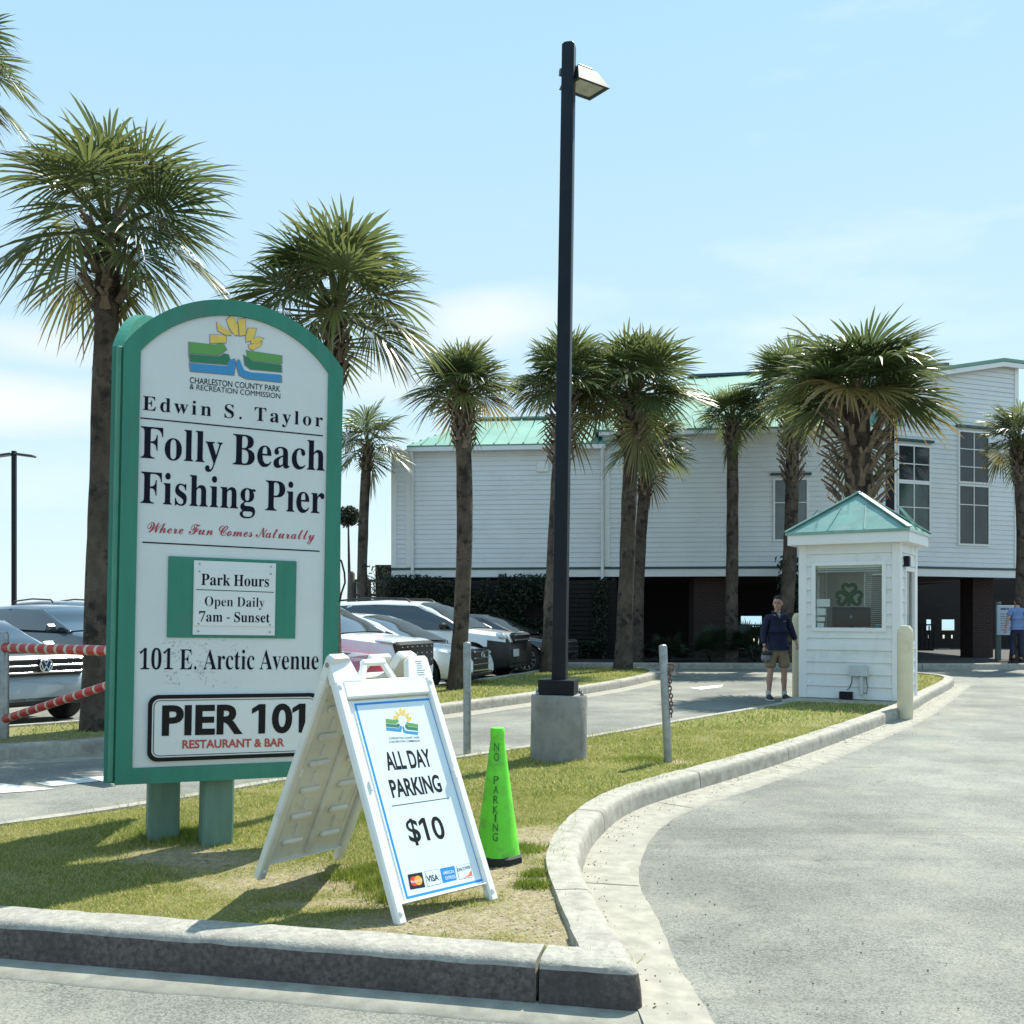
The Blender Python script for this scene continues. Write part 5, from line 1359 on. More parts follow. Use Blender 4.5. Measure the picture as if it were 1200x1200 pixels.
# emblem: sunflower sun over green land and blue water
z1 = lambda x, y: (110 + x * 320 / 1200, 340 + y * 320 / 1200)
LOGO = [(1, [(420, 228), (535, 241), (550, 232), (570, 238), (584, 258), (572, 268), (545, 286), (420, 275)]),
        (2, [(420, 281), (550, 292), (570, 279), (590, 283), (598, 302), (585, 326), (425, 313)]),
        (3, [(423, 320), (585, 333), (600, 306), (618, 301), (622, 325), (615, 372), (428, 355)]),
        (1, [(672, 263), (690, 268), (825, 288), (825, 321), (690, 308), (678, 292)]),
        (2, [(660, 284), (672, 292), (700, 314), (823, 326), (825, 359), (690, 346), (665, 326)]),
        (3, [(625, 322), (640, 303), (660, 350), (690, 361), (823, 371), (822, 404), (670, 388), (640, 372)]),
        (0, [(512, 195), (570, 197), (583, 205), (580, 230), (512, 232)]),
        (0, [(540, 138), (562, 158), (600, 180), (602, 198), (575, 194), (545, 177)]),
        (0, [(583, 132), (606, 110), (632, 150), (636, 195), (620, 198), (597, 168)]),
        (0, [(634, 128), (666, 124), (668, 195), (641, 200)]),
        (0, [(680, 167), (716, 168), (700, 215), (670, 228), (668, 200)]),
        (0, [(690, 218), (722, 205), (748, 212), (722, 234), (692, 234)]),
        (0, [(680, 240), (740, 227), (737, 242), (702, 263), (686, 256)])]
mb = MB()
for mi, pts in LOGO:
    SP.poly(mb, [z1(*p) for p in pts], YT - .002, mi)
    cx = sum(p[0] for p in pts) / len(pts); cy = sum(p[1] for p in pts) / len(pts)
    SP.poly(mb, [z1(cx + (p[0] - cx) * 1.03 + (2.5 if p[0] > cx else -2.5), cy + (p[1] - cy) * 1.03 + (2.5 if p[1] > cy else -2.5)) for p in pts], YT + .001, 4)
mb.build('emblem', [M['logo_yellow'], M['logo_green'], M['logo_dark_green'], M['logo_blue'], M['grey_mark']], sign)


def rect_uv(a, b, c, d):
    (u0, v0), (u1, v1), (u2, v2), (u3, v3) = SP.uv(*a), SP.uv(*b), SP.uv(*c), SP.uv(*d)
    return (u0 + u3) / 2, (u1 + u2) / 2, (v2 + v3) / 2, (v0 + v1) / 2       # u0,u1,v0,v1


u0, u1, v0, v1 = rect_uv((197.2, 651.2), (347.3, 658.1), (346, 748.5), (195.9, 746.7))
mb = MB()
mb.box(((u0 + u1) / 2, .002, (v0 + v1) / 2), (u1 - u0, .012, v1 - v0), None, 0, .002)
mb.build('hours_backing', M['sign_green'], sign)
u0, u1, v0, v1 = rect_uv((226.6, 656), (322.5, 661), (322, 744.9), (226, 743.5))
hp = MB()
dv = (v1 - v0) / 330
hp.box(((u0 + u1) / 2, -.008, (v0 + v1) / 2), (u1 - u0, .008, v1 - v0), None, 0, .001)
hp.box(((u0 + u1) / 2, -.014, v1 - dv * 165), (u1 - u0 - .01, .006, dv * 250), None, 0, .001)
plate = hp.build('hours_plate', M['plate_white'], sign)
mb = MB()
YH = -.0185
SP.text(mb, 'Park Hours', 'S', (235.2, 685.5), (235.2, 672.3), (314.5, 687.8), YH, 0, .0)
SP.line(mb, (229.2, 690.9), (319.9, 694.2), .004, YH)
SP.text(mb, 'Open Daily', 'S', (239.3, 710), (239.3, 698.7), (309.2, 711.6), YH, 0, -.006)
SP.text(mb, '7am - Sunset', 'S', (232.7, 728.2), (232.7, 716.6), (315.3, 729.4), YH, 0, .0)
mb.build('lettering', M['ink'], plate)
mb = MB()
for du in (u0 + .03, u1 - .03):
    for dz in (v0 + .02, v0 + .062, v1 - .02, v1 - .062):
        mb = MB()
        mb.lathe([(.0045, 0), (.0045, .004), (.002, .005)], 8, (0, 0, 0))
        n = 8
        for i in range(len(mb.v) - 24, len(mb.v)):
            x, y, z = mb.v[i]
            mb.v[i] = (du + x, -.017 - z, dz + y)
        mb.build('bolt', M['bolt'], plate)


def rrect(u0, u1, v0, v1, r, n=6):
    pts = []
    for cx, cz, a0 in ((u1 - r, v0 + r, -90), (u1 - r, v1 - r, 0), (u0 + r, v1 - r, 90), (u0 + r, v0 + r, 180)):
        for i in range(n + 1):
            a = R(a0 + 90 * i / n)
            pts.append((cx + r * math.cos(a), cz + r * math.sin(a)))
    return pts


u0, u1, v0, v1 = rect_uv((172, 812), (374, 814), (373, 885.5), (173.5, 892.3))
mb = MB()
mb.prism(rrect(u0, u1, v0, v1, .055), -.010, .006, 0)
pl2 = mb.build('restaurant_plate', M['plate_white'], sign)
mb = MB()
q = lambda d, r: rrect(u0 + d, u1 - d, v0 + d, v1 - d, r)
mb.ring(q(0, .055), q(.022, .04), -.0125, -.009)
mb.ring(q(.030, .034), q(.0335, .03), -.0125, -.009)
SP.text(mb, 'PIER 101', 'sans', (189.2, 860.6), (189.2, 828), (357, 856.6), -.0125, 0, .034)
mb.build('lettering', M['ink_black'], pl2)
mb = MB()
SP.text(mb, 'RESTAURANT & BAR', 'sans', (213.2, 876.7), (213.2, 867.4), (332.7, 874.1), -.0125, 0, .030)
mb.build('tagline', M['brick_red_ink'], pl2)
# peeled residue of old lettering round the street address
mb = MB()
for i in range(150):
    px = rnd.choice([rnd.uniform(192, 300), rnd.gauss(238, 6), rnd.gauss(203, 5)])
    py = rnd.choice([rnd.gauss(757, 5), rnd.gauss(775, 9), rnd.gauss(795, 5)])
    u, v = SP.uv(px, py)
    a = rnd.uniform(0, pi); L = rnd.uniform(.002, .014); w = rnd.uniform(.0006, .002)
    dx, dz = math.cos(a) * L, math.sin(a) * L
    mb.add([(u - dx, .0065, v - dz), (u + dz * w / L, .0065, v - dx * w / L), (u + dx, .0065, v + dz), (u - dz * w / L, .0065, v + dx * w / L)], [(0, 1, 2, 3)])
mb.build('peeling_residue', M['grey_mark'], sign)
mb = MB()
c0 = Vector((W_S + .004, .03, SP.uv(402, 655)[1]))
mb.tube([c0, c0 + Vector((.015, 0, -.01)), c0 + Vector((.035, 0, -.08)), c0 + Vector((.04, 0, -.14)), c0 + Vector((.02, 0, -.2)), c0 + Vector((.008, 0, -.26))], .006, 6)
mb.build('cable', M['rubber'], sign)

# ------------------------------------------------------------------ the sandwich board
BL = Vector((-.479, 4.369, .128))
RZ_A, TH = R(43.5), math.atan2(.54, 1.122)
AP = Plane(BL, Matrix.Rotation(RZ_A, 3, 'Z') @ Matrix.Rotation(-TH, 3, 'X'))
af = empty('sandwich_board', BL, RZ_A, 'white plastic A-frame sandwich board with a parking price poster, standing on the grass', 'sandwich board')
T1 = Matrix.Rotation(-TH, 4, 'X')
WA = AP.uv(585.5, 1055)[0]
LA = 1.245
pu0 = (AP.uv(418.3, 821)[0] + AP.uv(479, 1051.7)[0]) / 2
pu1 = (AP.uv(511, 816.7)[0] + AP.uv(567.3, 1032.3)[0]) / 2
pv1 = (AP.uv(418.3, 821)[1] + AP.uv(511, 816.7)[1]) / 2
pv0 = (AP.uv(479, 1051.7)[1] + AP.uv(567.3, 1032.3)[1]) / 2
VT = AP.uv(420, 796)[1]


def board(T, front, name):
    mb = MB(); mb.T = T
    st = .045 if front else .05
    L0 = 0 if front else -.0
    top = VT
    mb.box((st / 2, .024, top / 2), (st, .048, top), None, 0, .008)
    mb.box((WA - st / 2, .024, top / 2), (st, .048, top), None, 0, .008)
    mb.box((WA / 2, .024, (.085 + pv0 - .012) / 2), (WA - 2 * st + .002, .044, pv0 - .012 - .085), None, 0, .006)
    mb.box((WA / 2, .024, (top + pv1 + .022) / 2), (WA - 2 * st + .002, .044, top - pv1 - .022), None, 0, .006)
    mb.box((WA / 2, .036, (pv0 + pv1) / 2), (WA - 2 * st, .016, pv1 - pv0 + .03))
    # ears at the hinge
    for s in (0, 1):
        x = lambda a: a if s == 0 else WA - a
        pts = [(x(0), top - .01), (x(.150), top - .01), (x(.118), LA - .012), (x(.105), LA), (x(.012), LA), (x(0), LA - .015)]
        if s: pts.reverse()
        mb.prism(pts, .002, .046)
    # the bail handle between the ears
    a, b = (.185, .335) if front else (.255, .405)
    for (p, q_) in (((a - .022, top - .008), (a + .02, LA - .02)), ((b + .022, top - .008), (b - .02, LA - .02))):
        mb.bar((p[0], .024, p[1]), (q_[0], .024, q_[1]), .03, .026, 0, (0, 1, 0), .005)
    mb.bar((a + .005, .024, LA - .018), (b - .005, .024, LA - .018), .032, .028, 0, (0, 0, 1), .006)
    # cleats that hold the poster, a moulded foot pad on each leg
    for x_ in (st - .004, WA - st + .004):
        mb.box((x_, .0, .62), (.016, .014, .05), None, 0, .004)
    for x_ in (st / 2, WA - st / 2):
        for z_ in (.05, top - .03):
            mb.ball((x_, .0, z_), (.011, .006, .014), 10, 6)
    return mb


fa = board(T1, True, 'front').build('front_board', M['plastic_white'], af)
PHI = math.atan2(.56, 1.15)
T2 = Matrix.Translation((WA / 2, .555, 1.122)) @ Matrix.Rotation(R(9), 4, 'Z') @ Matrix.Translation((-WA / 2, 0, 0)) @ Matrix.Rotation(PHI, 4, 'X') @ Matrix.Translation((0, 0, -LA))
mb = board(T2, False, 'rear')
# moulded ribs on the inner face of the rear board (towards the front one)
y_in = -.002
mb.box((WA / 2, .020, (pv0 + pv1) / 2), (.026, .026, pv1 - pv0), None, 0, .007)
for i in range(6):
    z = pv0 + .09 + i * (pv1 - pv0 - .16) / 5
    for s in (-1, 1):
        mb.box((WA / 2 + s * .125, .020, z), (.13, .030, .034), None, 0, .010)
        mb.box((WA / 2 + s * .125, .023, z + .07), (.012, .02, .07), None, 0, .005)
for x_ in (.075, WA - .075):
    mb.box((x_, .027, (pv0 + pv1) / 2), (.02, .012, pv1 - pv0 - .03), None, 0, .004)
rb = mb.build('rear_board', M['plastic_old'], af)
for x_ in (.006, WA - .006):
    mb = MB()
    mb.tube([(x_ - .012, .552, 1.122 - .03), (x_ + .012, .552, 1.122 - .03)], .012, 10)
    mb.build('hinge_pin', M['bolt'], af)
# poster
po = MB(); po.T = T1
po.box(((pu0 + pu1) / 2, .0255, (pv0 + pv1) / 2), (pu1 - pu0 + .016, .003, pv1 - pv0 + .016))
poster = po.build('poster', M['poster_white'], af)
YP = .0235
mb = MB(); mb.T = T1
rc = lambda d: [(pu0 + d, pv0 + d), (pu1 - d, pv0 + d), (pu1 - d, pv1 - d), (pu0 + d, pv1 - d)]
mb.ring(rc(0), rc(.011), YP, YP + .001)
mb.build('border', M['poster_blue'], poster)
mb = MB(); mb.T = T1
AP.text(mb, 'ALL DAY', 'sans', (457.8, 900.2), (455.9, 880), (510.6, 895.3), YP, 0, .028)
AP.text(mb, 'PARKING', 'sans', (463.6, 932.4), (461.2, 912.4), (522.3, 925.2), YP, 0, .028)
AP.line(mb, (462.3, 942.8), (529.2, 933.2), .0035, YP)
AP.text(mb, '$10', 'sans', (484.2, 984.6), (480.5, 958.5), (526.9, 980.0), YP, 0, .018)
AP.text(mb, 'CHARLESTON COUNTY PARK', 'sans', (459.2, 864.3), (459.0, 861.9), (495.3, 863.2), YP, 0, .004)
AP.text(mb, '& RECREATION COMMISSION', 'sans', (459.7, 868.3), (459.5, 865.9), (495.8, 867.2), YP, 0, .004)
mb.build('lettering', M['ink_black'], poster)
mb = MB(); mb.T = T1
for mi, pts in LOGO:
    AP.poly(mb, [(455.3 + (p[0] - 420) / 405 * 38, 827.2 + (p[1] - 110) / 294 * 32) for p in pts], YP, mi)
mb.build('emblem', [M['logo_yellow'], M['logo_green'], M['logo_dark_green'], M['logo_blue']], poster)
# four payment card marks
card_m = [M['screen_black'], M['poster_white'], M['poster_blue'], mat('card_red', (.75, .05, .02), .4), mat('card_orange', (.85, .38, .03), .4), M['ink'], mat('discover_orange', (.75, .18, .05), .4), M['grey_mark']]
zc = lambda x, y: (280 + x / 3, 740 + y / 3)
mb = MB(); mb.T = T1
C1 = [zc(*p) for p in ((603, 850), (654, 841), (666, 894), (613, 903))]
C2 = [zc(*p) for p in ((663, 838), (711, 830), (722, 882), (673, 893))]
C3 = [zc(*p) for p in ((717, 829), (768, 819), (777, 868), (728, 880))]
C4 = [zc(*p) for p in ((774, 821), (823, 808), (833, 858), (785, 868))]
AP.poly(mb, C1, YP, 0)
for c in (C2, C4):
    AP.poly(mb, c, YP, 7)
    mx_, my_ = sum(p[0] for p in c) / 4, sum(p[1] for p in c) / 4
    AP.poly(mb, [(mx_ + (p[0] - mx_) * .94, my_ + (p[1] - my_) * .94) for p in c], YP - .0004, 1)
AP.poly(mb, C3, YP, 2)


def blob(c, fx, fy, r, mi, off):
    cu = [AP.uv(*p) for p in c]
    u = cu[0][0] + (cu[1][0] - cu[0][0]) * fx + (cu[3][0] - cu[0][0]) * fy
    v = cu[0][1] + (cu[1][1] - cu[0][1]) * fx + (cu[3][1] - cu[0][1]) * fy
    mb.add([(u + r * math.cos(2 * pi * i / 20), off, v + r * math.sin(2 * pi * i / 20)) for i in range(20)], [tuple(range(20))], mi)


blob(C1, .36, .5, .0215, 3, YP - .0004)
blob(C1, .64, .5, .0215, 4, YP - .0008)
lerp2 = lambda c, fx, fy: (c[0][0] + (c[1][0] - c[0][0]) * fx + (c[3][0] - c[0][0]) * fy, c[0][1] + (c[1][1] - c[0][1]) * fx + (c[3][1] - c[0][1]) * fy)
AP.text(mb, 'MasterCard', 'sans', lerp2(C1, .14, .60), lerp2(C1, .14, .42), lerp2(C1, .88, .58), YP - .0012, 1, .01)
AP.text(mb, 'VISA', 'sans', lerp2(C2, .08, .70), lerp2(C2, .08, .32), lerp2(C2, .92, .70), YP - .001, 5, .02)
AP.text(mb, 'AMERICAN', 'sans', lerp2(C3, .14, .46), lerp2(C3, .14, .24), lerp2(C3, .88, .46), YP - .001, 1, .012)
AP.text(mb, 'EXPRESS', 'sans', lerp2(C3, .22, .82), lerp2(C3, .22, .60), lerp2(C3, .92, .82), YP - .001, 1, .012)
AP.text(mb, 'DISCOVER', 'sans', lerp2(C4, .05, .40), lerp2(C4, .05, .18), lerp2(C4, .95, .40), YP - .001, 5, .006)
AP.poly(mb, [lerp2(C4, .95, .55), lerp2(C4, .95, .95), lerp2(C4, .30, .95), lerp2(C4, .65, .85)], YP - .0008, 6)
mb.build('card_logo', card_m, poster)
mb = MB(); mb.T = T1
for i in range(7):
    mb.box((WA - .065 + rnd.uniform(-.004, .004), .0012, LA - .03 - i * .012), (rnd.uniform(.03, .055), .001, .0025))
mb.build('sticker', M['grey_mark'], fa)

# ------------------------------------------------------------------ green cone
cz_ = isl_z(-.078, 5.52)
cone = empty('traffic_cone', (-.078, 5.52, cz_), 0, 'bright lime green plastic cone with a black rubber base, behind the sandwich board', 'traffic cone')
CR = [(.122, .04), (.118, .06), (.085, .30), (.062, .47), (.045, .60), (.037, .665), (.039, .672), (.039, .705), (.034, .718), (.02, .72)]
mb = MB()
mb.lathe(CR, 40)
mb.build('cone_body', M['cone_green'], cone, 40)
mb = MB()
q = [(a_ * .88, b_ * .88) for a_, b_ in ((.15, .075), (.15, -.075), (.075, -.15), (-.075, -.15), (-.15, -.075), (-.15, .075), (-.075, .15), (.075, .15))]
vs_ = [(x, y, .0) for x, y in q] + [(x * .98, y * .98, .035) for x, y in q] + [(x * .8, y * .8, .046) for x, y in q]
mb.add(vs_, [tuple(range(8)), tuple(range(16, 24))[::-1]] + [(k * 8 + i, k * 8 + (i + 1) % 8, (k + 1) * 8 + (i + 1) % 8, (k + 1) * 8 + i) for k in range(2) for i in range(8)])
mb.build('base', M['rubber'], cone)
mb = MB()


def cr_at(z):
    for (r0, z0), (r1, z1_) in zip(CR, CR[1:]):
        if z0 <= z <= z1_: return r0 + (r1 - r0) * (z - z0) / (z1_ - z0)
    return .04


for ch, py in zip('NOPARKING', (875.7, 887.5, 914, 925, 936.5, 948, 957.5, 968, 979)):
    z = HC - (py - 719) / F * 5.45 - cz_
    vs2, fs2, w = text2d(ch, 'sans', .01)
    sx = .028 / max(w, .3) * min(1, max(w, .3) / .6 + .35)
    for a_, b_ in [(0, 0)]:
        pts = []
        for a, b in vs2:
            zz = z - .021 + b * .043 / .73
            rr = cr_at(zz) + .0035
            an = (a - w / 2) * sx / rr - .10
            pts.append((rr * math.sin(an), -rr * math.cos(an), zz))
        mb.add(pts, fs2)
mb.build('lettering', M['cone_ink'], cone)

# ------------------------------------------------------------------ lamp post on the island
lz = isl_z(.427, 9.4)
lamp = empty('lamp_post', (.427, 9.42, lz - .02), 0, 'tall square black lamp post on a round concrete footing in the grass island', 'lamp post')
lamp.rotation_euler = (0, R(.85), R(0))
mb = MB()
mb.lathe([(.262, -.08), (.262, .02), (.258, .30), (.259, .585), (.250, .606), (.0, .608)], 40)
mb.build('footing', M['base_concrete'], lamp, 40)
mb = MB()
mb.box((-.01, .0, .677), (.33, .33, .135), (0, 0, R(-11)), 0, .006)
mb.build('base_cover', M['black_metal'], lamp)
for sx in (-1, 1):
    for sy in (-1, 1):
        mb = MB()
        mb.lathe([(.016, .60), (.016, .628), (.009, .63), (.009, .655)], 8, (sx * .20 + .0, sy * .12 - .0, 0))
        mb.build('anchor_bolt', M['bolt'], lamp)
mb = MB()
mb.box((.012, -.068, 1.05), (.07, .006, .15), (0, 0, R(-14)), 0, .002)
mb.build('hand_hole_cover', M['black_metal'], lamp)
LH = HC + (719 - 49) / F * 9.42 - lz
mb = MB()
n = 10


def rsq(h, r, z, rz):
    res = []
    for cx, cy, a0 in ((h - r, h - r, 0), (-h + r, h - r, 90), (-h + r, -h + r, 180), (h - r, -h + r, 270)):
        for i in range(4):
            a = R(a0 + 30 * i)
            x, y = cx + r * math.cos(a), cy + r * math.sin(a)
            res.append((x * math.cos(rz) - y * math.sin(rz), x * math.sin(rz) + y * math.cos(rz), z))
    return res


rings = [rsq(.066, .014, .70, R(-14)), rsq(.058, .013, LH - .02, R(-14)), rsq(.05, .03, LH, R(-14)), rsq(.02, .015, LH + .012, R(-14))]
vs_ = [p for r_ in rings for p in r_]
fs = [(k * 16 + i, k * 16 + (i + 1) % 16, (k + 1) * 16 + (i + 1) % 16, (k + 1) * 16 + i) for k in range(3) for i in range(16)] + [tuple(range(48, 64))]
mb.add(vs_, fs)
mb.build('pole', M['black_metal'], lamp, 25)


def fixture(parent, T):
    mb = MB(); mb.T = T
    bt = [(-.02, -.17, 0), (.42, -.17, 0), (.42, .17, 0), (-.02, .17, 0)]
    tp = [(.03, -.10, .17), (.30, -.10, .17), (.30, .10, .17), (.03, .10, .17)]
    inn = [(.02, -.135, 0), (.38, -.135, 0), (.38, .135, 0), (.02, .135, 0)]
    dn = [(x, y, .03) for x, y, z in inn]
    v_ = bt + tp + inn + dn
    f_ = [(0, 1, 5, 4), (1, 2, 6, 5), (2, 3, 7, 6), (3, 0, 4, 7), (4, 5, 6, 7)]
    f_ += [(i, 8 + i, 8 + (i + 1) % 4, (i + 1) % 4) for i in range(4)] + [(8 + i, 12 + i, 12 + (i + 1) % 4, 8 + (i + 1) % 4) for i in range(4)]
    mb.add(v_, f_)
    mb.box((.165, 0, .19), (.20, .15, .045), None, 0, .012)
    h = mb.build('lamp_head', M['fixture_metal'], parent)
    mb = MB(); mb.T = T
    mb.add([(x, y, .012) for x, y, z in inn], [(3, 2, 1, 0)])
    mb.ball((.2, 0, .016), (.05, .03, .012), 10, 6)
    mb.build('lens', M['lens'], h)
    return h


Th = Matrix.Translation((.02, .06, LH - .335)) @ Matrix.Rotation(R(36), 4, 'Z') @ Matrix.Rotation(R(-2), 4, 'Y') @ Matrix.Scale(.86, 4)
fixture(lamp, Th)
mb = MB()
mb.bar((.02, .03, LH - .22), (.10, .10, LH - .24), .08, .09, 0, (0, 0, 1), .01)
mb.tube([(-.082, .02, LH - .25), (.06, .05, LH - .25)], .035, 10)
mb.build('bracket', M['fixture_metal'], lamp)

# ------------------------------------------------------------------ posts, chain and gate


def round_post(name, label, cat, x, y, z, h, r, m, lean=(0, 0), group=None, dome=.5):
    e = empty(name, (x, y, z), 0, label, cat, group)
    e.rotation_euler = (lean[1], lean[0], 0)
    mb = MB()
    mb.lathe([(r, -.15), (r, h - r * dome), (r * .93, h - r * .28 * dome * 2), (r * .6, h - .004), (0.001, h)], 20)
    mb.build('post_tube', m, e, 50)
    return e


q = G(547.5, 884, .128)
p1 = round_post('steel_post', 'plain galvanised steel post in the grass between the sandwich board and the lamp post', 'post', q.x, q.y, q.z, HC + (719 - 752) / F * q.y - .128, .037, M['galvanised'])
q = G(783, 893, .128)
p2 = round_post('steel_post', 'leaning steel post with a padlock and hanging chain, in the grass by the curved kerb', 'post', q.x, q.y, q.z, HC + (719 - 755) / F * q.y - .128, .037, M['galvanised'], (R(-2.6), 0))


def link(mb, c, r, ax, th=.004, mi=0):
    pts = []
    for i in range(13):
        a = 2 * pi * i / 12
        pts.append(Vector(c) + Vector(ax) * (math.cos(a) * r * .62) + Vector((0, 0, 1)) * (math.sin(a) * r))
    mb.tube(pts, th, 6, mi, cap=False)


mb = MB()
zt = HC + (719 - 780) / F * q.y - .128
mb.tube([(.030, -.01, zt + .012), (.07, -.01, zt + .016), (.088, -.01, zt), (.085, -.01, zt - .035), (.06, -.01, zt - .04)], .008, 8)
mb.build('loop', M['rust'], p2)
mb = MB()
zz = zt - .035
for i in range(13):
    link(mb, (.048 + .004 * math.sin(i), -.012, zz), .023, (1, 0, 0) if i % 2 else (.25, .97, 0), .0055)
    zz -= .034
mb.build('chain', M['rust'], p2)
mb = MB()
mb.box((.078, -.012, zt - .075), (.045, .022, .036), None, 0, .006)
link(mb, (.078, -.012, zt - .045), .026, (1, 0, 0), .005)
mb.build('padlock', M['bolt'], p2)

ge = empty('barrier_gate', (-5.42, 10.9, .13), math.atan2(-.97, 1.47), 'red and white striped swing gate with a diagonal brace on a grey post', 'gate')
mb = MB()
mb.lathe([(.062, -.1), (.062, 1.11), (.05, 1.135), (.0, 1.14)], 20)
mb.build('gate_post', M['galvanised'], ge, 40)


def striped(a, b, r, pitch, pale):
    mb = MB()
    a, b = Vector(a), Vector(b)
    L = (b - a).length
    d = (b - a) / L
    t = 0
    while t < L:
        t1 = min(t + pitch - pale, L)
        mb.tube([a + d * t, a + d * t1], r, 14, 0, cap=False)
        t2 = min(t1 + pale, L)
        if t2 > t1: mb.tube([a + d * t1, a + d * t2], r * 1.004, 14, 1, cap=False)
        t = t2
    return mb


striped((.05, 0, .97), (3.0, 0, .97), .052, .165, .045).build('bar', [M['stripe_red'], M['stripe_pale']], ge)
striped((.05, 0, .21), (2.9, 0, .90), .042, .165, .035).build('brace', [M['stripe_red'], M['stripe_pale']], ge)

q = G(1059, 843, 0)
round_post('bollard', 'cream painted steel bollard at the near corner of the ticket booth', 'bollard', q.x + .02, q.y, 0, HC + (719 - 733) / F * q.y, .105, M['cream'], dome=1.0, group='cream bollards by the booth')
round_post('bollard', 'cream painted bollard half hidden behind the booth, next to the man in shorts', 'bollard', 5.02, 17.95, 0, 1.47, .105, M['cream'], dome=1.0, group='cream bollards by the booth')

# ------------------------------------------------------------------ ticket booth


def siding(mb, x0, x1, z0, z1, h, y, holes=(), depth=.016, gap=.004, mi=0, top=None):
    """lapped boards facing -y between x0 and x1; holes are (xa, xb, za, zb); top(x) clips the upper edge"""
    z = z0
    while z < z1 - 1e-4:
        zt = min(z + h, z1)
        cuts = sorted({z, zt} | {c for hh in holes for c in (hh[2], hh[3]) if z < c < zt})
        for za, zb in zip(cuts, cuts[1:]):
            zm = (za + zb) / 2
            xs = [x0]
            for hh in sorted(holes):
                if hh[2] < zm < hh[3]: xs += [hh[0], hh[1]]
            xs.append(x1)
            for xa, xb in zip(xs[::2], xs[1::2]):
                if xb - xa < .002: continue
                f0, f1 = (za - z) / h, (zb - z) / h
                ya, yb = y - depth * (1 - f0), y - depth * (1 - f1)
                if top:
                    ta, tb = top(xa), top(xb)
                    if max(ta, tb) <= za: continue
                    if min(ta, tb) < zb:
                        k = (zb - ta) / (tb - ta) if abs(tb - ta) > 1e-6 else 0
                        xk = xa + (xb - xa) * min(1, max(0, k))
                        if ta < tb:
                            k0 = min(1, max(0, (za - ta) / (tb - ta)))
                            mb.add([(xa + (xb - xa) * k0, ya, za), (xb, ya, za), (xb, yb, min(zb, tb)), (xk, yb, min(zb, tb))], [(0, 1, 2, 3)], mi)
                        else:
                            k0 = min(1, max(0, (za - ta) / (tb - ta)))
                            mb.add([(xa, ya, za), (xa + (xb - xa) * k0, ya, za), (xk, yb, zb), (xa, yb, min(zb, ta))], [(0, 1, 2, 3)], mi)
                        continue
                zg = za
                if za == z:
                    zg = min(za + gap, zb)
                    mb.add([(xa, y + .004, za), (xb, y + .004, za), (xb, y + .004, zg), (xa, y + .004, zg)], [(0, 1, 2, 3)], mi)
                    mb.add([(xa, y + .004, zg), (xb, y + .004, zg), (xb, ya, zg), (xa, ya, zg)], [(0, 1, 2, 3)], mi)
                # each course is laid in lengths, butted with a fine joint and never quite in line
                xc = [xa]
                while xb - xc[-1] > 4.2: xc.append(xc[-1] + rnd.uniform(1.6, 4.0))
                xc.append(xb)
                for i_, (p_, q_) in enumerate(zip(xc, xc[1:])):
                    jt = rnd.uniform(-.0025, .0025) if len(xc) > 2 else 0
                    e_ = .005 if i_ < len(xc) - 2 else 0
                    mb.add([(p_, ya + jt, zg), (q_ - e_, ya + jt, zg), (q_ - e_, yb + jt, zb), (p_, yb + jt, zb)], [(0, 1, 2, 3)], mi)
                if za == z:
                    mb.add([(xa, yb, zb), (xb, yb, zb), (xb, y + .004, zb), (xa, y + .004, zb)], [(0, 1, 2, 3)], mi)
        z = zt


BO = Vector((4.52, 16.05, .14))
RZ_B = math.atan2(-.534, .845)
BP = Plane(Vector((BO.x, BO.y, 0)), Matrix.Rotation(RZ_B, 3, 'Z'))
WB, DB, HB = 1.48, 1.22, 2.52
# concrete slab the booth stands on
sl = MB()
sl.T = Matrix.Translation((BO.x, BO.y, 0)) @ Matrix.Rotation(RZ_B, 4, 'Z')
sl.box((WB / 2 - .02, DB / 2 - .12, .07), (WB + .20, DB + .92, .152), None, 0, .01)
tag(sl.build('booth_slab', M['concrete']), kind='structure')
booth = empty('ticket_booth', (BO.x, BO.y, 0), RZ_B, 'small white clapboard ticket booth with a pale green hipped metal roof', 'booth')
ux = lambda px, py: BP.uv(px, py)
wx0, wz1 = ux(955, 663)
wx1, wz0 = ux(1035, 737)
wz1 = (wz1 + ux(1035, 660)[1]) / 2
wz0 = (wz0 + ux(955, 736)[1]) / 2
zb = .15


def wall_with_hole(T, x0, x1, hole, name, side):
    mb = MB(); mb.T = T
    siding(mb, x0, x1, zb, HB, .185, 0, [hole] if hole else [], .018, .010)
    # the wall's own thickness, in strips round the opening
    t0, t1 = .006, .09
    if hole:
        a, b, c, d = hole
        for (xa, xb, za, zb_) in ((x0, a, zb, HB), (b, x1, zb, HB), (a, b, zb, c), (a, b, d, HB)):
            mb.box(((xa + xb) / 2, (t0 + t1) / 2, (za + zb_) / 2), (xb - xa, t1 - t0, zb_ - za), None, 1)
    else:
        mb.box(((x0 + x1) / 2, (t0 + t1) / 2, (zb + HB) / 2), (x1 - x0, t1 - t0, HB - zb), None, 1)
    return mb.build(name, [M['booth_siding'], M['interior']], booth)


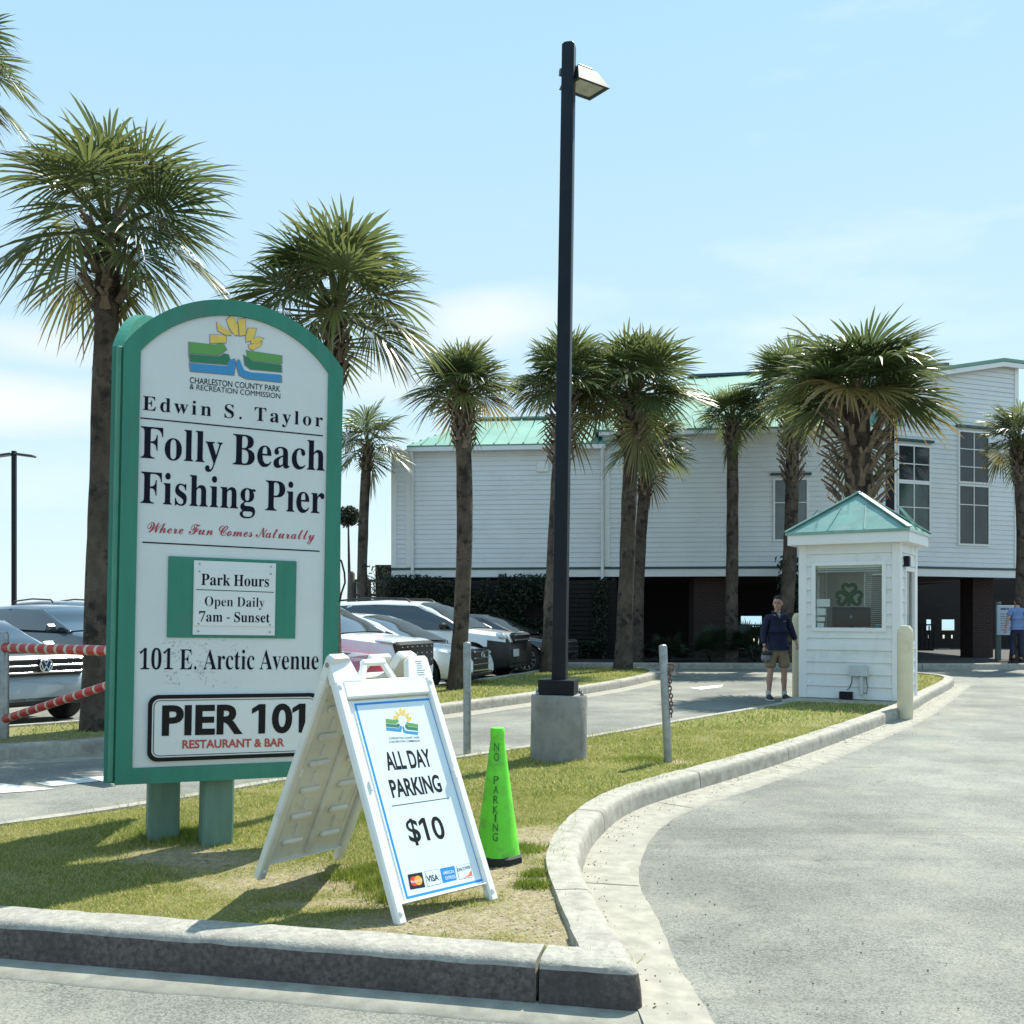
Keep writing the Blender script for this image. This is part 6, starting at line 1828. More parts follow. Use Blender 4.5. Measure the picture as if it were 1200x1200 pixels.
TF = Matrix.Identity(4)
TR = Matrix.Translation((WB, 0, 0)) @ Matrix.Rotation(R(90), 4, 'Z')
TBk = Matrix.Translation((WB, DB, 0)) @ Matrix.Rotation(R(180), 4, 'Z')
TL = Matrix.Translation((0, DB, 0)) @ Matrix.Rotation(R(-90), 4, 'Z')
hF = (wx0, wx1, wz0, wz1)
hR = (.35, .98, 1.02, 2.12)
hB = (.20, .80, 1.05, 2.15)
hL = (.25, .95, 1.05, 2.10)
wall_with_hole(TF, .09, WB - .09, hF, 'wall', 0)
wall_with_hole(TR, .09, DB - .09, hR, 'wall', 1)
wall_with_hole(TBk, .09, WB - .09, hB, 'wall', 2)
wall_with_hole(TL, .09, DB - .09, hL, 'wall', 3)
for (cx, cy) in ((0, 0), (WB, 0), (WB, DB), (0, DB)):
    mb = MB()
    mb.box((cx + (.04 if cx == 0 else -.04), cy + (.04 if cy == 0 else -.04), (zb + HB) / 2), (.125, .125, HB - zb), None, 0, .006)
    mb.build('corner_board', M['trim_white'], booth)


def sash(T, hole, parent, blinds=None):
    a, b, c, d = hole
    mb = MB(); mb.T = T
    w = .045
    mb.ring([(a - w, c - w), (b + w, c - w), (b + w, d + w), (a - w, d + w)], [(a + .012, c + .012), (b - .012, c + .012), (b - .012, d - .012), (a + .012, d - .012)], -.034, .03)
    f = mb.build('window', M['trim_white'], parent)
    mb = MB(); mb.T = T
    mb.add([(a, .010, c), (b, .010, c), (b, .010, d), (a, .010, d)], [(0, 1, 2, 3)])
    mb.build('pane', M['glass'], f)
    if blinds:
        mb = MB(); mb.T = T
        z = d - .03
        mb.box(((a + b) / 2, .05, d - .03), (b - a - .03, .03, .04))
        z = d - .07
        while z > blinds:
            mb.box(((a + b) / 2, .05, z), (b - a - .035, .026, .0018), (R(38), 0, 0))
            z -= .032
        mb.build('blind', M['blind'], f)
    return f


sash(TF, hF, booth, wz1 - .12)
sash(TR, hR, booth)
sash(TBk, hB, booth, 1.08)
sash(TL, hL, booth)
mb = MB()
mb.box((WB / 2, DB / 2, .17), (WB - .2, DB - .2, .03))
mb.build('floor_plate', M['interior'], booth)
mb = MB()
mb.box((WB / 2, .34, wz0 - .04), (WB - .2, .46, .03))
mb.build('counter', M['interior'], booth)
# roof
ov = .15
EZ, AZ_ = HB + .20, 3.36
mb = MB()
mb.box((WB / 2, DB / 2, HB + .015), (WB + 2 * ov - .03, DB + 2 * ov - .03, .03))
mb.build('soffit', M['trim_white'], booth)
mb = MB()
for (x, y, sx, sy) in ((WB / 2, -ov, WB + 2 * ov, .03), (WB / 2, DB + ov, WB + 2 * ov, .03), (-ov, DB / 2, .03, DB + 2 * ov - .034), (WB + ov, DB / 2, .03, DB + 2 * ov - .034)):
    mb.box((x, y, HB + .08), (sx, sy, .16), None, 0, .004)
mb.build('fascia', M['trim_white'], booth)
mb = MB()
e = ov + .035
cs = [(-e, -e), (WB + e, -e), (WB + e, DB + e), (-e, DB + e)]
apx = (WB / 2, DB / 2, AZ_)
for i in range(4):
    a, b = cs[i], cs[(i + 1) % 4]
    mb.add([(a[0], a[1], EZ - .045), (b[0], b[1], EZ - .045), (b[0], b[1], EZ), (a[0], a[1], EZ)], [(0, 1, 2, 3)])
    k = 8
    pts, fsx = [], []
    for r_ in range(k + 1):
        t = r_ / k
        for s_ in range(k + 1):
            u = s_ / k
            x = (a[0] + (b[0] - a[0]) * u) * (1 - t) + apx[0] * t
            y = (a[1] + (b[1] - a[1]) * u) * (1 - t) + apx[1] * t
            bulge = .006 * noise.noise(Vector((x * 5, y * 5, i * 3.1)))
            pts.append((x, y, EZ + (AZ_ - EZ) * t + bulge))
    for r_ in range(k):
        for s_ in range(k):
            j = r_ * (k + 1) + s_
            fsx.append((j, j + 1, j + k + 2, j + k + 1))
    mb.add(pts, fsx, 0, True)
mb.add([(x, y, EZ - .045) for x, y in cs], [(3, 2, 1, 0)])
roof = mb.build('roof', M['booth_roof'], booth)
mb = MB()
for (x, y) in cs:
    mb.bar((x, y, EZ + .012), (apx[0], apx[1], AZ_ + .02), .09, .022, 0, (0, 0, 1), .006)
mb.ball((apx[0], apx[1], AZ_ + .012), (.06, .06, .02), 10, 6)
mb.build('hip_cap', M['booth_roof'], roof)
mb = MB()
for i in range(4):
    a, b = cs[i], cs[(i + 1) % 4]
    for u in (.35, .65):
        x = a[0] + (b[0] - a[0]) * u
        y = a[1] + (b[1] - a[1]) * u
        t = .62 if True else 0
        mb.bar((x, y, EZ + .006), (x + (apx[0] - x) * t * .55 + (a[0] * 0), y + (apx[1] - y) * t, EZ + (AZ_ - EZ) * t + .006), .014, .02)
mb.build('standing_seam', M['booth_roof'], roof)
# meter box, conduit, outlet, side lamp
x0, z1_ = ux(997, 779); x1, z0_ = ux(1018, 793)
mb = MB()
mb.box(((x0 + x1) / 2, -.055, (z0_ + z1_) / 2), (x1 - x0, .10, z1_ - z0_ - .01), None, 0, .008)
mx_, mz_ = ux(1010, 818)
mb.tube([(mx_, -.05, z0_ + .01), (mx_, -.05, mz_ + .05)], .035, 12)
mb.build('meter_box', mat('meter_grey', (.50, .54, .54), .5, var=.1), booth)
mb = MB()
cx_, cz0 = ux(1003, 800)
mb.tube([(x0 + .03, -.04, z0_), (x0 + .02, -.03, cz0), (x0 - .02, -.03, cz0 - .1), (x0 - .05, -.03, .30)], .006, 6)
mb.tube([(x1 - .03, -.04, z0_), (x1 - .01, -.04, cz0 - .05), (x1 - .02, -.04, cz0 - .16), (mx_, -.05, .28)], .006, 6)
mb.build('cable', M['rubber'], booth)
x0, z1_ = ux(985, 809); x1, z0_ = ux(1000, 818)
mb = MB()
mb.box(((x0 + x1) / 2, -.05, .215), (x1 - x0, .08, .11), None, 0, .006)
mb.build('outlet_box', M['black_metal'], booth)
mb = MB()
mb.box((WB + .05, .30, 2.25), (.09, .12, .16), None, 0, .015)
mb.build('wall_lamp', M['black_metal'], booth)

# things inside the booth
BI = Matrix.Translation((BO.x, BO.y, 0)) @ Matrix.Rotation(RZ_B, 4, 'Z')


def in_booth(name, x, y, z, label, cat, group=None):
    p = BI @ Vector((x, y, z))
    return empty(name, p, RZ_B, label, cat, group)


cz0 = wz0 - .025
ax, az = ux(972, 711); bx, bz = ux(1014, 737)
wM = (bx - ax) * 1.08
mon = in_booth('computer_monitor', (ax + bx) / 2, .24, cz0, 'black computer monitor seen from behind inside the booth window', 'monitor')
mb = MB()
mb.box((0, 0, .20), (wM, .03, .30), None, 0, .01)
mb.build('case', M['screen_black'], mon)
mb = MB()
mb.box((0, .03, .035), (.08, .02, .11)); mb.box((0, .03, .006), (.2, .15, .012), None, 0, .004)
mb.build('stand', M['grey_mark'], mon)
mb = MB()
mb.ball((0, -.0155, .20), (.020, .002, .022), 14, 8)
mb.ball((.006, -.0155, .228), (.006, .002, .009), 8, 6, 0, Matrix.Rotation(R(35), 3, 'Y'))
mb.build('logo', M['grey_mark'], mon)
sx_, sz_ = ux(994, 697)
sh = in_booth('shamrock_decoration', sx_, .055, sz_, 'green shamrock decoration hanging in the booth window above the monitor', 'decoration')


def heart(cx, cz, ang, s):
    pts = []
    for i in range(25):
        t = 2 * pi * i / 24
        x = 16 * math.sin(t) ** 3
        z = 13 * math.cos(t) - 5 * math.cos(2 * t) - 2 * math.cos(3 * t) - math.cos(4 * t)
        x, z = x * s / 17, (z + 17) * s / 17
        pts.append((cx + x * math.cos(ang) + z * math.sin(ang), 0, cz - x * math.sin(ang) + z * math.cos(ang)))
    return pts


mb = MB()
for a in (0, R(104), R(-104)):
    mb.tube(heart(0, -.02, a, .105), .027, 8, cap=False)
mb.tube([(0, 0, -.03), (.01, 0, -.1), (-.01, 0, -.17)], .025, 8)
mb.build('shamrock_leaves', M['shamrock'], sh)
for i, (a, b) in enumerate((((956.5, 702), (972, 711)), ((956.5, 713), (967, 721)), ((956.5, 723), (966, 728)), ((957, 730), (965, 735)))):
    (xa, za), (xb, zb2) = ux(*a), ux(*b)
    o = in_booth('paper_notice', (xa + xb) / 2, .03, (za + zb2) / 2,
                 ['largest white paper notice, topmost of the four taped in the booth window', 'second white paper notice from the top in the booth window', 'third white paper notice from the top in the booth window', 'small white paper notice at the bottom corner of the booth window'][i], 'notice', 'paper notices in the booth window')
    mb = MB()
    mb.box((0, 0, 0), (xb - xa, .004, za - zb2))
    mb.build('sheet', M['paper'], o)
o = in_booth('desk_clutter_box', ux(1028, 733)[0], .16, cz0, 'small teal box on the counter at the corner of the booth window', 'box')
mb = MB()
mb.box((0, 0, .04), (.12, .08, .08), None, 0, .008)
mb.build('carton', mat('teal_box', (.05, .3, .32), .5, var=.3, vscale=30), o)
mb = MB()
mb.box((0, 0, .084), (.10, .06, .006)); mb.build('lid', M['paper'], o)

# ------------------------------------------------------------------ people


def skin(verts, edges, radii, root=0, sub=1):
    me = bpy.data.meshes.new('s')
    me.from_pydata([tuple(v) for v in verts], edges, [])
    o = bpy.data.objects.new('s', me)
    COL.objects.link(o)
    md = o.modifiers.new('skin', 'SKIN')
    md.branch_smoothing = .6
    sv = me.skin_vertices[0].data
    for i, r_ in enumerate(radii):
        sv[i].radius = r_ if isinstance(r_, tuple) else (r_, r_)
        sv[i].use_root = (i == root)
    if sub:
        ss = o.modifiers.new('sub', 'SUBSURF'); ss.levels = sub; ss.render_levels = sub
    bpy.context.view_layer.update()
    m2 = bpy.data.meshes.new_from_object(o.evaluated_get(bpy.context.evaluated_depsgraph_get()))
    vv = [tuple(v.co) for v in m2.vertices]
    ff = [tuple(p.vertices) for p in m2.polygons]
    bpy.data.objects.remove(o)
    bpy.data.meshes.remove(me); bpy.data.meshes.remove(m2)
    return vv, ff


def chain(mb, pts, radii, mi=0, sub=2):
    vv, ff = skin(pts, [(i, i + 1) for i in range(len(pts) - 1)], radii, 0, sub)
    mb.add(vv, ff, mi, True)


SKIN = mat('skin_tone', (.52, .31, .22), .5, var=.12, vscale=8)
HAIR = mat('dark_hair', (.022, .016, .012), .6, var=.4, vscale=60)
HAIR2 = mat('brown_hair', (.05, .028, .018), .6, var=.4, vscale=60)
NAVY = mat('navy_fleece', (.008, .012, .045), .8, var=.3, vscale=9, bump=.3, bscale=15)
KHAKI = mat('khaki', (.30, .225, .145), .85, var=.18, vscale=9, bump=.3, bscale=14)
SHOE = mat('black_shoe', (.02, .02, .022), .5)
SOLE = mat('white_sole', (.6, .6, .6), .6)
GREYT = mat('grey_shirt', (.28, .29, .31), .8)
BLUE = mat('light_blue_shirt', (.17, .26, .50), .8, var=.2, vscale=8, bump=.3, bscale=12)
NAVYT = mat('navy_trousers', (.015, .02, .05), .8, var=.3, vscale=8, bump=.3, bscale=12)
CAPG = mat('cap_grey', (.30, .30, .30), .8, var=.5, vscale=20)


def hand(mb, w, d, side, curl=.5, down=Vector((0, 0, -1))):
    """palm and five fingers from the wrist w; d points where the back of the fingers go"""
    f = Vector(d).normalized()
    across = down.cross(f)
    if across.length < .1: across = Vector((0, 1, 0))
    across.normalize()
    palm = w + down * .055
    chain(mb, [w, w + down * .03, palm, palm + down * .03], [(.024, .018), (.034, .018), (.040, .017), (.036, .014)], 0, 1)
    for k, (o_, L) in enumerate(((-.028, .062), (-.010, .074), (.010, .07), (.027, .055))):
        b = palm + down * .025 + across * o_
        c1 = b + down * L * .5 + f * L * .1 * curl
        c2 = c1 + down * L * .3 + f * L * .45 * curl
        c3 = c2 + down * L * .12 + f * L * .45 * curl
        chain(mb, [b, c1, c2, c3], [.0095, .009, .008, .007], 0, 1)
    t0 = w + down * .03 - across * .03
    chain(mb, [t0, t0 + down * .03 - across * .025 + f * .01, t0 + down * .058 - across * .028 + f * .03], [.012, .0105, .008], 0, 1)


def head(mb, c, rz, s=1.0):
    """skull, jaw, nose, ears, brow; face looks along -y turned by rz"""
    Mx = Matrix.Translation(c) @ Matrix.Rotation(rz, 4, 'Z')
    old = mb.T
    mb.T = Mx
    mb.ball((0, .012, .02), (.076, .096, .098), 20, 14)
    mb.ball((0, -.022, -.035), (.060, .070, .080), 18, 12)
    mb.ball((0, -.098, -.012), (.013, .018, .022), 10, 8)
    mb.ball((0, -.088, .012), (.008, .014, .028), 8, 6)
    mb.ball((0, -.072, .035), (.052, .022, .012), 12, 6)
    for sx in (-1, 1):
        mb.ball((sx * .076, .012, -.005), (.010, .020, .031), 8, 8)
        mb.ball((sx * .028, -.086, .012), (.012, .006, .007), 8, 6, 1)
    mb.ball((0, -.086, -.055), (.024, .010, .006), 10, 6, 2)
    mb.ball((0, -.075, -.098), (.026, .020, .018), 10, 6)
    mb.T = old


LIPS = mat('lips', (.30, .12, .10), .5)
EYE = mat('eye_dark', (.03, .025, .025), .3)

# man in shorts, facing the camera and looking to his right
p = G(911.5, 817, .0)
man = empty('person', Vector((4.47, 17.25, .0)), R(6), 'man in a navy pullover and khaki shorts holding a cap, standing beside the ticket booth', 'person')
mb = MB()
V = Vector
vt = [V((0, 0, .95)), V((0, -.005, 1.10)), V((0, 0, 1.28)), V((0, .01, 1.42)), V((0, .0, 1.50)), V((0, -.01, 1.56)),
      V((-.17, .01, 1.40)), V((-.235, .02, 1.14)), V((-.235, -.03, .90)),
      V((.17, .01, 1.40)), V((.255, .03, 1.16)), V((.33, .0, .98)),
      V((-.09, 0, .90)), V((-.125, -.012, .50)), V((-.145, .02, .085)), V((-.155, -.09, .04)),
      V((.09, 0, .90)), V((.115, -.012, .50)), V((.125, .02, .085)), V((.155, -.08, .04))]
ed = [(0, 1), (1, 2), (2, 3), (3, 4), (4, 5), (3, 6), (6, 7), (7, 8), (3, 9), (9, 10), (10, 11), (0, 12), (12, 13), (13, 14), (14, 15), (0, 16), (16, 17), (17, 18), (18, 19)]
rr = [(.13, .10), (.13, .095), (.145, .10), (.075, .07), (.052, .055), (.05, .052), .052, .042, .027, .052, .042, .027, (.085, .085), .056, .036, .03, (.085, .085), .056, .036, .03]
vv, ff = skin(vt, ed, rr, 0, 2)
mb.add(vv, ff, 0, True)
for sx in (-.137, .121):           # calf muscle
    mb.ball((sx, .015, .34), (.050, .054, .13), 14, 10)
head(mb, V((0, -.02, 1.625)), R(-32))
hand(mb, V((-.235, -.03, .90)), (0.2, -1, 0), -1, .9)
hand(mb, V((.33, .0, .98)), (-.3, -1, 0), 1, .6, V((.25, 0, -.95)).normalized())
mb.build('body', [SKIN, EYE, LIPS], man)
mb = MB()
mb.T = Matrix.Translation((0, -.02, 1.625)) @ Matrix.Rotation(R(-32), 4, 'Z')
mb.ball((0, .030, .052), (.081, .094, .082), 20, 12)
mb.ball((0, .06, -.01), (.072, .055, .07), 14, 10)
mb.ball((.01, -.045, .104), (.055, .04, .022), 12, 8)
for k in range(40):
    a = rnd.uniform(0, 2 * pi); t = rnd.uniform(.1, 1.0)
    mb.ball((.070 * math.cos(a) * math.sin(t), .03 + .080 * math.sin(a) * math.sin(t), .06 + .078 * math.cos(t)), (.016, .020, .011), 6, 5)
mb.build('hair', HAIR, man)
mb = MB()
vt = [V((0, -.003, .90)), V((0, -.003, 1.0)), V((0, -.003, 1.15)), V((0, 0, 1.30)), V((0, .012, 1.41)), V((0, .012, 1.475)),
      V((-.165, .012, 1.40)), V((-.235, .022, 1.15)), V((-.238, -.02, .93)), V((.165, .012, 1.40)), V((.255, .032, 1.17)), V((.32, .004, 1.0))]
ed = [(0, 1), (1, 2), (2, 3), (3, 4), (4, 5), (4, 6), (6, 7), (7, 8), (4, 9), (9, 10), (10, 11)]
vv, ff = skin(vt, ed, [(.168, .125), (.178, .132), (.172, .125), (.178, .122), (.10, .09), (.075, .07), (.075, .075), .066, .046, (.075, .075), .066, .046], 1, 2)
mb.add(vv, ff, 0, True)
mb.tube([(.072 * math.cos(R(a)), .004 + .068 * math.sin(R(a)), 1.478 + .022 * math.sin(R(a))) for a in range(-62, 243, 16)], .024, 8)   # standing collar
for s_ in (-1, 1):
    mb.tube([(s_ * .045, -.055, 1.462), (s_ * .04, -.10, 1.42), (s_ * .008, -.128, 1.35)], [.018, .016, .010], 8)
pu = mb.build('pullover', NAVY, man)
mb = MB()
mb.ball((0, -.066, 1.425), (.042, .042, .055), 12, 8)
mb.box((.075, -.134, 1.33), (.045, .004, .010))
mb.build('undershirt', GREYT, pu)
mb = MB()
vt = [V((0, 0, .97)), V((0, 0, .88)), V((-.10, 0, .80)), V((-.125, -.005, .62)), V((-.13, -.005, .53)), V((.10, 0, .80)), V((.118, -.005, .62)), V((.122, -.005, .53))]
vv, ff = skin(vt, [(0, 1), (1, 2), (2, 3), (3, 4), (1, 5), (5, 6), (6, 7)], [(.155, .118), (.165, .125), (.10, .108), (.098, .105), (.102, .11), (.10, .108), (.098, .105), (.102, .11)], 0, 2)
mb.add(vv, ff, 0, True)
mb.build('shorts', KHAKI, man)
for sx, tx in ((-1, -.148), (1, .128)):
    mb = MB()
    dx = -.012 if sx < 0 else .03
    chain(mb, [V((tx, .05, .05)), V((tx, .0, .062)), V((tx + dx * .5, -.09, .048)), V((tx + dx, -.175, .034))], [(.042, .045), (.047, .055), (.049, .042), (.040, .026)])
    s = mb.build('shoe', SHOE, man)
    mb = MB()
    mb.box((tx + dx * .5, -.055, .010), (.095, .27, .022), (0, 0, R(-4 if sx < 0 else -8)), 0, .009)
    mb.build('sole', SOLE, s)
    mb = MB()
    mb.tube([(tx, .02, .07), (tx, .02, .165)], [.044, .043], 14)
    mb.build('sock', SOLE, man)
hat = empty('baseball_cap', man.matrix_basis @ V((-.225, -.075, .78)), R(20), 'black and grey baseball cap in the hand of the man in shorts', 'cap')
mb = MB()
mb.ball((0, 0, -.055), (.085, .085, .085), 16, 10, 0)
mb.build('crown', CAPG, hat)
mb = MB()
mb.ball((0.01, -.02, .01), (.10, .075, .035), 16, 8, 0)
mb.build('brim', SHOE, hat)

# man walking away at the right edge
m2 = empty('person', Vector((13.62, 27.6, .158)), R(180 - 8), 'man in a light blue shirt seen from behind, walking past the notice board', 'person')
mb = MB()
vt = [V((0, 0, .95)), V((0, -.005, 1.10)), V((0, 0, 1.28)), V((0, .01, 1.42)), V((0, .0, 1.50)), V((0, -.01, 1.56)),
      V((-.17, .01, 1.40)), V((-.25, .03, 1.15)), V((-.30, -.06, .92)),
      V((.17, .01, 1.40)), V((.25, .03, 1.15)), V((.29, -.05, .92)),
      V((-.09, 0, .90)), V((-.10, -.03, .50)), V((-.09, .03, .09)), V((-.09, -.08, .04)),
      V((.09, 0, .90)), V((.11, -.06, .50)), V((.12, .10, .12)), V((.12, .0, .04))]
ed = [(0, 1), (1, 2), (2, 3), (3, 4), (4, 5), (3, 6), (6, 7), (7, 8), (3, 9), (9, 10), (10, 11), (0, 12), (12, 13), (13, 14), (14, 15), (0, 16), (16, 17), (17, 18), (18, 19)]
vv, ff = skin(vt, ed, rr, 0, 2)
mb.add(vv, ff, 0, True)
head(mb, V((0, -.02, 1.625)), R(10))
hand(mb, V((-.30, -.06, .92)), (0, -1, 0), -1, .5)
hand(mb, V((.29, -.05, .92)), (0, -1, 0), 1, .5)
mb.build('body', [SKIN, EYE, LIPS], m2)
mb = MB()
mb.T = Matrix.Translation((0, -.02, 1.625)) @ Matrix.Rotation(R(10), 4, 'Z')
mb.ball((0, .024, .040), (.083, .100, .092), 20, 12)
mb.ball((0, .062, -.02), (.070, .050, .07), 14, 10)
mb.build('hair', HAIR2, m2)
mb = MB()
vt = [V((0, 0, .93)), V((0, 0, 1.02)), V((0, 0, 1.16)), V((0, 0, 1.30)), V((0, .012, 1.42)), V((0, .012, 1.475)), V((-.165, .012, 1.40)), V((-.225, .024, 1.22)), V((.165, .012, 1.40)), V((.225, .024, 1.22))]
vv, ff = skin(vt, [(0, 1), (1, 2), (2, 3), (3, 4), (4, 5), (4, 6), (6, 7), (4, 8), (8, 9)], [(.168, .125), (.172, .128), (.172, .125), (.178, .122), (.10, .09), (.066, .065), (.078, .075), .076, (.078, .075), .076], 1, 2)
mb.add(vv, ff, 0, True)
mb.build('shirt', BLUE, m2)
mb = MB()
vt = [V((0, 0, .98)), V((0, 0, .89)), V((-.095, 0, .80)), V((-.105, -.025, .50)), V((-.10, .02, .10)), V((.095, 0, .80)), V((.115, -.05, .50)), V((.125, .07, .12))]
vv, ff = skin(vt, [(0, 1), (1, 2), (2, 3), (3, 4), (1, 5), (5, 6), (6, 7)], [(.155, .118), (.16, .125), (.095, .105), (.078, .085), (.068, .072), (.095, .105), (.078, .085), (.068, .072)], 0, 2)
mb.add(vv, ff, 0, True)
mb.build('trousers', NAVYT, m2)
for tx, ty, tz in ((-.095, .03, 0), (.125, .09, .03)):
    mb = MB()
    chain(mb, [V((tx, ty + .03, .05 + tz)), V((tx, ty - .02, .06 + tz)), V((tx, ty - .11, .045 + tz * .5)), V((tx, ty - .19, .032))], [(.042, .045), (.046, .05), (.048, .04), (.040, .026)])
    mb.build('shoe', SHOE, m2)

# ------------------------------------------------------------------ the building on the pier head
B0 = Vector((4, 30, 0))
bld = empty('pier_building', B0, 0, 'large white clapboard building raised on brick piers, with a pale green metal roof', 'building')
UB = Matrix.Translation(-B0)
A0, A1 = Vector((-3.64, 31.0, 0)), Vector((10.94, 29.5, 0))
dA = (A1 - A0).normalized()
TA = Matrix.Translation(A0) @ Matrix.Rotation(math.atan2(dA.y, dA.x), 4, 'Z')
PA = Plane(A0, TA.to_3x3())
LWA = (A1 - A0).length
B1 = Vector((15.5, 31.4, 0))
dB = (B1 - A1).normalized()
TB = Matrix.Translation(A1) @ Matrix.Rotation(math.atan2(dB.y, dB.x), 4, 'Z')
PB = Plane(A1, TB.to_3x3())
LWB = (B1 - A1).length
xs_split = PA.uv(706, 600)[0]
ZW = 2.55                                         # underside of the floor
ZE1, ZE2 = 6.42, 6.80


def bmb(T):
    m_ = MB(); m_.T = UB @ T
    return m_


w1a, w1t = PA.uv(908, 563)
w1b, w1c = PA.uv(945, 632)
W1 = (w1a, w1b, w1c, w1t)
mb = bmb(TA)
siding(mb, .0, LWA, ZW + .28, ZE1, .145, 0, [W1], .018, .011)
siding(mb, xs_split, LWA, ZE1 + .0, ZE2, .145, 0, [], .018, .011)
mb.box((LWA / 2, .11, (ZW + ZE1) / 2), (LWA, .16, ZE1 - ZW))
mb.box(((xs_split + LWA) / 2, .11, (ZE2 + ZE1) / 2), (LWA - xs_split, .16, ZE2 - ZE1))
mb.build('front_wall', M['white_siding'], bld)
uB = lambda px, py: PB.uv(px, py)
sl0, zt0 = uB(1062, 439)
sl1, zt1 = uB(1170, 422)
topB = lambda x: zt0 + (zt1 - zt0) * min(1.0, max(-.2, (x - sl0) / (sl1 - sl0)))
W2 = (*[uB(p, 570)[0] for p in (1052, 1088)], 0, 0)
W2a = (W2[0], W2[1], uB(1070, 563)[1], uB(1070, 523.5)[1])
W2b = (W2[0], W2[1], uB(1070, 628)[1], uB(1070, 567.5)[1])
W3 = [uB(p, 570)[0] for p in (1123.5, 1157)]
W3a = (W3[0], W3[1], uB(1140, 565)[1], uB(1140, 507.5)[1])
W3b = (W3[0], W3[1], uB(1140, 637.5)[1], uB(1140, 570.5)[1])
mb = bmb(TB)
siding(mb, 0, LWB, ZW + .28, 9.6, .145, 0, [], .018, .011, top=topB)
mb.prism([(0, ZW), (LWB, ZW), (LWB, topB(LWB) - .002), (sl1, topB(sl1) - .002), (0, topB(0) - .002)], .02, .18)
mb.build('gable_wall', M['white_siding'], bld)
# side and rear walls
TS = Matrix.Translation(B1) @ Matrix.Rotation(math.atan2(dB.y, dB.x) + R(78), 4, 'Z')
mb = bmb(TS)
siding(mb, 0, 9, ZW + .28, 8.6, .145, 0, [], .018, .011)
mb.box((4.5, .1, (ZW + 8.6) / 2), (9, .16, 8.6 - ZW))
mb.build('side_wall', M['white_siding'], bld)
TLs = Matrix.Translation(A0 + Vector((.9, 10, 0))) @ Matrix.Rotation(math.atan2(-10, -.9), 4, 'Z')
mb = bmb(TLs)
siding(mb, 0, 10, ZW + .28, ZE1, .145, 0, [], .018, .011)
mb.box((5, .1, (ZW + ZE1) / 2), (10, .16, ZE1 - ZW))
mb.build('side_wall', M['white_siding'], bld)
# band courses
for T, L in ((TA, LWA), (TB, LWB)):
    mb = bmb(T)
    mb.box((L / 2, -.012, ZW + .11), (L, .06, .22))
    mb.build('floor_band', M['trim_white'], bld)
    mb = bmb(T)
    mb.box((L / 2, -.03, ZW + .255), (L + .02, .07, .07))
    mb.build('band_trim', M['teal_trim'], bld)
for T, x, z1x in ((TA, .07, ZE1), (TA, PA.uv(484, 600)[0] - .12, ZE1), (TA, xs_split + .14, ZE2), (TB, .07, topB(0)), (TB, LWB - .07, topB(LWB))):
    mb = bmb(T)
    mb.box((x, -.012, (ZW + .30 + z1x) / 2), (.16, .05, z1x - ZW - .30))
    mb.build('corner_board', M['trim_white'], bld)


def pane_window(T, w, nx, nz, glassm, rows=None):
    a, b, c, d = w
    mb = bmb(T)
    t = .055
    mb.ring([(a - t, c - t), (b + t, c - t), (b + t, d + t), (a - t, d + t)], [(a, c), (b, c), (b, d), (a, d)], -.055, .01)
    for i in range(1, nx):
        x = a + (b - a) * i / nx
        mb.box((x, -.030, (c + d) / 2), (.028, .03, d - c))
    for j in (rows or [k / nz for k in range(1, nz)]):
        z = c + (d - c) * j
        for i in range(nx):
            xa, xb = a + (b - a) * i / nx + (.014 if i else 0), a + (b - a) * (i + 1) / nx - (.014 if i < nx - 1 else 0)
            mb.box(((xa + xb) / 2, -.030, z), (xb - xa, .028, .026))
    f = mb.build('window', M['trim_white'], bld)
    mb = bmb(T)
    mb.box(((a + b) / 2, -.018, (c + d) / 2), (b - a, .008, d - c))
    mb.build('pane', glassm, f)
    return f


pane_window(TA, W1, 2, 2, M['window_blind'], [.62])
pane_window(TB, W2a, 2, 2, M['window_dark'], [.48])
pane_window(TB, W2b, 2, 2, M['window_green'], [.55])
pane_window(TB, W3a, 2, 3, M['window_dark'], [.30, .66])
pane_window(TB, W3b, 2, 2, M['window_dark'], [.68])
for T, w in ((TA, W1), (TB, W2a), (TB, W3a)):
    mb = bmb(T)
    mb.box(((w[0] + w[1]) / 2, -.05, w[3] + .17), (w[1] - w[0] + .26, .12, .07))
    mb.build('head_trim', M['teal_trim'], bld)


def roof_panel(mb, quad, seams, sz=.05):
    """roof slope from an eave edge (a,b) up to a ridge edge (d,c), with standing seams"""
    a, b, c, d = [Vector(p) for p in quad]
    n = (b - a).cross(d - a).normalized()
    if n.z < 0: n = -n
    mb.add([a, b, c, d, a - n * .06, b - n * .06, c - n * .06, d - n * .06],
           [(0, 1, 2, 3), (7, 6, 5, 4), (0, 4, 5, 1), (1, 5, 6, 2), (2, 6, 7, 3), (3, 7, 4, 0)])
    ex = (b - a).normalized()
    L = (b - a).length
    up = n.cross(ex).normalized()
    if up.z < 0: up = -up
    dl, cl = (d - a).dot(ex), (c - a).dot(ex)
    H = (d - a).dot(up)
    k = int(L / seams)
    for i in range(1, k):
        x = L * i / k
        h = H
        if x < dl: h = H * x / dl
        elif x > cl: h = H * (L - x) / (L - cl)
        p = a + ex * x + n * .02
        mb.bar(p, p + up * h, .03, sz, 0, n)


